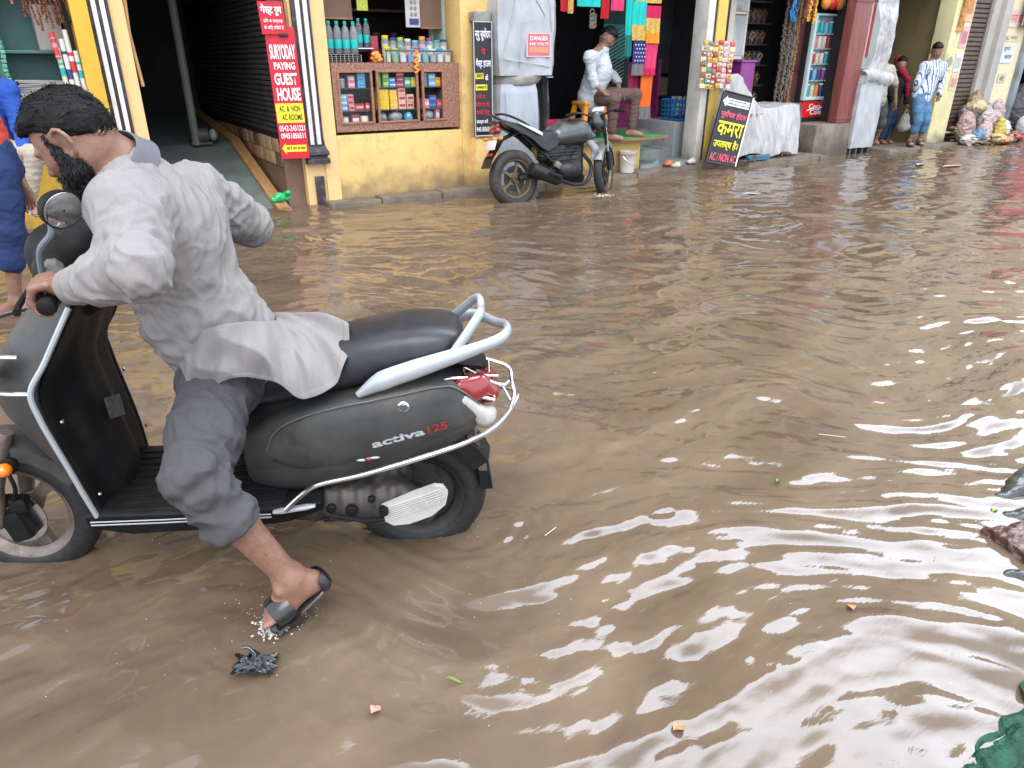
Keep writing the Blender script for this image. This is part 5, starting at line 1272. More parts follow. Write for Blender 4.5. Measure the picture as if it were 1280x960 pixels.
# ================================================================== motorcycle parked in the water
def motorcycle():
    YM = 6.72
    O = Vector((4.18, YM, -.06)); lean = Matrix.Rotation(R(-7), 4, 'X') @ Matrix.Rotation(R(0), 4, 'Z')
    T = Matrix.Translation(O) @ Matrix.Rotation(R(2), 4, 'Z') @ lean    # x forward (along the street), y away from the viewer, z up
    # stretched a little in x: the front end is farther up the street than the picture first suggests
    root = thing('motorcycle', 'dark grey motorcycle standing in the flood water beside the kerb, facing away from the counter', 'motorcycle', mat4=T)
    V = Vector
    m_tank = mat('tank_grey', (.075, .078, .082), .26, metal=.6, var=.15, vs=6, coat=.5, stain=(.12, .12, .12), ss=6, sa=.25)
    m_eng = mat('engine_black', (.016, .016, .017), .45, metal=.3, var=.4, vs=16, stain=(.06, .055, .05), ss=9, sa=.5)
    m_gold = mat('muddy_gold_rim', (.16, .12, .07), .45, metal=.5, var=.3, stain=(.08, .06, .045), ss=8, sa=.6)
    m_tyr2 = mat('muddy_tyre', (.03, .027, .024), .7, var=.3, vs=14, bump=.4, bs=50, stain=(.12, .095, .07), ss=5, sa=.6)
    def wheel(cx, Rw, w, rot):
        A = Matrix.Rotation(rot, 3, 'Z'); ax = A @ V((0, 1, 0)); c = V((cx, 0, Rw))
        mb = MB(T); prof = []
        for k in range(14):
            a = 2*math.pi*k/14; prof.append((Rw-w*.9+w*.9*math.cos(a)+(.004 if k % 2 else 0), w*math.sin(a)))
        mb.lathe(prof+[prof[0]], c, ax, 48, capped=False); wh = mb.build('wheel', m_tyr2, root, angle=50)
        q = Rw-1.7*w
        mb = MB(T); mb.lathe([(q+.015, -w*.75), (q+.002, -w*.7), (q-.012, -w*.3), (q-.012, w*.3), (q+.002, w*.7), (q+.015, w*.75)], c, ax, 48, capped=False)
        u = V((0, 0, 1)); v_ = ax.cross(u)
        for k in range(5):
            a = 2*math.pi*k/5+.3; d = u*math.cos(a)+v_*math.sin(a); e = ax.cross(d)
            mb.loft([[c+d*r_+e*ww+ax*.014, c+d*r_-e*ww+ax*.014, c+d*r_-e*ww-ax*.014, c+d*r_+e*ww-ax*.014] for r_, ww in ((.03, .022), (q*.5, .013), (q, .018))])
        mb.lathe([(.04, -.045), (.042, -.04), (.042, .04), (.04, .045)], c, ax, 20); rm = mb.build('rim', m_gold, wh, angle=40)
        mb = MB(T); mb.lathe([(.135, 0), (.135, .005), (.07, .005), (.07, 0)], c-ax*(w*.6 if rot else w*.2), ax, 36, capped=False); mb.build('brake_disc', m_eng, wh)
    ST = R(34)
    wheel(0, .30, .066, 0); wheel(1.27, .295, .05, ST)
    # tank
    b = Body(k=.05)
    b.cone((.58, -.06, .70), (.86, -.09, .73), .10, .135); b.cone((.58, .06, .70), (.86, .09, .73), .10, .135)
    b.cone((.46, 0, .68), (.66, 0, .75), .07, .13); b.cone((.86, 0, .75), (1.02, 0, .70), .13, .07)
    for sg in (1, -1): b.cone((.86, sg*.12, .78), (1.0, sg*.15, .68), .07, .035, .03); b.cone((.78, sg*.10, .72), (.96, sg*.14, .66), .07, .04, .03)
    me = b.mesh('tank', .012, m_tank); me.transform(T); tk = link('fuel_tank', me, root)
    mb = MB(T); mb.lathe([(.035, 0), (.035, .012), (.028, .016)], (.76, 0, .875), (0, 0, 1), 18); mb.build('filler_cap', m_eng, tk)
    for sg in (1, -1):
        b = Body(k=.02); b.cone((.92, sg*.15, .66), (1.02, sg*.16, .54), .05, .045, flat=.5, fd=(0, 1, 0)); b.cone((1.02, sg*.16, .54), (.98, sg*.14, .42), .045, .02, flat=.5, fd=(0, 1, 0))
        me = b.mesh('shroud', .01, mat('shroud_silver', (.30, .30, .30), .35, metal=.5, var=.1)); me.transform(T); link('radiator_shroud', me, root)
    # seat and upswept tail
    mb = MB(T); secs = []
    for s, zt, zb, w in ((.66, .80, .72, .09), (.50, .775, .70, .12), (.34, .775, .70, .13), (.20, .815, .74, .13), (.02, .875, .79, .11), (-.12, .905, .85, .075)):
        h = zt-zb; secs.append([(s, t*w, zb+z*h) for t, z in ((-.8, 0), (-1, .4), (-.85, .85), (0, 1), (.85, .85), (1, .4), (.8, 0))])
    mb.loft(secs); mb.build('seat', m_seat, root, subdiv=1, angle=60)
    for sg in (1, -1):
        mb = MB(T); ol = [(.58, .70), (.50, .60), (.38, .56), (.30, .60), (.18, .70), (-.02, .80), (-.20, .88), (-.17, .90), (.0, .86), (.2, .795), (.36, .745), (.56, .735)]
        mb.prism(ol, lambda x, z: V((x, sg*(.135-.04*max(0, -x+.2)), z)), lambda x, z: V((x, sg*.06, z))); mb.build('side_panel', mat('panel_dark', (.03, .03, .031), .35, metal=.3, var=.25, stain=(.08, .08, .08), ss=6, sa=.4), root, angle=25)
        mb = MB(T); mb.tube(smoothpath([(.16, sg*.13, .82), (.02, sg*.14, .89), (-.14, sg*.12, .95), (-.20, sg*.04, .955)], 4), .012, 8); mb.build('grab_handle', m_eng, root)
    mb = MB(T); mb.loft([[(x, -.16+.02*k, z) for x, z in ((.20, .80), (.30, .75), (.30, .72), (.20, .765), (.02, .85), (-.02, .875))] for k in (0, .6)]); mb.build('tail_trim', mat('tail_trim_white', (.6, .6, .6), .35, var=.1), root)
    b = Body(k=.02); b.cone((-.19, -.05, .80), (-.19, .05, .80), .036, .036); b.cone((-.16, 0, .84), (-.22, 0, .79), .03, .03)
    me = b.mesh('tail_light', .008, m_red); me.transform(T); link('tail_light', me, root)
    mb = MB(T); mb.loft([[(x, t, z) for t in (-.09, .09)]+[(x-.01, t, z-.012) for t in (.09, -.09)] for x, z in ((.05, .77), (-.15, .70), (-.30, .52), (-.34, .44))]); fd = mb.build('tail_fender', m_eng, root, angle=30)
    mb = MB(T); mb.box((-.262, 0, .655), (.008, .19, .10), Matrix.Rotation(R(25), 3, 'Y'), .004); mb.build('number_plate', mat('plate_white', (.6, .58, .52), .4), fd)
    mb = MB(T); mb.box((-.285, 0, .56), (.02, .10, .04), Matrix.Rotation(R(30), 3, 'Y'), .008); mb.build('reflector', m_red, fd)
    for sg in (1, -1):
        mb = MB(T); mb.ell((-.23, sg*.15, .72), (.025, .03, .02)); mb.tube([(-.2, sg*.05, .72), (-.225, sg*.13, .72)], .008, 6); mb.build('rear_indicator', m_amb, root)
    # frame, engine, exhaust
    b = Body(k=.03)
    b.cone((.62, 0, .36), (.80, 0, .34), .14, .13); b.cone((.84, 0, .42), (.88, 0, .62), .095, .085); b.cone((.60, -.12, .34), (.64, -.15, .34), .10, .095); b.cone((.78, .1, .32), (.80, .14, .32), .09, .08)
    b.cone((.52, 0, .48), (.60, 0, .58), .09, .10); b.cone((.5, 0, .30), (.9, 0, .24), .07, .06)
    b.cone((.40, 0, .52), (.62, 0, .56), .085, .10); b.cone((.66, 0, .50), (.80, 0, .60), .085, .09)
    me = b.mesh('engine', .012, m_eng, disp=lambda P, N: .004*np.sin(P[:, 2]*190)*(P[:, 2] > .42)); me.transform(T); en = link('engine', me, root)
    mb = MB(T); mb.lathe([(.085, 0), (.085, .012), (.06, .02), (.02, .022)], (.64, -.15, .34), (0, -1, 0), 24); mb.build('clutch_cover', m_eng, en)
    mb = MB(T); mb.box((.50, -.14, .40), (.10, .05, .07), Matrix.Rotation(R(30), 3, 'Y'), .015); mb.build('frame_plate', m_alu, root)
    mb = MB(T); mb.tube([(.55, 0, .60), (.95, 0, .86)], .03, 10); mb.tube([(1.0, 0, .80), (.9, 0, .40), (.8, 0, .22)], .028, 10); mb.tube([(.5, .08, .42), (.1, .06, .74)], .015, 8); mb.tube([(.5, -.08, .42), (.1, -.06, .74)], .015, 8); mb.build('frame', m_eng, root)
    for sg in (1, -1):
        mb = MB(T); mb.tube([(.52, sg*.09, .36), (.25, sg*.10, .32), (0, sg*.10, .30)], [.03, .026, .03], 10); mb.build('swing_arm', m_eng, root)
    mb = MB(T); mb.tube(smoothpath([(.92, -.06, .50), (1.0, -.10, .36), (.92, -.12, .20), (.72, -.14, .18), (.52, -.15, .24)], 5), .022, 10)
    mb.tube([(.54, -.155, .235), (.46, -.165, .25), (.22, -.19, .35), (.10, -.20, .395), (.09, -.2, .40)], [.025, .062, .074, .068, .04], 16); ex = mb.build('exhaust', m_eng, root)
    mb = MB(T); mb.tube([(.47, -.235, .27), (.30, -.265, .335)], [.03, .026], 8, flat=.4, flatdir=(0, 1, 0)); mb.build('heat_guard', m_blkp, ex)
    mb = MB(T); mb.tube([(.44, -.12, .30), (.44, -.24, .29)], .013, 8); mb.build('footpeg', m_blkp, root)
    mb = MB(T); mb.tube([(.36, 0.02, .50), (.30, 0.02, .62)], .028, 10); 
    for k in range(6): mb.torus((.355-.009*k, .02, .505+.02*k), (-.4, 0, .9), .034, .008, 16, 6)
    mb.build('rear_shock', mat('shock_gold', (.35, .22, .05), .4, metal=.4), root)
    # front end turned slightly towards the kerb
    A = Matrix.Rotation(ST, 3, 'Z'); c = V((1.27, 0, .295))
    def fr(x, y, z): z = z if z < .6 else .6+(z-.6)*.74; return V((1.27, 0, 0))+A @ V((x*(1 if z < .6 else .92), y*.88, 0))+V((0, 0, z))
    for sg in (1, -1):
        mb = MB(T); mb.tube([fr(.0, sg*.085, .30), fr(-.08, sg*.085, .50)], .026, 12); mb.tube([fr(-.08, sg*.085, .50), fr(-.27, sg*.085, 1.0)], .019, 12); f_ = mb.build('fork', m_chr if False else m_eng, root)
        mb = MB(T); mb.tube([fr(-.085, sg*.085, .51), fr(-.20, sg*.085, .82)], .0205, 12); mb.build('fork_tube', m_chr, f_)
    mb = MB(T); secs = []
    for k in range(9):
        a = R(5+k*19); r_ = .32
        secs.append([fr(math.cos(a)*(r_+d), t, .295+math.sin(a)*(r_+d)) for t, d in ((-.07, -.05), (-.066, 0), (0, .012), (.066, 0), (.07, -.05))])
    mb.loft(secs, closed=False); mb.build('front_fender', mat('fender_silver', (.26, .26, .265), .35, metal=.5, var=.15, stain=(.14, .12, .1), ss=6), root, solid=.006)
    mb = MB(T); mb.ell(fr(.03, -.05, .33), (.03, .02, .02)); mb.build('front_reflector', m_amb, root)
    b = Body(k=.03); h = fr(-.22, 0, .90); b.cone(h, fr(-.14, 0, .88), .085, .095); b.cone(fr(-.24, 0, 1.0), fr(-.20, 0, 1.02), .06, .05)
    me = b.mesh('headlight', .01, m_tank); me.transform(T); hl = link('headlight', me, root)
    mb = MB(T); mb.ell(fr(-.09, 0, .88), (.035, .075, .08), A); mb.build('lens', m_clr, hl)
    mb = MB(T); mb.tube(smoothpath([fr(-.33, -.38, 1.03), fr(-.30, -.22, 1.05), fr(-.27, -.08, 1.0), fr(-.27, .08, 1.0), fr(-.30, .22, 1.05), fr(-.33, .38, 1.03)], 5), .012, 8); hb = mb.build('handlebar', m_eng, root)
    for sg in (1, -1):
        mb = MB(T); mb.tube([fr(-.318, sg*.25, 1.045), fr(-.335, sg*.385, 1.03)], .018, 10); mb.build('grip', m_blkp, hb)
        mb = MB(T); mb.tube(smoothpath([fr(-.27, sg*.2, 1.05), fr(-.24, sg*.30, 1.05), fr(-.27, sg*.39, 1.035)], 4), .007, 6); mb.build('lever', m_eng, hb)
    mb = MB(T); mb.box(fr(-.24, -.02, 1.08), (.09, .13, .02), A @ Matrix.Rotation(R(-30), 3, 'Y'), .01); mb.build('instrument_panel', mat('panel_white', (.5, .5, .5), .3), hb)
    mb = MB(T); 
    for y in (-.05, .03): mb.tube(smoothpath([fr(-.25, y, 1.02), fr(-.15, y*1.5, .98), fr(-.16, y, .82), fr(-.25, 0, .70)], 5), .006, 6)
    mb.build('cable', m_blkp, hb)
    return root
motorcycle()
# ================================================================== signs
ZV = Vector((0, 0, 1)); XV = Vector((1, 0, 0))
m_sred = mat('sign_red', (.56, .012, .03), .4, var=.06, vs=8)
m_swht = mat('sign_white', (.78, .78, .78), .45, var=.04)
m_syel = mat('sign_yellow', (.85, .70, .03), .45, var=.06)
m_sblk = mat('sign_black', (.014, .014, .016), .4, var=.2)
m_ltred = mat('letter_red', (.62, .02, .04), .45, var=.05)
m_ltpink = mat('letter_pink', (.75, .10, .16), .45, var=.05)
def board(name, label, o, u, v, th, m, frame=None, cat='sign'):
    """flat sign panel: o lower-left, u/v edge vectors; returns (thing, place(x,y)->point, unit u, unit v, normal)"""
    o, u, v = Vector(o), Vector(u), Vector(v); n = u.cross(v).normalized()
    t = thing(name, label, cat, o)
    mb = MB(); mb.loft([[o, o+u, o+u+v, o+v], [o-n*th, o+u-n*th, o+u+v-n*th, o+v-n*th]]); mb.build('panel', m, t, smooth=False)
    if frame:
        mb = MB(); w = frame[0]
        U, V_ = u.normalized(), v.normalized()
        for a, b_ in ((o, o+u), (o+u, o+u+v), (o+u+v, o+v), (o+v, o)):
            mb.tube([a+n*.002, b_+n*.002], w, 4)
        mb.build('frame', frame[1], t, smooth=False)
    def at(x, y): return o+u*x+v*y
    return t, at, u, v, n
def put(b, s, x0, x1, y0, y1, m, bold=.02, d=.004, name='lettering'):
    t, at, u, v, n = b
    return text(s, at(x0, y0), u, v, u.length*(x1-x0), v.length*(y1-y0), m, t, name, bold, d)
def patch(b, x0, x1, y0, y1, m, name, d=.002, pts=None):
    t, at, u, v, n = b; mb = MB()
    P = pts or [(x0, y0), (x1, y0), (x1, y1), (x0, y1)]
    mb.prism(P, lambda x, y: at(x, y)+n*d, lambda x, y: at(x, y)-n*.0005); return mb.build(name, m, t, smooth=False)
o = Vector((1.94, 7.585, .50))
b = board('guest_house_sign', 'tall red guest house sign with white and yellow panels on the striped pillar', o, (.265, -.06, 0), (-.012, 0, 1.195), .012, m_sred)
put(b, 'SURYODAY', .08, .95, .765, .875, m_swht, .03); put(b, 'PAYING', .16, .88, .69, .745, m_swht, .03); put(b, 'GUEST', .12, .90, .575, .665, m_swht, .035); put(b, 'HOUSE', .14, .95, .455, .555, m_swht, .035)
patch(b, .03, .985, .285, .435, m_syel, 'yellow_band')
put(b, 'AC  &  NON', .14, .88, .372, .418, m_sblk, .02, .005); put(b, 'AC ROOMS', .2, .92, .305, .352, m_sblk, .02, .005)
put(b, '0542-2451221', .06, .96, .22, .265, m_swht, .02); put(b, '09451856511', .08, .95, .16, .205, m_swht, .02)
patch(b, 0, 0, 0, 0, m_syel, 'arrow', .002, [(.06, .085), (.2, .125), (.2, .108), (.93, .108), (.93, .055), (.2, .055), (.2, .035)])
put(b, 'यहाँ से अंदर का रास्ता', .22, .90, .065, .10, m_sblk, .01, .005)
o = Vector((1.90, 7.56, 1.63)); b = board('red_sign', 'small square red sign with white Hindi writing above the tall red sign', o, (.225, -.03, .0), (-.012, 0, .275), .01, m_sred)
put(b, 'गेस्ट रूम', .08, .92, .56, .92, m_swht, .03); put(b, 'दिन व सप्ताह', .12, .9, .33, .48, m_swht, .015); put(b, 'के लिए मिलते हैं', .12, .9, .13, .28, m_swht, .015)
mb = MB(); mb.box((2.09, 7.54, 1.625), (.09, .03, .03), None, .01); o_ = mb.build('sign_clip', m_sblk, b[0])
o = Vector((4.085, 7.425, .625)); b = board('vertical_sign', 'narrow black upright sign with white, yellow and red Hindi lines beside the wrapped cabinet', o, (.225, 0, 0), (0, 0, 1.155), .03, m_sblk, (.006, mat('sign_edge', (.5, .5, .5), .4)))
put(b, 'न्यू सूयोंदय', .06, .92, .84, .95, m_swht, .02, .006); put(b, 'पे', .38, .62, .725, .785, m_ltred, .02, .006); put(b, 'गेस्ट हाउस', .08, .92, .60, .695, m_swht, .02, .006)
patch(b, .06, .50, .515, .565, m_syel, 'yellow_patch', .004); put(b, 'कमरा', .10, .46, .522, .56, m_sblk, .02, .008); put(b, 'के', .58, .76, .50, .555, m_swht, .02, .006)
patch(b, .06, .70, .415, .465, m_syel, 'yellow_patch', .004); put(b, 'उपलब्ध है', .10, .66, .42, .46, m_sblk, .02, .008)
put(b, 'ए.सी. व', .06, .55, .335, .385, m_ltred, .02, .006); put(b, 'नॉन ए.सी.', .06, .82, .26, .315, m_ltred, .02, .006); put(b, 'कमरे हेतु', .06, .80, .185, .245, m_ltred, .02, .006)
put(b, 'संपर्क करें', .06, .72, .105, .155, m_swht, .02, .006); put(b, '9451856511', .06, .92, .04, .085, m_swht, .02, .006)
mb = MB(); mb.bx(4.10, 4.30, 7.43, 7.56, 1.785, 1.88, .012); mb.build('top_bracket', mat('weathered_grey', (.26, .25, .23), .6, var=.3, vs=12, stain=(.12, .09, .07), ss=8), b[0])
# leaning pavement board
o = Vector((7.61, 7.27, .13)); u_ = Vector((.60, .015, -.105)); v_ = Vector((.30, .09, .90))
b = board('pavement_sign', 'black pavement sign with big yellow Hindi words leaning askew against the wrapped table', o, u_, v_, .03, m_sblk, (.012, m_sblk))
mb = MB(); nn = b[4]
mb.tube([o+u_+nn*.008, o+u_+v_+nn*.008], .012, 4); mb.build('edge_strip', m_swht, b[0], smooth=False)
patch(b, 0, 0, 0, 0, m_swht, 'arrow', .003, [(.03, .87), (.15, .945), (.15, .92), (.94, .92), (.94, .82), (.15, .82), (.15, .795)])
put(b, 'पूरब साइड गली में', .2, .92, .875, .91, m_sblk, .01, .006); put(b, 'रिसेप्शन ऊपर है', .2, .92, .83, .865, m_sblk, .01, .006)
put(b, 'पूवाँचल होटल', .06, .94, .63, .755, m_ltpink, .02, .006); put(b, 'कमरा', .06, .94, .40, .60, m_syel, .025, .006)
put(b, 'उपलब्ध है।', .06, .90, .20, .36, m_syel, .022, .006); put(b, 'AC / NON AC', .05, .94, .04, .155, m_ltpink, .02, .006)

# ================================================================== counter shop
CX0, CX1, CZ0, CZ1, CY = 2.55, 4.0, .72, 1.385, 7.62
m_spk = mat('speckled_laminate', (.25, .115, .075), .4, var=.8, vs=48, bump=.1, bs=60, stain=(.42, .26, .18), ss=60, sa=.8)
m_frm = mat('counter_wood', (.30, .13, .075), .45, var=.3, vs=9, stretch=(1, 4, 4), stain=(.2, .08, .05), ss=8)
ct = thing('glass_counter', 'brown speckled shop counter with three glass bays full of packets', 'counter', (3.27, CY, CZ0))
mb = MB(); mb.bx(CX0, CX1, CY, CY+.02, CZ0, CZ0+.075); mb.bx(CX0, CX1, CY, CY+.02, CZ1-.075, CZ1); mb.bx(3.81, CX1, CY, CY+.02, CZ0+.075, CZ1-.075); mb.bx(CX0, CX0+.05, CY, CY+.02, CZ0+.075, CZ1-.075)
mb.bx(CX0, CX1, CY+.02, CY+.5, CZ1-.025, CZ1-.002); mb.build('carcass', m_spk, ct, smooth=False)
mb = MB(); mb.bx(CX0, CX1, CY+.46, CY+.5, CZ0, CZ1-.03); mb.bx(CX0, CX0+.02, CY+.02, CY+.46, CZ0, CZ1-.03); mb.bx(3.84, CX1, CY+.02, CY+.46, CZ0, CZ1-.03); mb.bx(CX0, CX1, CY+.02, CY+.46, CZ0+.0, CZ0+.06); mb.build('cabinet_back', mat('cabinet_dark', (.10, .075, .06), .7), ct, smooth=False)
bays = ((2.60, 2.98), (3.02, 3.50), (3.54, 3.81))
for z in (.925, 1.145):
    mb = MB(); mb.bx(CX0+.03, 3.83, CY+.04, CY+.44, z-.012, z); mb.build('shelf', mat('shelf_dark', (.05, .035, .03), .5), ct, smooth=False)
for x0, x1 in bays:
    mb = MB(); f0, f1 = CZ0+.075, CZ1-.075
    mb.bx(x0, x0+.025, CY-.012, CY+.018, f0, f1, .004); mb.bx(x1-.025, x1, CY-.012, CY+.018, f0, f1, .004); mb.bx(x0+.025, x1-.025, CY-.012, CY+.018, f0, f0+.02, .004); mb.bx(x0+.025, x1-.025, CY-.012, CY+.018, f1-.02, f1, .004)
    fo = mb.build('door_frame', m_frm, ct, smooth=False)
    mb = MB(); mb.bx(x0+.025, x1-.025, CY+.002, CY+.006, f0+.02, f1-.02); mb.build('glass_pane', glass('counter_glass', (.85, .9, .92), .0), fo, smooth=False)
PAL = {'yellow': (.72, .48, .02), 'blue': (.02, .22, .55), 'sky blue': (.12, .42, .62), 'red': (.55, .03, .03), 'pink': (.62, .22, .25), 'green': (.06, .36, .12), 'white': (.6, .6, .58), 'orange': (.72, .26, .04), 'maroon': (.28, .03, .05), 'peach': (.66, .36, .24), 'grey': (.25, .26, .26), 'cream': (.62, .54, .38), 'navy': (.03, .05, .18), 'purple': (.2, .06, .25), 'teal': (.02, .36, .36), 'lime': (.35, .5, .05)}
ORD = ['first', 'second', 'third', 'fourth', 'fifth', 'sixth', 'seventh', 'eighth', 'ninth', 'tenth', 'eleventh', 'twelfth']
def pcol(c): return paint(PAL[c], .35)
rs = random.Random(21)
def carton(name, x0, x1, y0, y1, z0, z1, col, label, cat, grp, rot=0.0, band=None):
    c = Vector(((x0+x1)/2, (y0+y1)/2, z0)); t = thing(name, label, cat, c, 0, grp)
    mb = MB(); mb.box(((x0+x1)/2, (y0+y1)/2, (z0+z1)/2), (x1-x0, y1-y0, z1-z0), Matrix.Rotation(rot, 3, 'Z'), .003); mb.build('box_body', pcol(col), t, smooth=False)
    mb = MB(); h = z1-z0; mb.box(((x0+x1)/2, (y0+y1)/2, z0+h*.5), ((x1-x0)*.8, (y1-y0)+.004, h*.34), Matrix.Rotation(rot, 3, 'Z')); mb.build('printed_band', pcol(band or 'white'), t, smooth=False)
    return t
def tin(x, y, z, r, h, col, lid, label, grp, cat='tin', name='tin'):
    t = thing(name, label, cat, (x, y, z), 0, grp)
    mb = MB(); mb.lathe([(r*.96, 0), (r, .004), (r, h*.86), (r*.96, h*.9)], (x, y, z), (0, 0, 1), 16); mb.build('body', pcol(col), t)
    mb = MB(); mb.lathe([(r*1.03, h*.9), (r*1.03, h), (r*.95, h+.003)], (x, y, z), (0, 0, 1), 16); mb.build('lid', pcol(lid), t); return t
def stackname(c): return c
GRP = 'packets on the counter shelves'
rows = [ # bay, shelf z, items (kind, colour, band/lid, width, height, levels)
    (0, 1.145, [('tin', 'grey', 'white', .075, .075, 1), ('carton', 'pink', 'white', .075, .05, 2), ('carton', 'sky blue', 'blue', .085, .045, 3)]),
    (0, .925, [('carton', 'sky blue', 'white', .075, .045, 3), ('carton', 'pink', 'maroon', .07, .045, 3), ('carton', 'maroon', 'peach', .10, .055, 1), ('carton', 'red', 'white', .05, .06, 1)]),
    (0, .785, [('tin', 'white', 'grey', .085, .07, 1), ('carton', 'maroon', 'white', .09, .085, 1), ('tin', 'cream', 'white', .09, .07, 1)]),
    (1, 1.145, [('tin', 'lime', 'green', .06, .14, 1), ('carton', 'green', 'yellow', .07, .06, 2), ('carton', 'blue', 'white', .075, .04, 2), ('carton', 'maroon', 'pink', .09, .042, 3), ('carton', 'green', 'white', .07, .08, 1), ('carton', 'lime', 'yellow', .06, .08, 1)]),
    (1, .925, [('carton', 'yellow', 'yellow', .125, .085, 2), ('carton', 'yellow', 'peach', .085, .055, 3), ('carton', 'peach', 'maroon', .085, .062, 3), ('carton', 'peach', 'maroon', .085, .062, 2)]),
    (1, .785, [('bag', 'grey', 'pink', .10, .11, 1), ('bag', 'grey', 'grey', .16, .12, 1), ('bag', 'sky blue', 'white', .09, .11, 1)]),
    (2, 1.145, [('tin', 'grey', 'white', .07, .12, 1), ('carton', 'sky blue', 'white', .085, .055, 2), ('carton', 'orange', 'yellow', .06, .08, 1)]),
    (2, .925, [('carton', 'pink', 'white', .07, .08, 1), ('carton', 'navy', 'blue', .09, .055, 2), ('carton', 'red', 'pink', .06, .07, 1)]),
    (2, .785, [('bag', 'grey', 'white', .14, .12, 1), ('carton', 'pink', 'white', .05, .11, 1)])]
bayn = ('left', 'middle', 'right'); shn = {1.145: 'top', .925: 'middle', .785: 'bottom'}
seen = {}
for bay, z, items in rows:
    x0, x1 = bays[bay]; tot = sum(i[3] for i in items); gap = max(.004, (x1-x0-.06-tot)/max(1, len(items))); x = x0+.03
    for n_, (kind, c, c2, w_, h_, lv) in enumerate(items):
        for k in range(lv):
            what = {'tin': 'tin', 'carton': 'packet', 'bag': 'wrapped bundle'}[kind]
            where = '%s from left, %s shelf, %s bay of glass counter' % (ORD[n_], shn[z], bayn[bay])
            lev = '' if lv == 1 else (', bottom of stack' if k == 0 else (', top of stack' if k == lv-1 else ', mid stack'))
            lab = '%s %s %s%s' % (c, what, where, lev)
            y = CY+.035+rs.uniform(0, .02); g = GRP
            if kind == 'tin': tin(x+w_/2, y+.04, z, w_/2, h_*1.15, c, c2, lab, g)
            elif kind == 'carton': carton('packet', x, x+w_-.003, y, y+.11, z+k*h_*1.18+.0006*k, z+(k+1)*h_*1.18, c, lab, 'packet', g, rs.uniform(-.06, .06), c2)
            else:
                t = thing('wrapped_bundle', lab, 'bundle', (x+w_/2, y+.05, z), 0, g)
                bb = Body(k=.02); bb.ell((x+w_/2, y+.06, z+h_*.5), (w_*.5, .06, h_*.5))
                bb.build('wrapping', .012, pcol(c), t, disp=folds(26, .008, None, n_+bay)); mb = MB(); mb.torus((x+w_/2, y+.06, z+h_*.78), (0, 0, 1), w_*.3, .006, 12, 6); mb.build('tie', pcol(c2), t)
        x += w_+gap
# water bottles on a rack at the counter's left end
m_bw = glass('bottle_plastic', (.75, .82, .86), .22); m_teal = mat('label_teal', (.01, .42, .40), .4, var=.15, vs=30)
def bottle(x, y, z, label, s=1.0):
    t = thing('water_bottle', label, 'bottle', (x, y, z), 0, 'water bottles on the counter')
    mb = MB(); mb.lathe([(.001, 0), (.036*s, .002), (.038*s, .01), (.038*s, .12*s), (.036*s, .125*s), (.038*s, .13*s), (.038*s, .20*s), (.03*s, .235*s), (.014*s, .262*s), (.014*s, .275*s)], (x, y, z), (0, 0, 1), 16); mb.build('body', m_bw, t)
    mb = MB(); mb.lathe([(.0388*s, .05*s), (.0392*s, .052*s), (.0392*s, .128*s), (.0388*s, .13*s)], (x, y, z), (0, 0, 1), 16, capped=False); mb.build('wrap_label', m_teal, t)
    mb = MB(); mb.lathe([(.016*s, .268*s), (.017*s, .272*s), (.017*s, .295*s), (.014*s, .298*s)], (x, y, z), (0, 0, 1), 12); mb.build('cap', m_teal, t); return t
for i in range(4): bottle(2.62+i*.087, 7.80, 1.465, 'teal-labelled water bottle, %s in front row at left end' % ORD[i], 1.02)
for i in range(4): bottle(2.66+i*.087, 7.90, 1.465, 'teal-labelled water bottle, %s in row behind front bottles' % ORD[i], 1.02)
for i in range(2): bottle(2.99+i*.085, 7.93, 1.53, 'smaller water bottle on the wire rack, %s one beside the front row' % ('left' if i == 0 else 'right'), .92)
rk = thing('bottle_rack', 'low wire rack under the water bottles on the counter', 'rack', (2.78, 7.85, CZ1))
mb = MB()
for z in (1.40, 1.42, 1.44, 1.46): mb.tube([(2.57, 7.75, z), (2.93, 7.75, z), (2.93, 7.97, z), (2.57, 7.97, z)], .0035, 5, closed=True)
for k in range(9):
    mb.tube([(2.57+k*.045, 7.752, CZ1), (2.57+k*.045, 7.752, 1.46)], .0025, 5); mb.tube([(2.57+k*.045, 7.752, 1.46), (2.57+k*.045, 7.97, 1.46)], .0025, 5)
mb.build('grid', m_chr, rk)
mb = MB(); mb.bx(2.93, 3.10, 7.83, 8.02, 1.515, 1.525); mb.build('side_tray', m_chr, rk)
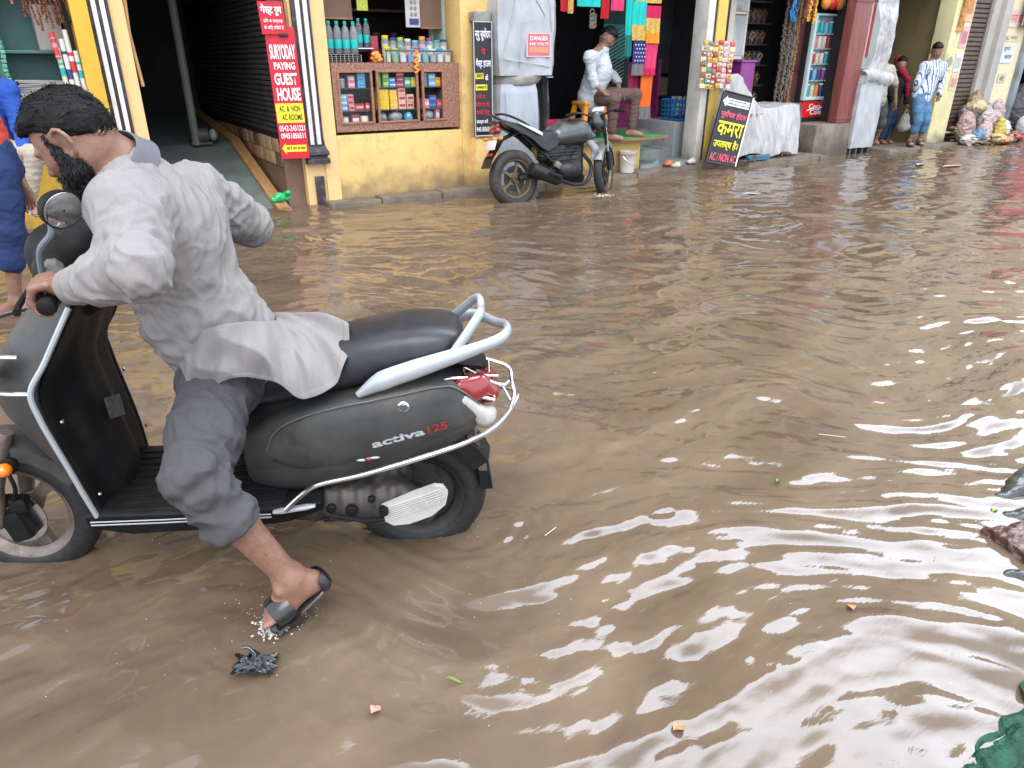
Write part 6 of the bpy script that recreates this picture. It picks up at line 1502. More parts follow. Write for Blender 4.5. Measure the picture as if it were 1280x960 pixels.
# jars along the counter behind a rail
mb = MB(); mb.tube([(3.16, 7.66, 1.50), (3.95, 7.66, 1.495)], .008, 8)
for x in (3.17, 3.94): mb.tube([(x, 7.66, 1.385), (x, 7.66, 1.5)], .007, 6)
o = mb.build('counter_rail', mat('rail_grey', (.09, .10, .10), .4, metal=.3)); top(o, 'thin dark rail running along the front of the counter jars', 'rail')
jars = [('cream', 'yellow'), ('green', 'lime'), ('white', 'grey'), ('blue', 'sky blue'), ('white', 'purple'), ('teal', 'sky blue'), ('grey', 'white'), ('white', 'blue'), ('cream', 'blue')]
m_jar = glass('jar_plastic', (.82, .85, .85), .3)
def jar(x, y, z, r, h, c, lid, label):
    t = thing('jar', label, 'jar', (x, y, z), 0, 'plastic jars along the counter')
    mb = MB(); mb.lathe([(.001, 0), (r*.95, .002), (r, .01), (r, h*.78), (r*.8, h*.88)], (x, y, z), (0, 0, 1), 16); mb.build('body', m_jar, t)
    mb = MB(); mb.lathe([(r*.9, .006), (r*.9, h*.6), (.001, h*.64)], (x, y, z), (0, 0, 1), 12); mb.build('contents', pcol(c), t)
    mb = MB(); mb.lathe([(r*.85, h*.86), (r*.88, h*.88), (r*.88, h), (r*.8, h+.004)], (x, y, z), (0, 0, 1), 16); mb.build('lid', pcol(lid), t)
for i, (c, l) in enumerate(jars): jar(3.21+i*.088, 7.73+rs.uniform(-.01, .01), CZ1, .040, .13+rs.uniform(-.01, .02), c, l, '%s jar with %s lid, %s in front row behind rail' % (c, l, ORD[i]))
for i, (c, l) in enumerate([('lime', 'yellow'), ('grey', 'navy'), ('green', 'lime'), ('pink', 'white'), ('sky blue', 'sky blue'), ('pink', 'orange'), ('white', 'purple'), ('teal', 'teal'), ('cream', 'navy')]):
    jar(3.24+i*.086, 7.84, CZ1+.06, .040, .15+rs.uniform(-.02, .03)+(.05 if i in (0, 5) else 0), c, l, '%s jar with %s lid, %s in raised back row on counter' % (c, l, ORD[i]))
mb = MB(); mb.bx(3.2, 3.96, 7.79, 7.9, CZ1, CZ1+.058, .004); o = mb.build('riser_board', m_frm); top(o, 'brown riser board under the back row of jars', 'board')
carton('goods_box', 3.09, 3.17, 7.86, 7.98, CZ1, 1.64, 'maroon', 'upright brown box between the bottles and the jars', 'box', None, 0, 'maroon')
bb = Body(k=.01)
for k in range(7): bb.ell((3.07+.03*math.sin(k*2.1), 7.68+.015*math.cos(k*3), 1.40+.012*k), (.035, .02, .022))
o = bb.build('sweet_packets', .008, pcol('orange'), disp=folds(40, .006)); top(o, 'heap of orange wrapped sweets on the counter between rack and jars', 'sweets')
mb = MB(); rq = random.Random(2)
for k in range(26): mb.ell((3.48+.018*math.sin(k*.9), 7.60-.004, 1.50-k*.0085), (.017, .014, .011), Matrix.Rotation(k*.8, 3, 'X'), 8, 5)
o = mb.build('marigold_garland', mat('marigold', (.72, .27, .02), .7, var=.4, vs=60, bump=.5, bs=90)); top(o, 'orange marigold garland hanging over the counter front', 'garland')
# cartons hanging from the lintel, calendar, pale green post, leaflet
m_card = mat('cardboard', (.20, .125, .085), .8, var=.1, vs=6)
for nm, x0, x1, z0, lab in (('hanging_board', 2.50, 2.96, 1.80, 'brown hanging board in the top left of the counter shop'), ('hanging_board', 3.74, 4.10, 1.73, 'brown hanging board beside the calendar in the counter shop')):
    t = thing(nm, lab, 'board', (x0, 8.0, z0)); mb = MB(); mb.bx(x0, x1, 8.0, 8.03, z0, 2.5, .003); mb.build('panel', m_card, t); mb = MB(); mb.bx(x0, x1, 7.99, 8.035, z0-.008, z0+.012, .002); mb.build('edge_batten', m_frm, t)
t = thing('calendar', 'white wall calendar with blue pictures hanging in the counter shop', 'calendar', (3.62, 7.97, 1.73)); mb = MB(); mb.bx(3.56, 3.73, 7.985, 7.995, 1.735, 2.4); mb.build('sheet', mat('calendar_white', (.55, .53, .52), .6), t)
mb = MB(); mb.bx(3.60, 3.71, 7.98, 7.984, 1.76, 1.82); mb.build('blue_strip', pcol('navy'), t)
mb = MB()
for i in range(2):
    for j in range(3): mb.ell((3.63+i*.045, 7.982, 1.86+j*.06), (.017, .004, .022), None, 10, 6)
mb.build('picture', pcol('grey'), t)
mb = MB(); mb.bx(4.0, 4.03, 7.95, 8.25, 1.38, 2.5, .004); mb.bx(3.95, 3.99, 8.2, 8.25, 1.3, 2.5); o = mb.build('inner_post', mat('pale_green_paint', (.46, .58, .45), .6, var=.08)); top(o, 'pale green inner post at the right end of the counter', 'post')
t = thing('leaflet', 'bright lime leaflet hanging in the counter shop', 'leaflet', (3.03, 7.95, 1.9)); mb = MB(); mb.bx(3.0, 3.12, 7.95, 7.953, 1.88, 2.12); mb.build('sheet', pcol('lime'), t); mb = MB(); mb.lathe([(.03, 0), (.03, .002), (.018, .002), (.018, 0)], (3.06, 7.949, 1.93), (0, -1, 0), 16, capped=False); mb.build('round_mark', pcol('yellow'), t)
# dim goods on shelves at the back of the counter shop
t = thing('back_shelf', 'dim wall shelf with jars at the back of the counter shop', 'shelf', (3.7, 9.4, 1.5)); mb = MB(); mb.bx(3.3, 4.3, 9.3, 9.58, 1.50, 1.53); mb.bx(3.3, 4.3, 9.3, 9.58, 1.95, 1.98); mb.build('board', m_frm, t)
for i in range(7): tin(3.42+i*.12, 9.42, 1.53, .045, .16+.03*(i % 2), ('navy', 'grey', 'teal', 'maroon', 'grey', 'purple', 'navy')[i], 'grey', 'dim %s jar, %s on shelf at back of counter shop' % (('navy', 'grey', 'teal', 'maroon', 'grey', 'purple', 'navy')[i], ORD[i]), 'jars on the back shelf', 'jar', 'jar')

# ================================================================== left shop
m_tl = mat('teal_cupboard', (.055, .145, .13), .5, var=.15, vs=6)
t = thing('wall_cupboard', 'dull green open cupboard with shelves in the left shop', 'cupboard', (0, 7.9, .7))
mb = MB(); mb.bx(-.6, .30, 8.02, 8.05, 1.0, 2.35); mb.build('back_panel', m_tl, t)
for z in (1.05, 1.46, 1.95):
    mb = MB(); mb.bx(-.22, .30, 7.78, 8.02, z, z+.025, .003); mb.build('shelf', m_tl, t)
mb = MB(); mb.bx(-.24, -.215, 7.75, 8.02, 1.0, 2.35, .003); mb.build('side_panel', m_tl, t)
t = thing('newspaper_stack', 'untidy stack of grey newspapers on the lowest green shelf', 'newspapers', (.05, 7.88, 1.075))
mb = MB()
for k in range(14):
    x = rs.uniform(-.015, .015); mb.box((.03+x, 7.88+rs.uniform(-.01, .01), 1.082+k*.0125), (.36+rs.uniform(-.03, .02), .2, .011), Matrix.Rotation(rs.uniform(-.08, .08), 3, 'Z') @ Matrix.Rotation(rs.uniform(-.03, .03), 3, 'Y'), .003)
mb.build('papers', mat('newsprint', (.36, .35, .34), .8, var=.3, vs=40, stretch=(1, 1, 8)), t)
t = thing('paper_parcel', 'pale paper parcel standing on the middle green shelf', 'parcel', (.1, 7.9, 1.485)); mb = MB(); mb.box((.18, 7.9, 1.66), (.20, .1, .35), Matrix.Rotation(.12, 3, 'Z'), .012); mb.build('wrapping', mat('parcel_paper', (.42, .37, .34), .7, var=.1), t)
for i, (x, z0, z1, c, c2, lab) in enumerate(((.205, 1.10, 1.50, 'cream', 'teal', 'teal and cream rolled poster standing by the yellow jamb'), (.25, 1.08, 1.57, 'white', 'navy', 'white rolled poster with dark stripe by the yellow jamb'), (.29, 1.08, 1.64, 'white', 'red', 'white rolled poster with red blocks by the yellow jamb'), (.335, 1.10, 1.48, 'white', 'teal', 'short white and teal rolled poster nearest the yellow jamb'), (.19, 1.42, 1.62, 'red', 'pink', 'short red rolled paper under the brown garlands'))):
    t = thing('rolled_poster', lab, 'poster', (x, 7.6, z0), 0, 'rolled posters'); mb = MB(); mb.tube([(x+.01, 7.62-.02, z0), (x, 7.62, z1)], .02, 12); mb.build('roll', pcol(c), t)
    for k in range(3):
        q = .1+k*.3+.06*math.sin(x*90+k*2); mb = MB(); mb.tube([(x+.01*(1-q), 7.6+.02*q, z0+(z1-z0)*q), (x+.01*(1-q)-.001, 7.6+.02*(q+(.07, .16, .05)[k]), z0+(z1-z0)*(q+(.07, .16, .05)[k]))], .0207, 12); mb.build('print', pcol(c2), t)
def garland(label, cx, y, z0, z1, w, col, cat='garland', n=260, r=.013, grp=None, name='bead_garland', seed=1):
    mb = MB(); rg = random.Random(seed)
    st = max(3, int(w/.022)); L = z1-z0
    for k in range(st):
        x = cx-w/2+w*k/(st-1); ll = L*rg.uniform(.8, 1)
        m_ = int(ll/(r*1.5))
        for q in range(m_): mb.ell((x+rg.uniform(-.004, .004)+.015*math.sin(q*.16+k), y+rg.uniform(-.02, .02), z1-q*r*1.5), (r*.75, r*.75, r*.95), None, 6, 4)
    o = mb.build(name, col, smooth=True); return top(o, label, cat, grp)
m_rud = mat('brown_beads', (.17, .045, .018), .5, var=.7, vs=30)
garland('bunch of reddish brown bead garlands hanging in the left shop', .16, 7.58, 1.60, 2.3, .22, m_rud, seed=3)
garland('dark brown bead strands hanging beside the yellow jamb of the left shop', .31, 7.6, 1.52, 2.3, .07, mat('dark_beads', (.07, .025, .015), .5, var=.5, vs=30), seed=4)
garland('pink tassel hanging at the top left corner of the left shop', -.02, 7.6, 1.80, 2.2, .05, pcol('pink'), 'tassel', seed=5, name='tassel')
mb = MB()
for k in range(30): z = 2.1-k*.035; mb.box((-.19+.006*math.sin(k*.8), 7.60, z), (.035, .012, .03), Matrix.Rotation(.25*math.sin(k*2.1), 3, 'Y'), .003)
o = mb.build('packet_string', mat('green_foil', (.10, .33, .22), .3, var=.6, vs=30)); top(o, 'string of small green packets hanging behind the blue shirt', 'packets')
# ================================================================== plastic-wrapped cabinet beside the counter
m_wrap = mat('milky_plastic', (.40, .42, .44), .28, var=.12, vs=4, bump=.5, bs=5, bd=.03, spec=.6, stain=(.30, .315, .33), ss=2.5, sa=.5, rvar=.1, stretch=(1.6, 1.6, .6))
m_wrap2 = mat('milky_plastic_lower', (.36, .385, .42), .25, var=.15, vs=5, bump=.5, bs=6, bd=.025, spec=.6, stain=(.28, .295, .32), ss=3, sa=.5, stretch=(1.6, 1.6, .5))
m_film = film('clear_film', (.30, .30, .29), .62, .15, .7, 7, .5)
t = thing('wrapped_cabinet', 'tall cabinet wrapped in milky plastic sheet with a small red notice', 'cabinet', (4.75, 7.55, 0))
def wrapbox(name, x0, x1, y0, y1, z0, z1, m, parent, seed, amp=.018, sc=4.5, bulge=0.03, nx=46):
    """cloth-like sheet over a box: rounded top, creased sides"""
    mb = MB(); secs = []; nz = 40
    for j in range(nz+1):
        v = j/nz; z = z0+(z1-z0)*v; k = 1-max(0, v-.93)/.07*.06; sec = []
        per = []
        for a in np.linspace(0, 1, nx, endpoint=False): 
            L = 2*((x1-x0)+(y1-y0)); d = a*L
            if d < x1-x0: p = (x0+d, y0)
            elif d < x1-x0+y1-y0: p = (x1, y0+d-(x1-x0))
            elif d < 2*(x1-x0)+(y1-y0): p = (x1-(d-(x1-x0)-(y1-y0)), y1)
            else: p = (x0, y1-(d-2*(x1-x0)-(y1-y0)))
            per.append(p)
        cx, cy = (x0+x1)/2, (y0+y1)/2
        P = np.array(per); w = amp*noise2(P[:, 0]*sc+P[:, 1]*sc*.9+seed, z*sc*.22+np.zeros(len(P))+seed*1.3, seed)+amp*.6*(1-np.abs(noise2(P[:, 0]*sc*1.7+z*2.3+seed, z*sc*.45-P[:, 0]*1.6, seed+3))*3)*.5
        for (x, y), q in zip(per, w):
            dx, dy = (x-cx)/(x1-x0)*2, (y-cy)/(y1-y0)*2; m_ = max(abs(dx), abs(dy))
            nx_ = (math.copysign(1, dx) if abs(dx) >= m_-1e-6 else 0); ny_ = (math.copysign(1, dy) if abs(dy) >= m_-1e-6 else 0)
            sec.append((cx+(x-cx)*k+nx_*(q+bulge*math.sin(math.pi*v)), cy+(y-cy)*k+ny_*(q+bulge*.5*math.sin(math.pi*v)), z))
        secs.append(sec)
    mb.loft(secs); return mb.build(name, m, parent, angle=70)
wrapbox('upper_wrapping', 4.37, 5.08, 7.36, 7.85, 1.25, 2.25, m_wrap, t, 5, .028)
mb = MB(); mb.loft([[(4.372, 7.325, 1.30), (5.09, 7.325, 1.30), (5.09, 7.8, 1.30), (4.372, 7.8, 1.30)], [(4.37, 7.320, 1.22), (5.06, 7.320, 1.22), (5.06, 7.8, 1.22), (4.37, 7.8, 1.22)], [(4.38, 7.345, 1.06), (4.95, 7.345, 1.10), (4.95, 7.8, 1.10), (4.38, 7.8, 1.06)]]); mb.build('wrapping_skirt', mat('dusty_plastic', (.29, .27, .25), .4, var=.2, vs=6, bump=.8, bs=9, bd=.03), t, subdiv=2, angle=80)
wrapbox('lower_wrapping', 4.40, 4.90, 7.38, 7.8, .06, 1.16, m_wrap2, t, 8, .016, 5)
mb = MB(); mb.grid(lambda u, v: Vector((5.10+.10*u+.012*math.sin(v*9)-.02*(1-v), 7.44+.26*u+.01*math.sin(v*14+u*5), .25+1.95*v)), 8, 30); mb.build('loose_sheet', m_film, t, angle=80)
for a_, b_ in (((4.60, 2.22), (4.42, 1.5)), ((4.60, 2.22), (4.95, 1.86)), ((4.60, 2.22), (4.62, 1.34)), ((4.95, 2.2), (5.04, 1.7)), ((4.42, 1.42), (5.02, 1.34)), ((4.44, 1.08), (4.46, .3))):
    mb = MB(); mb.tube(smoothpath([(a_[0], 7.335, a_[1]), ((a_[0]+b_[0])/2+.015, 7.325, (a_[1]+b_[1])/2), (b_[0], 7.34, b_[1])], 6), .007, 6, flat=.5, flatdir=(0, 1, 0)); mb.build('wrapping_fold', m_wrap, t)
mb = MB(); mb.tube([(5.15, 7.78, 0), (5.15, 7.78, 2.6)], .022, 8); o = mb.build('pole', mat('galvanised', (.33, .32, .30), .5, metal=.3)); top(o, 'grey upright pole behind the wrapped cabinet', 'pole')
bb = board('red_notice', 'small red printed notice stuck on the wrapped cabinet', (4.70, 7.335, 1.44), (.33, 0, 0), (0, 0, .245), .004, mat('notice_paper', (.60, .42, .46), .6), None, 'notice')
patch(bb, .06, .94, .06, .94, mat('notice_pink', (.52, .13, .15), .5, var=.2, vs=20), 'printed_area'); put(bb, 'DANGER', .14, .86, .68, .86, m_swht, .02, .006); put(bb, '440 VOLTS', .10, .90, .48, .60, m_swht, .01, .006)
patch(bb, .12, .88, .18, .42, mat('notice_orange', (.60, .25, .13), .5), 'printed_strip', .004)
# ================================================================== sari shop front: platform, stool, man, bucket, cloths
pf = thing('platform', 'low wooden platform with green matting on a yellow block outside the sari shop', 'platform', (6.4, 7.9, 0))
mb = MB(); mb.bx(5.55, 7.10, 7.52, 8.5, .44, .475, .004); mb.tube([(7.05, 7.56, .45), (7.16, 7.62, .455)], .03, 8); mb.build('planks', mat('brown_plank', (.22, .115, .065), .6, var=.3, vs=8, stretch=(1, 6, 6)), pf)
mb = MB(); mb.bx(5.55, 7.06, 7.535, 8.48, .477, .487, .003); mb.build('matting', mat('green_matting', (.012, .25, .06), .85, var=.25, vs=30, bump=.5, bs=200, bd=.004), pf)
mb = MB(); mb.bx(5.45, 6.72, 7.63, 8.5, -.1, .438, .01); mb.build('block', mat('yellow_block', (.50, .34, .10), .75, var=.15, vs=4, stain=(.2, .14, .06), ss=4, flow=((.14, .11, .08), .02, .2, .8)), pf)
bk = thing('bucket', 'white dented plastic bucket standing below the green platform', 'bucket', (6.40, 7.52, .05))
mb = MB(); mb.lathe([(.085, 0), (.09, .004), (.112, .25), (.116, .256), (.116, .27), (.106, .27), (.104, .25), (.085, .02), (.001, .02)], (6.40, 7.50, .055), (0, 0, 1), 24, capped=False); mb.build('pail', mat('bucket_white', (.55, .50, .45), .45, var=.1, stain=(.30, .24, .18), ss=9, sa=.6), bk)
mb = MB(); mb.torus((6.40, 7.50, .29), (0, 0, 1), .115, .006, 24, 6); mb.build('rim', mat('bucket_rim', (.35, .2, .14), .5), bk)
mb = MB(); mb.tube(smoothpath([(6.29, 7.5, .30), (6.31, 7.42, .22), (6.4, 7.385, .18), (6.49, 7.42, .22), (6.51, 7.5, .30)], 5), .003, 5); mb.build('handle', m_chr, bk)
# orange moulded stool
m_or = mat('orange_plastic', (.72, .25, .015), .35, var=.06)
SX, SY, SZ = 6.0, 7.86, .487
st = thing('plastic_stool', 'bright orange moulded plastic stool on the green platform', 'stool', (SX, SY, SZ))
mb = MB(); mb.box((SX, SY, SZ+.42), (.34, .30, .045), None, .018); mb.build('seat', m_or, st)
for sx in (-1, 1):
    for sy in (-1, 1):
        mb = MB(); mb.loft([[(SX+sx*(.13+.075*(1-v)+a), SY+sy*(.11+.055*(1-v)+c), SZ+.42*v) for a, c in ((-.03, -.022), (.03, -.022), (.03, .022), (-.03, .022))] for v in (0, .5, 1)]); mb.build('leg', m_or, st, angle=30)
for sy in (-1, 1):
    mb = MB(); mb.bx(SX-.17, SX+.17, SY+sy*.145-.012, SY+sy*.145+.012, SZ+.10, SZ+.17, .006); mb.build('rail', m_or, st)
for sx in (-1, 1):
    mb = MB(); mb.bx(SX+sx*.185-.012, SX+sx*.185+.012, SY-.13, SY+.13, SZ+.10, SZ+.17, .006); mb.build('rail', m_or, st)
th = thing('steel_flask', 'dark steel flask standing beneath the orange stool', 'flask', (6.08, 7.86, SZ))
mb = MB(); mb.lathe([(.06, 0), (.065, .01), (.065, .19), (.055, .21), (.05, .23)], (6.06, 7.80, SZ), (0, 0, 1), 18); mb.build('body', mat('flask_dark', (.05, .07, .075), .3, metal=.6), th)
mb = MB(); mb.lathe([(.052, .225), (.054, .23), (.054, .26), (.03, .265)], (6.06, 7.80, SZ), (0, 0, 1), 16); mb.build('lid', m_chr, th)
# the man on the stool
m_wsh = cloth('white_shirt', (.46, .49, .52), .2); m_brt = cloth('brown_trousers', (.115, .072, .064), .25)
hp = Vector((6.0, 7.86, SZ+.50))
figure('man in white shirt and brown trousers seated on orange stool, looking down', (atY(761, 45, 7.74), (.40, -.72, -.72), (.28, -.1, .9)),
  dict(neck=atY(754, 59, 7.79), chest=atY(749, 88, 7.82), pel=hp, front=Vector((.7, -.6, 0)).normalized(),
    shL=atY(741, 69, 7.90)+Vector((.10, .16, 0)), elL=atY(772, 100, 7.86), wrL=atY(774, 113, 7.72), handL=atY(781, 120, 7.66), palmL=Vector((0, .2, -1)), thumbL=Vector((-.3, -1, 0)),
    shR=atY(738, 69, 7.64), elR=atY(741, 104, 7.60), wrR=atY(757, 118, 7.52), handR=atY(768, 122, 7.50), palmR=Vector((0, 0, -1)), thumbR=Vector((.2, 1, .2)),
    hipL=hp+Vector((.10, .06, 0)), knL=atY(795, 118, 7.62), anL=atY(789, 163, 7.62), toeL=Vector((6.72, 7.50, .502)),
    hipR=hp+Vector((.02, -.10, 0)), knR=atY(768, 124, 7.46), anR=atY(764, 168, 7.52), toeR=Vector((6.30, 7.38, .48))),
  m_wsh, m_brt, m_skind, .0095, sleeve='roll', legs='long', seed=4, tr=1.26)
# folded saris and cloths hanging
def hang(label, x0, x1, y, z0, z1, cols, dirx=(1, 0), bands=None, fold=.012, name='hanging_sari', grp='saris hanging outside the sari shop', seed=0):
    """hanging cloth; cols = list of (fraction from top, colour)"""
    t = thing(name, label, 'sari', ((x0+x1)/2, y, z0), 0, grp)
    prev = 0
    for n_, (fr, c) in enumerate(cols):
        mb = MB()
        def fn(u, v):
            x = x0+(x1-x0)*u; return Vector((x*1.0, y+(x-x0)*dirx[1]+fold*math.sin(u*14+seed+v*2.2)*(.5+v*.7)+.006*math.sin(u*31+v*5), z1-(z1-z0)*v))
        mb.grid(fn, 20, 8, 0, 1, prev, fr); mb.build('cloth' if n_ == 0 else 'border', c, t, solid=.012, angle=80); prev = fr
    return t
def cm(k, c, **kw): return cloth('sari_'+k, c, .2, **kw)
C = dict(turq=cm('turq', (.02, .45, .40)), gold=cm('gold', (.52, .34, .09), var=.4, vs=40), crim=cm('crimson', (.50, .02, .08)), oran=cm('orange', (.68, .26, .02)), navy=cm('navy', (.045, .04, .17)), plum=cm('plum', (.12, .09, .10)), pink=cm('pink', (.58, .05, .14)), lime=cm('lime', (.30, .45, .03)), flame=cm('flame', (.70, .13, .02)), ash=cm('ash', (.16, .14, .14)), wine=cm('wine', (.25, .025, .06)), red=cm('red', (.45, .02, .03)), teal=cm('teal', (.02, .16, .15)), dark=cm('dark', (.02, .045, .045)))
hang('turquoise and gold sari hanging beside the crimson one', 6.39, 6.60, 7.56, 1.63, 2.06, [(.6, C['turq']), (1, C['gold'])], seed=1)
hang('crimson, gold and orange sari hanging at the top right of the cloths', 6.605, 6.82, 7.55, 1.60, 2.02, [(.33, C['crim']), (.72, C['gold']), (1, C['oran'])], seed=2)
hang('lime green and rust sari folded above the turquoise one', 6.43, 6.86, 7.60, 2.05, 2.4, [(.82, C['lime']), (1, C['gold'])], seed=3)
t_ = hang('navy spotted sari with ash border hanging below the turquoise one', 6.43, 6.63, 7.57, 1.23, 1.64, [(.68, C['navy']), (1, C['ash'])], seed=4)
rg = random.Random(8); mb = MB()
for i in range(4):
    for j in range(5): mb.ell((6.46+i*.045+(j % 2)*.02, 7.553, 1.40+j*.045), (.006, .010, .010), None, 6, 4)
mb.build('spot_pattern', m_swht, t_)
hang('bright pink sari hanging to the right of the navy spotted one', 6.635, 6.83, 7.565, 1.23, 1.60, [(.78, C['pink']), (1, C['crim'])], seed=5)
hang('flame orange patterned sari hanging lowest, with ash hem', 6.63, 6.82, 7.60, .70, 1.25, [(.72, C['flame']), (1, C['ash'])], seed=6)
hang('deep wine cloth hanging behind the flame orange sari', 6.49, 6.68, 7.68, .72, 1.30, [(1, C['wine'])], seed=7)
hang('long turquoise scarf hanging left of the saris', 6.30, 6.40, 7.58, 1.45, 2.4, [(.75, C['turq']), (1, C['teal'])], seed=8)
hang('dark teal striped cloth hanging behind the seated man', 6.28, 6.72, 7.98, .95, 2.2, [(.3, C['dark']), (.62, C['teal']), (1, C['dark'])], seed=9)
mb = MB()
for k in range(14): z = .85+k*.045; mb.tube([(6.34, 7.955, z+.22), (6.62, 7.955, z+.35)], .006, 5, flat=.5)
o = mb.build('striped_scarf', mat('pale_stripe', (.35, .4, .38), .7)); top(o, 'pale diagonal striped scarf hanging behind the seated man', 'scarf')
for i, (x, c, w_) in enumerate(((5.33, C['red'], .18), (5.55, C['turq'], .34), (5.90, C['red'], .12), (6.05, C['pink'], .2), (5.42, C['gold'], .06))):
    hang('%s cloth edge hanging along the lintel, %s from left' % (('red', 'turquoise', 'scarlet', 'rose', 'gold fringed')[i], ORD[(0, 2, 3, 4, 1)[i]]), x, x+w_, 7.60-.01*i, (1.92, 1.98, 1.86, 1.95, 1.90)[i], 2.4, [(1, c)], seed=20+i, name='lintel_cloth', grp='cloth ends along the lintel')
mb = MB()
for k in range(10): mb.torus((6.02+.02*(k % 3), 7.9, 1.80+.025*(k//3)*2), (0, 1, .3), .03, .007, 14, 6)
o = mb.build('bangles', mat('bangle_cream', (.45, .42, .36), .35)); top(o, 'bunch of pale bangles hanging above the seated man\'s head', 'bangles')
for i, (z, x) in enumerate(((1.62, 5.3), (1.22, 5.3))):
    mb = MB(); mb.tube([(5.15, 7.78, z), (5.15+.22, 7.78, z)], .008, 6); o = mb.build('hanger_rod', m_chr); top(o, '%s short steel rod sticking out beside the wrapped cabinet' % ('upper', 'lower')[i], 'rod')
hang('red and magenta cloth heap edge low behind the motorcycle tank', 5.25, 5.75, 7.95, .55, .72, [(1, C['crim'])], seed=31, name='folded_cloth', grp='folded cloth in the sari shop')
# dark folded stock behind
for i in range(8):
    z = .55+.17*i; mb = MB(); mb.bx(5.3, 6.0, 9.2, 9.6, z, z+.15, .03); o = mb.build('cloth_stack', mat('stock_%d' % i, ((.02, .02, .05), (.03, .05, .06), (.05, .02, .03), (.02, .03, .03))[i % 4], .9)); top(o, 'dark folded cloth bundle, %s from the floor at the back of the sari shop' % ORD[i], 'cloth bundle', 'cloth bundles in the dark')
# blue crate on a plastered block
mb = MB(); mb.bx(7.72, 8.29, 8.06, 8.9, .1, .595, .02); o = mb.build('plaster_block', mat('block_grey', (.30, .31, .32), .7, var=.15, stain=(.2, .2, .2))); top(o, 'grey plastered block under the blue crate', 'block')
cr = thing('plastic_crate', 'bright blue plastic crate of small goods in the sari shop', 'crate', (7.95, 8.3, .62))
m_crt = mat('crate_blue', (.02, .14, .36), .4, var=.15)
mb = MB(); X0, X1, Y0, Y1, Z0, Z1 = 7.80, 8.24, 8.08, 8.45, .60, .88
for z in np.linspace(Z0+.02, Z1-.03, 5):
    for a, b_ in (((X0, Y0), (X1, Y0)), ((X1, Y0), (X1, Y1)), ((X1, Y1), (X0, Y1)), ((X0, Y1), (X0, Y0))): mb.tube([(*a, z), (*b_, z)], .011, 5)
for k in range(8): x = X0+(X1-X0)*k/7; mb.tube([(x, Y0, Z0), (x, Y0, Z1)], .009, 5); mb.tube([(x, Y1, Z0), (x, Y1, Z1)], .009, 5)
for k in range(6): y = Y0+(Y1-Y0)*k/5; mb.tube([(X0, y, Z0), (X0, y, Z1)], .009, 5); mb.tube([(X1, y, Z0), (X1, y, Z1)], .009, 5)
mb.bx(X0, X1, Y0, Y1, Z0, Z0+.012); mb.build('basket', m_crt, cr)
mb = MB()
for a, b_ in (((X0, Y0), (X1, Y0)), ((X1, Y0), (X1, Y1)), ((X1, Y1), (X0, Y1)), ((X0, Y1), (X0, Y0))): mb.tube([(*a, Z1), (*b_, Z1)], .016, 6)
mb.build('rim', m_crt, cr)
for k, (x, y, c, nm) in enumerate(((7.90, 8.2, 'white', 'white'), (7.98, 8.3, 'grey', 'grey'), (8.06, 8.2, 'maroon', 'maroon'), (8.14, 8.32, 'white', 'second white'), (7.94, 8.36, 'teal', 'teal'), (8.16, 8.18, 'cream', 'cream'))): tin(x, y, .66, .035, .26, c, 'grey', '%s bottle standing in the blue crate' % nm, 'bottles in the blue crate', 'bottle', 'goods_bottle')
# strips of snack sachets hung on the jamb
m_sn = [mat('sachet_gold', (.60, .36, .10), .3, var=.4, vs=40), mat('sachet_cream', (.66, .50, .30), .3, var=.4, vs=40), mat('sachet_red', (.55, .04, .07), .3, var=.4, vs=40), mat('sachet_pink', (.66, .38, .42), .3, var=.3, vs=40), mat('sachet_white', (.7, .66, .62), .3, var=.2, vs=40), mat('sachet_green', (.05, .25, .22), .3, var=.3, vs=40), mat('sachet_brown', (.25, .12, .06), .3, var=.3, vs=40)]
rg = random.Random(12)
for k in range(6):
    x = 7.60+k*.098; y = 7.50-.012*(k % 2)
    t = thing('snack_strip', '%s strip of small snack sachets hanging on the white jamb, %s from left' % (('gold', 'gold and green', 'brown', 'red and gold', 'pink and white', 'red and cream')[k], ORD[k]), 'snacks', (x, y, 1.05), 0, 'sachet strips on the jamb')
    pal = ((0, 1, 6), (5, 0, 1), (6, 0, 2), (2, 0, 1), (3, 4, 3), (2, 1, 0))[k]
    for j in range(9):
        z = 1.62-j*.066-.01*(k % 3); mb = MB(); a = rg.uniform(-.25, .25); q = Matrix.Rotation(a, 3, 'Z') @ Matrix.Rotation(rg.uniform(-.35, .15), 3, 'X')
        mb.box((x+rg.uniform(-.006, .006), y+rg.uniform(-.015, .01), z), (.082, .018, .060), q, .008); mb.box((x, y-.012, z+.004), (.05, .008, .026), q, .003) if False else None
        sa = mb.build('sachet', m_sn[pal[(j+(j//3)) % 3]], t); mb = MB(); mb.ell((x, y-.014, z), (.024, .005, .014), q, 8, 5); mb.build('print', m_sn[(pal[j % 3]+4) % 7], sa)
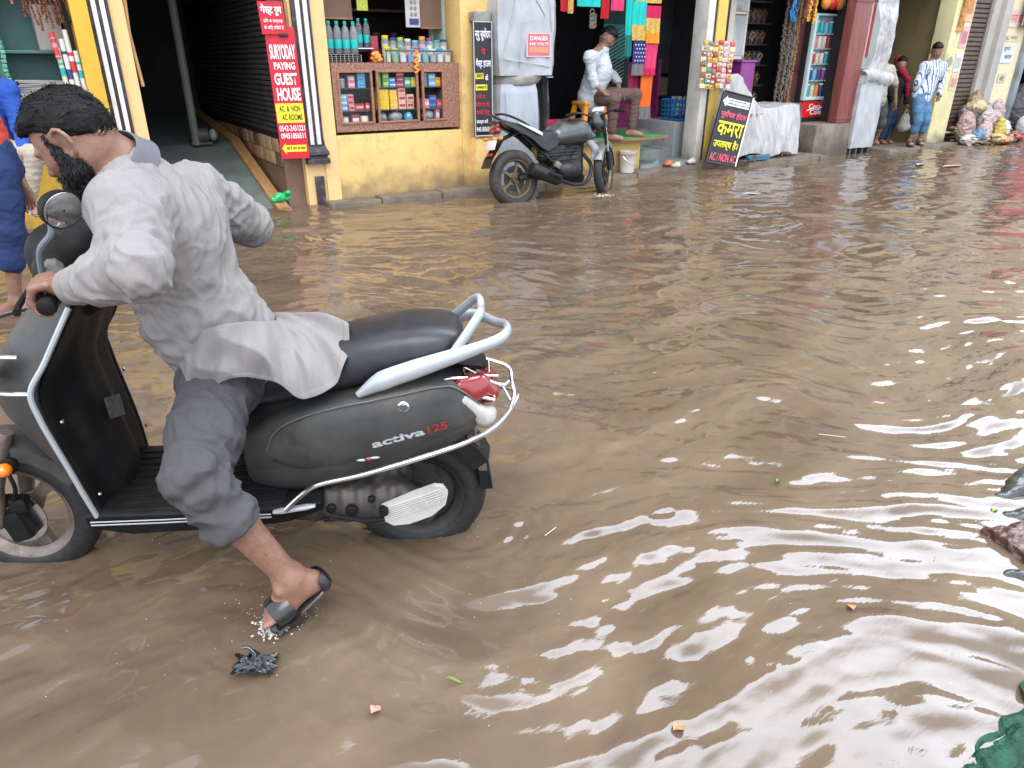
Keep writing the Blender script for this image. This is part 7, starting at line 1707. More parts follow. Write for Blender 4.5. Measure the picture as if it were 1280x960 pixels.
# ================================================================== wrapped table in front of the ornament shop
t = thing('wrapped_table', 'low table covered with clouded plastic sheet behind the leaning sign', 'table', (8.9, 7.6, 0))
m_cov = mat('clouded_sheet', (.40, .39, .385), .25, var=.18, vs=5, bump=.55, bs=6, bd=.03, spec=.6, stain=(.27, .265, .26), ss=4, sa=.55, stretch=(1.5, 1.5, .6))
def cover(u, v):
    # u along the table, v from the back edge over the top and down the front
    x = 7.98+1.66*u
    hump = .42*math.exp(-((u-.24)/.19)**2)
    ztop = .80+hump+.03*math.sin(u*9)+.02*noise_s(u*4, v*3)
    if v < .45: y = 8.02-.42*(v/.45)-.12*min(1, max(0, u-.3)*3)*(v/.45); z = ztop-.02*(v/.45)
    else:
        q = (v-.45)/.55; y = 7.60-.12*min(1, max(0, u-.3)*3)-.08*math.sin(q*1.6)*min(1, u*2)-.02*q; z = ztop-.02-(ztop-.15-.03*math.sin(u*17))*q
    w = .03*noise_s(u*11+v*1.2, v*1.6-u*2)+.022*noise_s(u*26+v*2, v*2.2+4)+.02*(1-2.4*abs(noise_s(u*15-v*3, v*1.3+9)))*.5
    return Vector((x+.02*noise_s(v*5, u*4+8)+(.03*(v-.45) if u > .95 else 0), y-w*(.5+v), z+w*.3))
def noise_s(a, b_): return float(noise2(np.array([a]), np.array([b_]), 77)[0])
mb = MB(); mb.grid(cover, 90, 60); mb.build('cover_sheet', m_cov, t, angle=85)
def cover_r(u, v):
    z = .82*(1-v)+.16*v; return Vector((9.64+.03*math.sin(v*5+u*9)+.05*v, 7.43+.57*u, z))
mb = MB(); mb.grid(cover_r, 14, 20); mb.build('cover_side', m_cov, t, angle=85)
mb = MB(); mb.bx(8.05, 9.55, 7.50, 8.0, .66, .70); mb.build('tabletop', m_frm, t)
for x in (8.15, 9.5):
    for y in (7.55, 7.95): mb = MB(); mb.bx(x-.025, x+.025, y-.025, y+.025, .05, .66); mb.build('leg', m_frm, t)
mb = MB(); mb.bx(8.5, 8.95, 7.30, 7.36, .10, .15, .006); mb.bx(8.52, 8.93, 7.29, 7.365, .085, .10); o = mb.build('blue_tray', mat('tray_blue', (.03, .13, .2), .4)); top(o, 'dark blue tray edge showing under the plastic table cover', 'tray')
mb = MB(); mb.loft([[(8.62+x, 7.28+.02*math.sin(z*20), z) for x in (-.03, .03)]+[(8.62+x, 7.33, z) for x in (.03, -.03)] for z in (.06, .15)]); 
o = mb.build('rag', mat('rag_red', (.22, .05, .03), .8)); top(o, 'small rust red rag hanging by the foot of the wrapped table', 'rag')
# ornament shop stock
m_brs = mat('ornament_brass', (.30, .20, .09), .35, metal=.6, var=.5, vs=30); m_orn = mat('ornament_dark', (.10, .08, .07), .5, var=.6, vs=40)
sh = thing('ornament_shelves', 'dark display shelves of necklaces and bangles in the ornament shop', 'shelves', (9.6, 8.8, .42))
for z in (.72, 1.02, 1.32, 1.62, 1.92, 2.22):
    mb = MB(); mb.bx(8.98, 10.12, 8.6, 8.88, z, z+.02); mb.build('shelf', mat('shelf_black', (.06, .045, .04), .5), sh)
rg = random.Random(31)
hn = {0: 'lowest', 1: 'second', 2: 'third', 3: 'fourth', 4: 'top'}
for r_ in range(5):
    for k in range(9):
        x = 9.06+k*.118; z = .74+.30*r_; nm = ('brass', 'dark', 'pale', 'brass', 'rosy')[(k+r_*2) % 5]
        m_ = {'brass': m_brs, 'dark': m_orn, 'pale': mat('ornament_pale', (.35, .32, .28), .4, var=.5, vs=40), 'rosy': mat('ornament_rosy', (.28, .13, .12), .4, var=.5, vs=40)}[nm]
        t = thing('necklace_stand', '%s necklace on its stand, %s from left on the %s ornament shelf' % (nm, ORD[k], hn[r_]), 'necklace', (x, 8.66, z), 0, 'necklaces on the ornament shelves')
        mb = MB(); mb.loft([[(x+a*w_, 8.66+c, z+h) for a, c in ((-1, 0), (1, 0), (1, .05), (-1, .05))] for h, w_ in ((0, .035), (.09, .045), (.15, .03), (.2, .018))]); mb.build('stand', m_orn, t, angle=30)
        mb = MB(); mb.torus((x, 8.648, z+.12), (0, 1, .35), .04+.01*rg.random(), .011, 14, 6); mb.ell((x, 8.64, z+.06), (.018, .01, .022), None, 8, 5); mb.build('chain', m_, t)
for k in range(7):
    garland('%s strand of beads hanging before the ornament shop, %s from left' % (('dark', 'brown', 'grey', 'dark brown', 'black', 'tan', 'bronze')[k], ORD[k]), 9.66+k*.05, 7.95+.02*(k % 2), .62+.05*(k % 3), 2.45, .02, (m_orn, m_rud, m_orn, mat('beads_grey', (.2, .18, .16), .4, var=.5), m_orn, mat('beads_tan', (.3, .2, .12), .5, var=.5), m_brs)[k], 'beads', r=.016, grp='bead strands of the ornament shop', name='bead_strand', seed=40+k)
garland('blue bead bunch hanging beside the orange garlands', 9.68, 7.85, 1.86, 2.5, .10, pcol('blue'), 'beads', name='bead_bunch', seed=60, r=.018)
for k in range(4): garland('%s marigold garland hanging by the maroon door, %s from left' % (('brown', 'orange', 'rust', 'golden')[k], ORD[k]), 9.80+k*.065, 7.72, (1.86, 1.82, 1.88, 1.84)[k], 2.6, .05, (m_rud, MATS['marigold'], m_rud, mat('marigold_gold', (.65, .35, .03), .7, var=.4, vs=50))[k], r=.022, grp='garlands by the maroon door', name='marigold_garland', seed=70+k)
# ================================================================== drinks fridge
fr = thing('drinks_fridge', 'upright glass-front drinks fridge with red panel behind the dark red pillar', 'fridge', (10.9, 8.0, .5))
FX0, FX1, FY, FZ0, FZ1 = 10.36, 11.0, 7.98, .50, 2.06
m_fw = mat('fridge_white', (.52, .66, .66), .35, var=.06); m_fint = mat('fridge_inside', (.22, .42, .42), .5, var=.1)
mb = MB(); mb.bx(FX0, FX1, FY+.06, FY+.6, FZ0, FZ1+.18, .01); mb.build('carcass', mat('fridge_black', (.02, .02, .022), .4), fr)
mb = MB(); mb.bx(FX0+.05, FX1-.05, FY+.045, FY+.058, FZ0+.38, FZ1-.03); mb.build('lining', m_fint, fr)
mb = MB()
for a in ((FX0, FX0+.05, FZ0+.32, FZ1), (FX1-.05, FX1, FZ0+.32, FZ1)): mb.bx(a[0], a[1], FY-.02, FY+.05, a[2], a[3], .006)
mb.bx(FX0+.05, FX1-.05, FY-.02, FY+.05, FZ0+.32, FZ0+.37, .006); mb.bx(FX0+.05, FX1-.05, FY-.02, FY+.05, FZ1-.03, FZ1, .006); dr_ = mb.build('door_frame', m_fw, fr)
mb = MB(); mb.bx(FX0+.05, FX1-.05, FY-.012, FY-.006, FZ0+.37, FZ1-.03); mb.build('glass_pane', glass('fridge_glass', (.75, .9, .9), .02), dr_)
for z in (1.10, 1.34, 1.56, 1.77): mb = MB(); mb.bx(FX0+.05, FX1-.05, FY+.0, FY+.045, z, z+.018); mb.build('shelf', m_fw, fr)
mb = MB(); mb.bx(FX0, FX1, FY-.015, FY+.06, FZ0+.06, FZ0+.30, .006); rp_ = mb.build('front_panel', mat('cola_red', (.60, .015, .02), .35), fr)
text('Coca', (FX0+.16, FY-.016, FZ0+.19), XV, ZV, .30, .075, m_swht, rp_, 'lettering', .03); text('Cola', (FX0+.20, FY-.016, FZ0+.10), XV, ZV, .30, .075, m_swht, rp_, 'lettering', .03)
mb = MB(); mb.tube(smoothpath([(FX0+.12, FY-.018, FZ0+.16), (FX0+.25, FY-.018, FZ0+.19), (FX0+.38, FY-.018, FZ0+.17), (FX0+.52, FY-.018, FZ0+.22)], 5), .009, 5, flat=.3, flatdir=(0, 1, 0)); mb.build('white_swash', m_swht, rp_)
mb = MB(); mb.bx(FX0, FX1, FY-.012, FY+.06, FZ0+.30, FZ0+.318); mb.bx(FX0, FX1, FY-.012, FY+.06, FZ0, FZ0+.058); mb.build('grille', MATS['fridge_black'], fr)
mb = MB(); mb.bx(FX1-.2, FX1-.05, FY-.02, FY-.01, FZ0+.302, FZ0+.318); mb.build('label_strip', pcol('blue'), fr)
fcols = {.87: ('teal', 'cream', 'orange', 'navy', 'teal'), 1.118: ('navy', 'sky blue', 'navy', 'purple', 'navy'), 1.358: ('red', 'cream', 'white', 'teal', 'teal'), 1.578: ('pink', 'white', 'cream', 'maroon', 'grey'), 1.788: ('teal', 'teal', 'sky blue', 'teal', 'sky blue')}
for r_, (z, cs) in enumerate(fcols.items()):
    for k, c in enumerate(cs): tin(FX0+.10+k*.108, FY+.022, z, .036, .19 if r_ in (0,) else .165, c, ('white', 'grey', 'red', 'white', 'navy')[k] if r_ != 3 else c, '%s drink, %s from left on the %s fridge shelf' % (c, ORD[k], hn[r_]), 'drinks in the fridge', 'bottle', 'drink_bottle')
for k, (x, c) in enumerate(((10.45, 'orange'), (10.62, 'red'), (10.78, 'orange'), (10.9, 'teal'))):
    bb = Body(k=.03); bb.ell((x, 7.9, 2.2), (.09, .06, .09)); bb.ell((x+.03, 7.9, 2.32), (.07, .05, .09)); o = bb.build('hanging_packet', .014, pcol(c), disp=folds(22, .008, None, k)); top(o, '%s packet hanging above the drinks fridge, %s from left' % (c, ORD[k]), 'packet', 'packets above the fridge')
# ================================================================== wrapped stand by the red pillar
t = thing('wrapped_stand', 'tall narrow stand wrapped in clear and milky plastic with a white board on top', 'stand', (11.35, 7.5, 0))
mb = MB(); mb.box((11.30, 7.66, 1.75), (.62, .02, .95), Matrix.Rotation(R(2), 3, 'Y'), .003); mb.build('white_board', mat('menu_board', (.50, .60, .56), .5, var=.08), t)
mb = MB()
for x in (10.99, 11.61): mb.bx(x-.02, x+.02, 7.63, 7.68, .02, 2.25)
mb.bx(10.97, 11.63, 7.625, 7.69, 2.23, 2.27); mb.build('frame', mat('stand_frame', (.07, .07, .07), .5), t)
mb = MB(); mb.bx(11.28, 11.33, 7.635, 7.65, 1.45, 2.2); mb.build('red_strip', pcol('red'), t)
wrapbox('lower_wrapping', 11.0, 11.60, 7.42, 7.75, .10, 1.18, mat('grey_plastic', (.38, .395, .41), .25, var=.15, vs=4, bump=.5, bs=6, bd=.03, spec=.6, stain=(.27, .27, .265), ss=3, sa=.5, stretch=(1.5, 1.5, .5)), t, 15, .02, 4)
def drape(u, v):
    x = 11.22+.50*u*(1-.35*v)+.08*v; z = 2.28-1.18*v+.10*(u-.5)**2; w = .05*math.sin(u*15+v*4)*(.4+v*.6)+.03*noise_s(u*7, v*5)
    return Vector((x-.15*v*(1-u), 7.56-.12*math.sin(v*2.6)-w*.8, z))
mb = MB(); mb.grid(drape, 44, 44); mb.build('draped_sheet', film('draped_film', (.52, .51, .52), .62, .25, .8, 6, .6), t, angle=85)
def roll(u, v):
    a = u*2*math.pi; return Vector((10.98+.72*v, 7.44+.10*math.cos(a)*(1+.25*noise_s(v*6, u*4)), 1.16+.10*math.sin(a)*(1+.3*noise_s(v*7+3, u*4))+.03*math.sin(v*5)))
mb = MB(); mb.grid(roll, 24, 26); mb.build('bunched_sheet', MATS['draped_film'], t, angle=85)
for k in range(4):
    mb = MB(); x = 11.06+k*.16; mb.bx(x, x+.04, 7.46, 7.52, -.08, .11, .005); mb.build('leg', MATS['stand_frame'], t)
# ================================================================== people sheltering on the right
F = Vector
m_bei = cloth('beige_shirt', (.40, .36, .29), .2); m_olv = cloth('olive_shorts', (.075, .085, .08), .2)
figure('person in beige T-shirt and olive knee shorts seen from behind, half hidden by plastic', (F((12.02, 7.86, 1.50)), (.35, .9, 0), (0, 0, 1)),
  dict(neck=F((12.05, 7.84, 1.37)), chest=F((12.10, 7.84, 1.17)), pel=F((12.16, 7.84, .80)), front=F((-.3, .95, 0)), shL=F((11.93, 7.82, 1.29)), elL=F((11.88, 7.85, 1.02)), wrL=F((11.95, 7.95, .82)),
    shR=F((12.26, 7.80, 1.28)), elR=F((12.42, 7.74, 1.01)), wrR=F((12.44, 7.70, .76)), handR=F((12.45, 7.69, .62)), palmR=F((-1, 0, 0)), thumbR=F((0, 1, 0)),
    hipL=F((12.07, 7.84, .76)), knL=F((12.12, 7.83, .42)), anL=F((12.13, 7.86, .09)), toeL=F((12.2, 8.05, .03)), hipR=F((12.25, 7.84, .76)), knR=F((12.35, 7.82, .42)), anR=F((12.40, 7.90, .10)), toeR=F((12.35, 8.1, .04))),
  m_bei, m_olv, m_skin, .014, sleeve='short', legs='short', face=False, collar=False, botname='shorts', topname='t_shirt', seed=11)
mb = MB(); mb.loft([[(11.86+.02*math.sin(z*9)+x, 7.74, z) for x in (0, .07)]+[(11.86+x, 7.79, z) for x in (.07, 0)] for z in np.linspace(.88, 1.15, 5)]); o = mb.build('orange_cloth', pcol('orange')); top(o, 'strip of orange cloth beside the beige T-shirt', 'cloth')
m_blkt = cloth('black_top', (.018, .018, .024), .2); m_dkj = cloth('dark_jeans', (.03, .05, .09), .2)
rt, P_, M_ = figure('person in black with a red scarf carrying a pale bag, standing behind the beige shirt', (F((12.90, 8.02, 1.36)), (-.5, -.6, -.1), (0, 0, 1)),
  dict(neck=F((12.92, 8.05, 1.23)), chest=F((12.92, 8.05, 1.05)), pel=F((12.88, 8.05, .72)), front=F((-.3, -.95, 0)), shL=F((13.06, 8.0, 1.15)), elL=F((13.10, 7.93, .90)), wrL=F((13.02, 7.85, .70)), handL=F((13.0, 7.82, .56)), palmL=F((-1, 0, 0)), thumbL=F((0, -1, 0)),
    shR=F((12.76, 8.08, 1.15)), elR=F((12.70, 8.02, .92)), wrR=F((12.74, 7.95, .76)), handR=F((12.74, 7.92, .62)), palmR=F((1, 0, 0)), thumbR=F((0, -1, 0)),
    hipL=F((12.96, 8.05, .68)), knL=F((12.95, 8.0, .38)), anL=F((12.93, 8.02, .10)), toeL=F((12.86, 7.85, .05)), hipR=F((12.80, 8.05, .68)), knR=F((12.78, 8.0, .38)), anR=F((12.74, 8.02, .10)), toeR=F((12.66, 7.85, .05))),
  m_blkt, m_dkj, m_skind, .014, sleeve='long', legs='long', face=True, collar=False, topname='top', seed=13)
sb = Body(k=.04); sb.chain([(F((12.86, 7.96, 1.24)), .06), (F((12.97, 7.90, 1.10)), .045), (F((12.99, 7.87, .95)), .03), (F((12.99, 7.85, .82)), .022)]); sb.cone(F((12.92, 8.08, 1.40)), F((12.95, 8.10, 1.22)), .085, .08)
link_o = sb.build('scarf', .014, cloth('red_scarf', (.33, .02, .05), .2), rt, disp=folds(14, .008, ZZ, 3))
t = thing('shopping_bag', 'pale grey shopping bag held by the person in black', 'bag', (13.0, 7.8, .3)); bb = Body(k=.03); bb.ell((13.0, 7.80, .40), (.12, .06, .15)); bb.cone((12.93, 7.8, .32), (13.08, 7.8, .32), .07, .07); bb.build('sack', .014, mat('bag_grey', (.36, .34, .30), .6, var=.15), t, disp=folds(16, .008)); mb = MB(); mb.tube(smoothpath([(12.94, 7.8, .53), (12.98, 7.8, .60), (13.03, 7.8, .60), (13.06, 7.8, .53)], 4), .008, 6); mb.build('handle', MATS['bag_grey'], t)
def striped():
    m = cloth('striped_shirt', (.50, .56, .64), .15); nt = m.node_tree; N = nt.nodes; L = nt.links; b = N['Principled BSDF']
    src = b.inputs['Base Color'].links[0].from_socket; g = N.new('ShaderNodeNewGeometry'); sp = N.new('ShaderNodeSeparateXYZ'); L.new(g.outputs['Position'], sp.inputs[0])
    ad = N.new('ShaderNodeMath'); ad.operation = 'MULTIPLY_ADD'; ad.inputs[1].default_value = .12; L.new(sp.outputs[1], ad.inputs[0]); L.new(sp.outputs[0], ad.inputs[2])
    mu = N.new('ShaderNodeMath'); mu.operation = 'MULTIPLY'; mu.inputs[1].default_value = 125; L.new(ad.outputs[0], mu.inputs[0]); si = N.new('ShaderNodeMath'); si.operation = 'SINE'; L.new(mu.outputs[0], si.inputs[0])
    gt = N.new('ShaderNodeMath'); gt.operation = 'GREATER_THAN'; gt.inputs[1].default_value = .72; L.new(si.outputs[0], gt.inputs[0])
    mx = N.new('ShaderNodeMix'); mx.data_type = 'RGBA'; L.new(gt.outputs[0], mx.inputs[0]); L.new(src, mx.inputs[6]); mx.inputs[7].default_value = (.05, .075, .15, 1); L.new(mx.outputs[2], b.inputs['Base Color']); return m
FB = lambda p: F((p[0]-.86, p[1]-.44, p[2]+.03)) if p[2] > .02 and abs(p[0]) > 5 else F(p)
m_jean = cloth('blue_jeans', (.075, .155, .26), .3, var=.25, vs=8)
figure('young man in blue and white striped shirt and rolled jeans leaning at the lemon pillar', (FB((13.62, 7.80, 1.535)), (-.55, -.62, -.32), (-.15, -.1, .95)),
  dict(neck=FB((13.68, 7.84, 1.39)), chest=FB((13.68, 7.85, 1.19)), pel=FB((13.55, 7.84, .80)), front=FB((-.45, -.9, 0)), shL=FB((13.88, 7.80, 1.30)), elL=FB((13.93, 7.78, 1.02)), wrL=FB((13.80, 7.70, .84)), handL=FB((13.74, 7.66, .74)), palmL=FB((-1, 0, 0)), thumbL=FB((0, -1, 0)),
    shR=FB((13.46, 7.86, 1.30)), elR=FB((13.36, 7.86, 1.03)), wrR=FB((13.42, 7.90, .82)), handR=FB((13.45, 7.9, .70)), palmR=FB((1, 0, 0)), thumbR=FB((0, -1, 0)),
    hipL=FB((13.64, 7.84, .76)), knL=FB((13.58, 7.70, .44)), anL=FB((13.62, 7.76, .12)), toeL=FB((13.50, 7.60, .06)), hipR=FB((13.47, 7.84, .76)), knR=FB((13.38, 7.72, .44)), anR=FB((13.40, 7.80, .12)), toeR=FB((13.26, 7.66, .06))),
  striped(), m_jean, m_skind, .013, sleeve='long', legs='rolled', shoes=m_sblk, seed=17)
# interior behind them: ochre racks, notice, red chest
t = thing('slat_rack', 'dim rack of upright yellowish boards behind the striped shirt', 'rack', (12.6, 9.2, 1.2))
for k in range(22): mb = MB(); x = 11.9+k*.075; mb.box((x, 9.1, 1.7), (.035, .03, .62), Matrix.Rotation(.06*math.sin(k), 3, 'Y'), .004); mb.build('slat', mat('slat_ochre', (.34, .27, .13), .6, var=.3), t)
mb = MB(); mb.bx(11.7, 13.4, 9.0, 9.2, 2.04, 2.09); mb.build('rail', mat('rail_pale', (.4, .37, .3), .5), t)
t = thing('dark_display_case', 'dark glass display case high above the striped shirt', 'display case', (13, 8.6, 2.1)); mb = MB(); mb.bx(12.2, 13.2, 8.6, 8.9, 2.12, 2.6, .01); mb.build('case', mat('case_dark', (.07, .06, .055), .3), t)
for k in range(8): mb = MB(); mb.bx(12.62+k*.065, 12.655+k*.065, 8.575, 8.595, 2.17, 2.36+.05*(k % 3 == 1)); mb.build('strip', mat('strip_pale', (.35, .33, .28), .4), t)
t = thing('red_chest', 'dark red painted chest front behind the person in black', 'chest', (12.8, 8.9, .2)); mb = MB(); mb.bx(12.3, 13.4, 8.8, 9.1, .9, 1.35, .02); mb.build('upper_panel', mat('chest_red', (.20, .025, .02), .5, var=.3), t); mb = MB(); mb.bx(12.3, 13.4, 8.8, 9.1, .03, .89, .02); mb.build('lower_panel', mat('chest_brown', (.22, .11, .04), .5, var=.4, vs=5), t); mb = MB(); mb.torus((12.9, 8.79, 1.12), (0, 1, 0), .12, .012, 20, 6); mb.build('ring_ornament', mat('chest_gold', (.4, .2, .06), .4), t)
# ================================================================== notices on the walls
def paper(label, x, y, z, w_, h_, col, lines, cl, cat='poster', wl=XV):
    bb = board('poster', label, F((x, y, z)), F((w_, 0, 0)), F((0, 0, h_)), .004, col, None, cat)
    for s_, a, c, e, f_, cl_ in lines: put(bb, s_, a, c, e, f_, cl_, .01, .003)
    return bb
m_pap = mat('poster_pale', (.55, .50, .47), .7, var=.1); m_papp = mat('poster_pink', (.52, .33, .30), .7, var=.15); m_ink = mat('ink_grey', (.12, .12, .14), .7)
paper('white poster with dark drawing pasted on the cream wall', 15.28, 7.59, 1.36, .42, .30, mat('poster_blueish', (.55, .58, .66), .7), [('सूचना', .1, .6, .6, .9, m_ink), ('कार्यालय', .3, .9, .15, .45, m_ink)], m_ink)
paper('pink lettered poster above the white one on the cream wall', 15.24, 7.59, 1.95, .6, .30, mat('wall_cream_paper', (.60, .50, .42), .7), [('गंगा धाम', .08, .92, .25, .85, m_ltpink)], m_ltpink)
paper('strip of stencilled words on the cream wall between two posters', 15.22, 7.592, 1.72, .55, .12, mat('wall_paper_strip', (.58, .51, .36), .7), [('टू लेट', .1, .9, .2, .8, mat('ink_brown', (.2, .14, .07), .7))], MATS['ink_grey'] if 'ink_grey' in MATS else m_ink)
paper('small faded notice below the posters on the cream wall', 15.36, 7.59, 1.02, .3, .16, mat('notice_faded', (.50, .44, .30), .7), [('नोट', .2, .8, .2, .8, m_ink)], m_ink)
bb = board('shop_sign', 'red and green shop sign at the top right corner of the street', F((15.55, 7.48, 1.98)), F((.7, 0, 0)), F((0, 0, .75)), .03, mat('sign_pale', (.5, .5, .46), .5), (.012, mat('sign_teal_frame', (.04, .12, .11), .4)))
patch(bb, .05, .95, .30, .55, m_sred, 'red_band'); patch(bb, .05, .95, .04, .2, pcol('green'), 'green_band'); put(bb, 'होटल', .2, .8, .34, .5, m_swht, .03, .006)
for k, (z, h_, c) in enumerate(((2.0, .6, 'orange'), (1.60, .34, 'pink'), (1.22, .3, 'white'), (.92, .26, 'peach'))):
    bb = board('torn_poster', '%s torn poster on the lemon pillar, %s from the top' % (c if c != 'pink' else 'rose', ORD[k]), F((13.60, 7.49, z)), F((.22, 0, .0)), F((.01, 0, h_)), .004, paint(tuple(.55*q+.25 for q in PAL[c]), .7), None, 'poster')
    patch(bb, .12, .85, .2, .75, paint(tuple(.6*q+.05 for q in PAL[c]), .7), 'printed_picture')
bb = board('round_poster', 'pale oval portrait notice on the lemon pillar', F((13.34, 7.49, 1.25)), F((.2, 0, 0)), F((0, 0, .26)), .003, mat('notice_lemon', (.58, .54, .36), .7), None, 'poster')
mb = MB(); mb.lathe([(.085, 0), (.085, .003), (.001, .004)], (13.44, 7.488, 1.38), (0, -1, 0), 20, capped=False); mb.build('oval_print', mat('oval_grey', (.30, .29, .26), .7, var=.4, vs=30), bb[0])
t = thing('hanging_cloth', 'orange and brown patterned cloth hanging at the top of the lemon pillar', 'cloth', (13.5, 7.46, 1.9)); mb = MB(); mb.grid(lambda u, v: F((13.42+.26*u*(1-.4*v), 7.47-.03*math.sin(u*9+v*4), 2.6-.75*v)), 14, 14); mb.build('cloth', mat('cloth_tiger', (.45, .22, .06), .8, var=.7, vs=16), t, solid=.008); mb = MB(); mb.tube([(13.40, 7.46, 2.6), (13.72, 7.46, 2.6)], .012, 6); mb.build('rod', m_frm, t)
# ================================================================== heap of rubbish in bags
rg = random.Random(55)
bags = [('pink printed sack', 14.20, 7.35, .28, .17, .26, (.36, .24, .22), 'sack'), ('grey striped bag', 14.48, 7.50, .50, .19, .17, (.20, .19, .18), 'bag'), ('pale silver bag', 14.72, 7.32, .38, .16, .24, (.40, .33, .33), 'bag'), ('brown mesh bag', 14.62, 7.52, .70, .14, .13, (.26, .17, .08), 'bag'), ('straw coloured bundle', 14.52, 7.42, .62, .2, .10, (.42, .34, .20), 'bundle'), ('rosy plastic bag', 15.12, 7.40, .34, .22, .20, (.34, .25, .25), 'bag'), ('mauve crumpled bag', 15.35, 7.46, .50, .17, .16, (.33, .24, .27), 'bag'), ('yellow plastic bag', 15.05, 7.18, .20, .13, .15, (.42, .34, .05), 'bag'), ('small white bag', 15.32, 7.22, .20, .11, .12, (.58, .56, .55), 'bag'), ('translucent pink bag', 14.52, 7.18, .19, .15, .18, (.42, .30, .28), 'bag'), ('blue and white packet', 14.28, 7.14, .16, .13, .09, (.09, .18, .29), 'packet'), ('white carton scrap', 14.12, 7.20, .09, .16, .07, (.56, .52, .50), 'carton'), ('ochre wrapper', 14.84, 7.08, .09, .18, .07, (.50, .36, .14), 'wrapper'), ('rust wrapper', 15.0, 7.02, .06, .16, .05, (.45, .20, .08), 'wrapper'), ('grey bag', 14.90, 7.56, .52, .18, .16, (.30, .28, .26), 'bag'), ('scarlet wrapper', 15.55, 7.12, .09, .18, .05, (.34, .07, .06), 'wrapper'), ('pale wrapper', 15.75, 7.16, .07, .15, .05, (.55, .48, .44), 'wrapper')]
for k, (nm, x, y, z, rx, rz, col, cat) in enumerate(bags):
    b = Body(k=.05); b.ell((x, y, z), (rx, rx*.8, rz)); b.ell((x+rg.uniform(-.3, .3)*rx, y, z+rz*.5), (rx*.6, rx*.5, rz*.6))
    if cat == 'bag': b.cone((x, y, z+rz*.7), (x+.02, y, z+rz*1.25), .03, .045, .04)
    m = mat('rubbish_%d' % k, col, .35, var=.25, vs=9, spec=.5, stain=tuple(c*.45 for c in col), ss=7, sa=.7, bump=.5, bs=18, bd=.02)
    o = b.build('rubbish_'+cat, .016, m, disp=folds(17, .026, None, 80+k), smooth=1)
    top(o, nm+{'bag': ' in the rubbish heap', 'sack': ' at the left end of the rubbish heap', 'bundle': ' lying on top of the rubbish heap', 'packet': ' at the front of the rubbish heap', 'carton': ' at the foot of the rubbish heap', 'wrapper': ' lying in front of the rubbish heap'}[cat]+' by the shutter', cat, 'rubbish piled by the shutter')
mb = MB()
for k in range(170):
    x, y = rg.uniform(13.95, 16.0), rg.uniform(7.0, 7.55); mb.box((x, y, rg.uniform(.01, .16+.5*max(0, y-7.15))), (rg.uniform(.05, .17), rg.uniform(.04, .12), .008), Matrix.Rotation(rg.uniform(0, 3), 3, 'Z') @ Matrix.Rotation(rg.uniform(-.6, .6), 3, 'X'))
o = mb.build('rubbish_scraps', mat('scraps', (.36, .27, .18), .7, var=.6, vs=14)); top(o, 'loose paper and plastic scraps around the rubbish heap', 'rubbish', kind='stuff')
t = thing('covered_bundle', 'dark covered bundle at the right edge of the street', 'bundle', (16.4, 7.5, 0)); b = Body(k=.08); b.ell((16.35, 7.55, .45), (.30, .3, .42)); b.ell((16.5, 7.55, .75), (.22, .22, .25)); b.build('cover', .025, mat('bundle_dark', (.06, .055, .065), .7, var=.3), t, disp=folds(8, .03, None, 5)); b = Body(k=.04); b.ell((16.15, 7.3, .25), (.12, .1, .18)); b.build('pale_corner', .02, mat('bundle_pale', (.4, .38, .42), .6), t, disp=folds(14, .015))
# ================================================================== people on the left
m_navy = cloth('navy_trousers', (.022, .038, .105), .25); m_coral = cloth('coral_shirt', (.52, .06, .055), .2)
F = Vector
figure('barefoot person in coral shirt and rolled navy trousers wading at the left edge', (atY(-66, 50, 5.15), (-.85, .45, -.1), (0, 0, 1)),
  dict(neck=atY(-58, 80, 5.15), chest=atY(-44, 122, 5.15), pel=atY(-8, 200, 5.14), front=F((-.9, .43, 0)), shL=atY(-72, 98, 5.0), elL=atY(-62, 160, 4.95), wrL=atY(-44, 205, 4.93), shR=atY(-42, 98, 5.32), elR=atY(2, 178, 5.28), wrR=atY(30, 232, 5.20), handR=atY(42, 260, 5.18), palmR=F((-.4, -.9, 0)), thumbR=F((-.8, .2, -.3)),
    hipL=atY(-4, 214, 5.04), knL=atY(10, 288, 5.0), anL=atY(20, 374, 5.05), toeL=atZ(-6, 394, .0), hipR=atY(6, 211, 5.24), knR=atY(12, 286, 5.22), anR=atY(58, 345, 5.40), toeR=atY(66, 365, 5.3)),
  m_coral, m_navy, m_skin, .011, sleeve='short', tr=.92, legs='rolled', collar=False, seed=23)
m_blu = cloth('blue_shirt', (.028, .085, .36), .2); m_khk = cloth('khaki_trousers', (.40, .35, .28), .2)
hp = F((-.42, 7.40, .72))
figure('person in blue shirt and khaki trousers seated on the yellow ledge at the left edge', (F((-.42, 7.30, 1.44)), (.5, -.8, -.2), (0, -.1, 1)),
  dict(neck=F((-.42, 7.36, 1.29)), chest=F((-.42, 7.38, 1.10)), pel=hp, front=F((.25, -.95, 0)), shL=F((-.21, 7.36, 1.22)), elL=atY(24, 160, 7.28), wrL=atY(30, 187, 7.12), handL=atY(40, 197, 7.06), palmL=F((0, 0, -1)), thumbL=F((-1, -.3, 0)), shR=F((-.62, 7.38, 1.22)), elR=F((-.66, 7.2, .95)), wrR=F((-.55, 7.1, .80)),
    hipL=hp+F((.10, -.02, 0)), knL=atY(44, 193, 7.05), anL=atY(36, 252, 7.10), toeL=atY(48, 268, 6.96), hipR=hp+F((-.12, 0, 0)), knR=F((-.45, 7.0, .70)), anR=F((-.48, 7.06, .26)), toeR=F((-.46, 6.88, .18))),
  m_blu, m_khk, m_skind, .011, sleeve='long', legs='long', shoes=mat('sandal_grey', (.25, .24, .23), .5, var=.6, vs=30), seed=29)
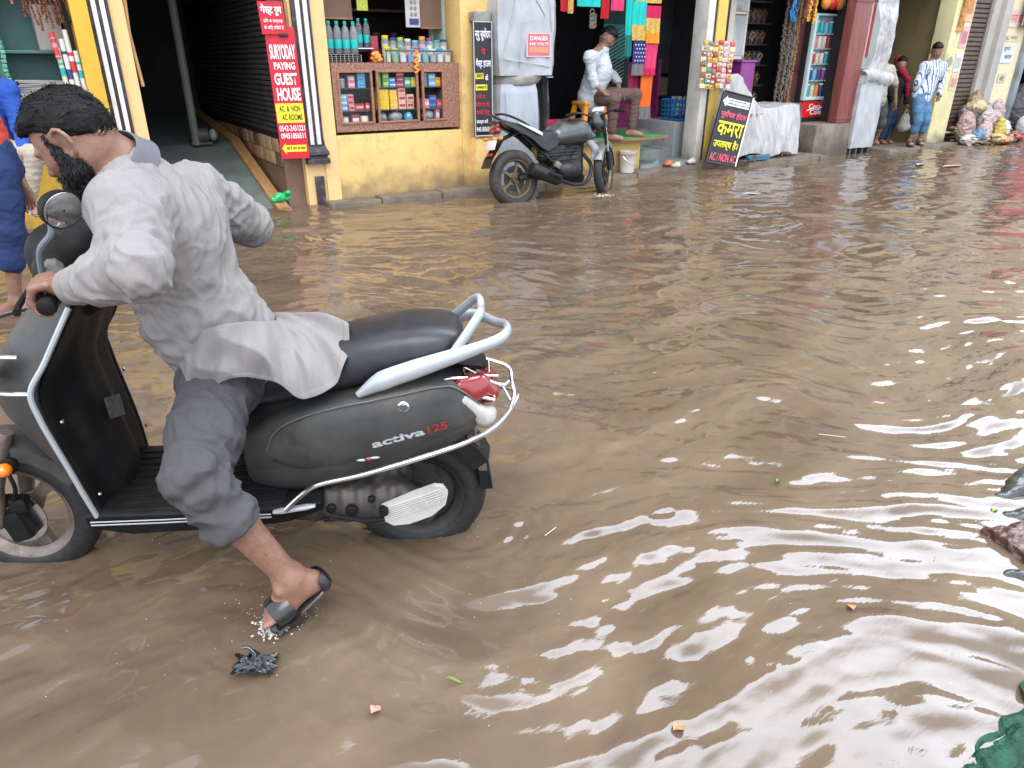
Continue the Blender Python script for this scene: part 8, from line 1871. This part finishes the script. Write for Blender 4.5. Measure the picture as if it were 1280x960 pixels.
# ================================================================== things in and on the water
# broken kerb block at the right
t = thing('brick_block', 'broken brick and stone block rising from the water at the right edge', 'block', (2.3, .72, -.1))
bc = atZ(1300, 690, 0); bu = F((.80, -.60, 0)); bv = F((.60, .80, 0))
b = Body(k=.03); b.ell(bc, (.24, .24, .24))
def blockcut(X_, Y_, Z_):
    a = (X_-bc.x)*bu.x+(Y_-bc.y)*bu.y; c_ = (X_-bc.x)*bv.x+(Y_-bc.y)*bv.y
    return np.maximum.reduce([np.abs(a+.25*c_+0*Z_)-.115, np.abs(c_+0*Z_)-.085, Z_-.055-.12*a+0*c_])
b.cut(blockcut)
b.build('brick', .007, mat('wet_brick', (.085, .038, .028), .3, var=.6, vs=16, bump=.6, bs=40, bd=.012, stain=(.20, .185, .175), ss=18, sa=.7), t, disp=lambda V, N: .012*noise3(V[:, 0]*20, V[:, 1]*20, V[:, 2]*20, 3)+.006*noise3(V[:, 0]*55, V[:, 1]*55, V[:, 2]*55, 4), smooth=2)
b = Body(k=.03); b.cone(atZ(1262, 728, -.03), atZ(1330, 745, -.02), .04, .06); b.cone(atZ(1238, 640, -.035), atZ(1300, 600, .0), .045, .07); b.cone(atZ(1262, 655, -.03), atZ(1330, 640, .0), .04, .06); b.build('dark_stone', .009, mat('wet_dark_stone', (.035, .04, .035), .2, var=.5, vs=12, bump=.5, bs=30, bd=.012), t, disp=lambda V, N: .012*noise3(V[:, 0]*18, V[:, 1]*18, V[:, 2]*18, 6))
# green netting in the corner
ca, cb_, cc_, cd_ = atZ(1300, 845, 0), atZ(1188, 972, 0), atZ(1560, 900, 0), atZ(1400, 1150, 0)
def net(u, v):
    p = ca*(1-u)*(1-v)+cb_*u*(1-v)+cc_*(1-u)*v+cd_*u*v; p.x += .03*noise_s(u*5, v*5); p.y += .03*noise_s(u*5+9, v*5)
    p.z = -.006+.014*min(1, v*3)+.012*noise_s(u*9, v*9)+.007*noise_s(u*22, v*22); return p
mb.grid(net, 60, 60) if False else None
mb = MB(); mb.grid(net, 60, 60)
o = mb.build('green_tarpaulin', mat('green_tarp', (.005, .052, .028), .5, var=.5, vs=14, bump=.9, bs=45, bd=.012, spec=.25, stain=(.03, .09, .06), ss=30, sa=.5), solid=.006); top(o, 'wet green tarpaulin washing up at the bottom right corner', 'tarpaulin')
c = atZ(320, 832, .0)
def scrap(u, v):
    a, r = (u-.5)*2, (v-.5)*2; e = 1-.35*noise_s(u*4+3, v*4)
    p = c+F((EX.x*a*.052*e+EX.y*r*.034*e, -EX.y*a*.052*e+EX.x*r*.034*e, 0)); p.z = .006+.016*max(0, 1-a*a-r*r*.8)*(.6+noise_s(u*4, v*4))+.008*(1-2.6*abs(noise_s(u*4+4, v*4.5)))*max(0, 1.1-a*a)
    return p
mb = MB(); mb.grid(scrap, 40, 30); mb.tube(smoothpath([c+F((.01, .02, .01)), c+F((-.005, .04, .03)), c+F((-.02, .045, .032))], 4), .003, 6)
o = mb.build('plastic_scrap', mat('wet_black_plastic', (.012, .013, .015), .12, var=.3, coat=.5), solid=.0015); top(o, 'crumpled black plastic scrap floating near the rider\'s foot', 'plastic scrap')
def leaf(label, px, py, L, W_, col, cat='leaf', curl=.3, ang=0.0, name='leaf'):
    c = atZ(px, py, .0)+F((0, 0, .008)); mb = MB(); a = Matrix.Rotation(ang, 3, 'Z')
    mb.grid(lambda u, v: c+a @ F(((u-.5)*L, (v-.5)*W_*math.sin(math.pi*min(.97, max(.03, u))), .006*math.sin(u*5)+curl*W_*abs(v-.5)*.6)), 10, 6); o = mb.build(name, paint(col, .5), solid=.0015); return top(o, label, cat)
leaf('curled tan leaf floating near the bottom of the picture', 848, 912, .035, .028, (.42, .22, .10)); leaf('small dried tan leaf floating right of centre', 1063, 761, .032, .025, (.40, .22, .11), ang=1)
leaf('pinkish paper scrap floating left of bottom centre', 470, 889, .03, .028, (.5, .27, .2), 'paper scrap', .1, .5, 'paper_scrap'); leaf('tiny green leaf by the rippling sky patch', 972, 603, .03, .016, (.14, .3, .03), ang=.4); leaf('thin green blade floating below centre', 567, 853, .05, .008, (.12, .2, .03), ang=-.7)
leaf('green leaf caught at the broken brick block', 1242, 640, .045, .02, (.16, .32, .04), ang=.2); leaf('brown leaf drifting above the scooter seat', 492, 384, .05, .03, (.2, .07, .03), ang=.5); leaf('white paper strip floating before the wrapped table', 940, 243, .22, .06, (.5, .6, .66), 'paper', .1, -.5, 'paper_strip')
leaf('pale pink plastic strip floating on the far water', 1190, 208, .5, .12, (.55, .30, .28), 'plastic strip', .1, .0, 'plastic_strip'); leaf('white packet floating on the far water left of the pink strip', 1150, 206, .22, .1, (.6, .6, .6), 'packet', .1, .2, 'packet')
for k, (px, py, L, a) in enumerate(((688, 665, .055, .25), (1040, 545, .10, -.9))):
    c = atZ(px, py, .008); d = F((math.cos(a), math.sin(a), 0)); mb = MB(); mb.tube([c-d*L/2, c+d*L/2+F((0, 0, .004))], .0018, 5); o = mb.build('straw', paint((.5, .42, .32))); top(o, ('short dry straw floating right of the scooter tail', 'pale stick floating on the bright sky patch')[k], 'straw')
t = thing('green_bag', 'knotted bright green plastic bag lying at the foot of the orange plank', 'bag', (2.0, 7.45, 0)); b = Body(k=.02); c = atY(350, 247, 7.42); b.ell(c, (.055, .05, .045)); b.ell(c+F((.05, .02, -.01)), (.06, .045, .03)); b.ell(c+F((-.05, .0, -.01)), (.04, .05, .03)); b.build('body', .006, mat('bag_green', (.01, .34, .10), .2, var=.3, coat=.3), t, disp=folds(30, .012, None, 4)); b = Body(); b.cone(c+F((.05, 0, .03)), c+F((.08, -.03, .045)), .02, .028); b.build('knot', .005, MATS['bag_green'], t)
for k, (px, py, col, lab) in enumerate(((818, 204, (.10, .26, .24), 'teal plastic scrap on the slate step'), (835, 205, (.48, .12, .08), 'red scrap beside the teal one on the slate step'), (845, 207, (.40, .40, .28), 'pale scrap beside the red one on the slate step'), (864, 202, (.5, .42, .4), 'white crumpled scrap by the foot of the white jamb'), (455, 238, (.05, .2, .08), 'green scrap on the kerb under the counter shop'))):
    c = atZ(px, py, .10 if k < 4 else .06); b = Body(k=.02); b.ell(c, (.07, .05, .025)); b.ell(c+F((.04, .02, .015)), (.045, .035, .03)); o = b.build('litter_scrap', .008, paint(col, .4), disp=folds(28, .012, None, k)); top(o, lab, 'litter', 'litter on the steps')
# bubbles and broken foam round the moving parts
mb = MB(); rg = random.Random(3)
def foamy(px, py, n, sx, sy, r0=.0006, r1=.0022):
    c = atZ(px, py, 0)
    for k in range(n):
        x, y = rg.gauss(0, sx), rg.gauss(0, sy); q = EX.x*x, 0
        p = c+F((EX.x*x+EX.y*y, -EX.y*x+EX.x*y, .0)); r = rg.uniform(r0, r1); mb.ell((p.x, p.y, .004+rg.uniform(-.003, .005)), (r, r, r*.6), None, 6, 4)
foamy(355, 772, 30, .03, .02); foamy(345, 785, 260, .016, .020, .0008, .0032); foamy(352, 772, 120, .03, .012, .0006, .002); foamy(300, 760, 10, .05, .03); foamy(395, 765, 10, .03, .02); foamy(330, 838, 8, .05, .02); foamy(150, 668, 30, .10, .02, .0006, .0016); foamy(590, 650, 30, .06, .05, .0006, .0016)
foamy(755, 245, 40, .05, .04, .004, .012); foamy(1210, 660, 60, .04, .08); foamy(500, 760, 14, .3, .12, .0006, .0016); foamy(800, 800, 26, .4, .25, .0006, .0016); foamy(180, 800, 16, .25, .1, .0006, .0016)
c = atZ(340, 784, 0)
for k in range(170):
    x, y = rg.gauss(0, .02), rg.gauss(0, .015); r = rg.uniform(.001, .0042); mb.ell((c.x+EX.x*x+EX.y*y, c.y-EX.y*x+EX.x*y, .004), (r*1.5, r, .0022), Matrix.Rotation(rg.uniform(0, 3), 3, 'Z'), 8, 4)
o = mb.build('foam', mat('foam_white', (.55, .52, .48), .3, var=.1)); tag(o, 'scattered bubbles and foam on the muddy water round the wheels and foot', 'foam', kind='stuff')
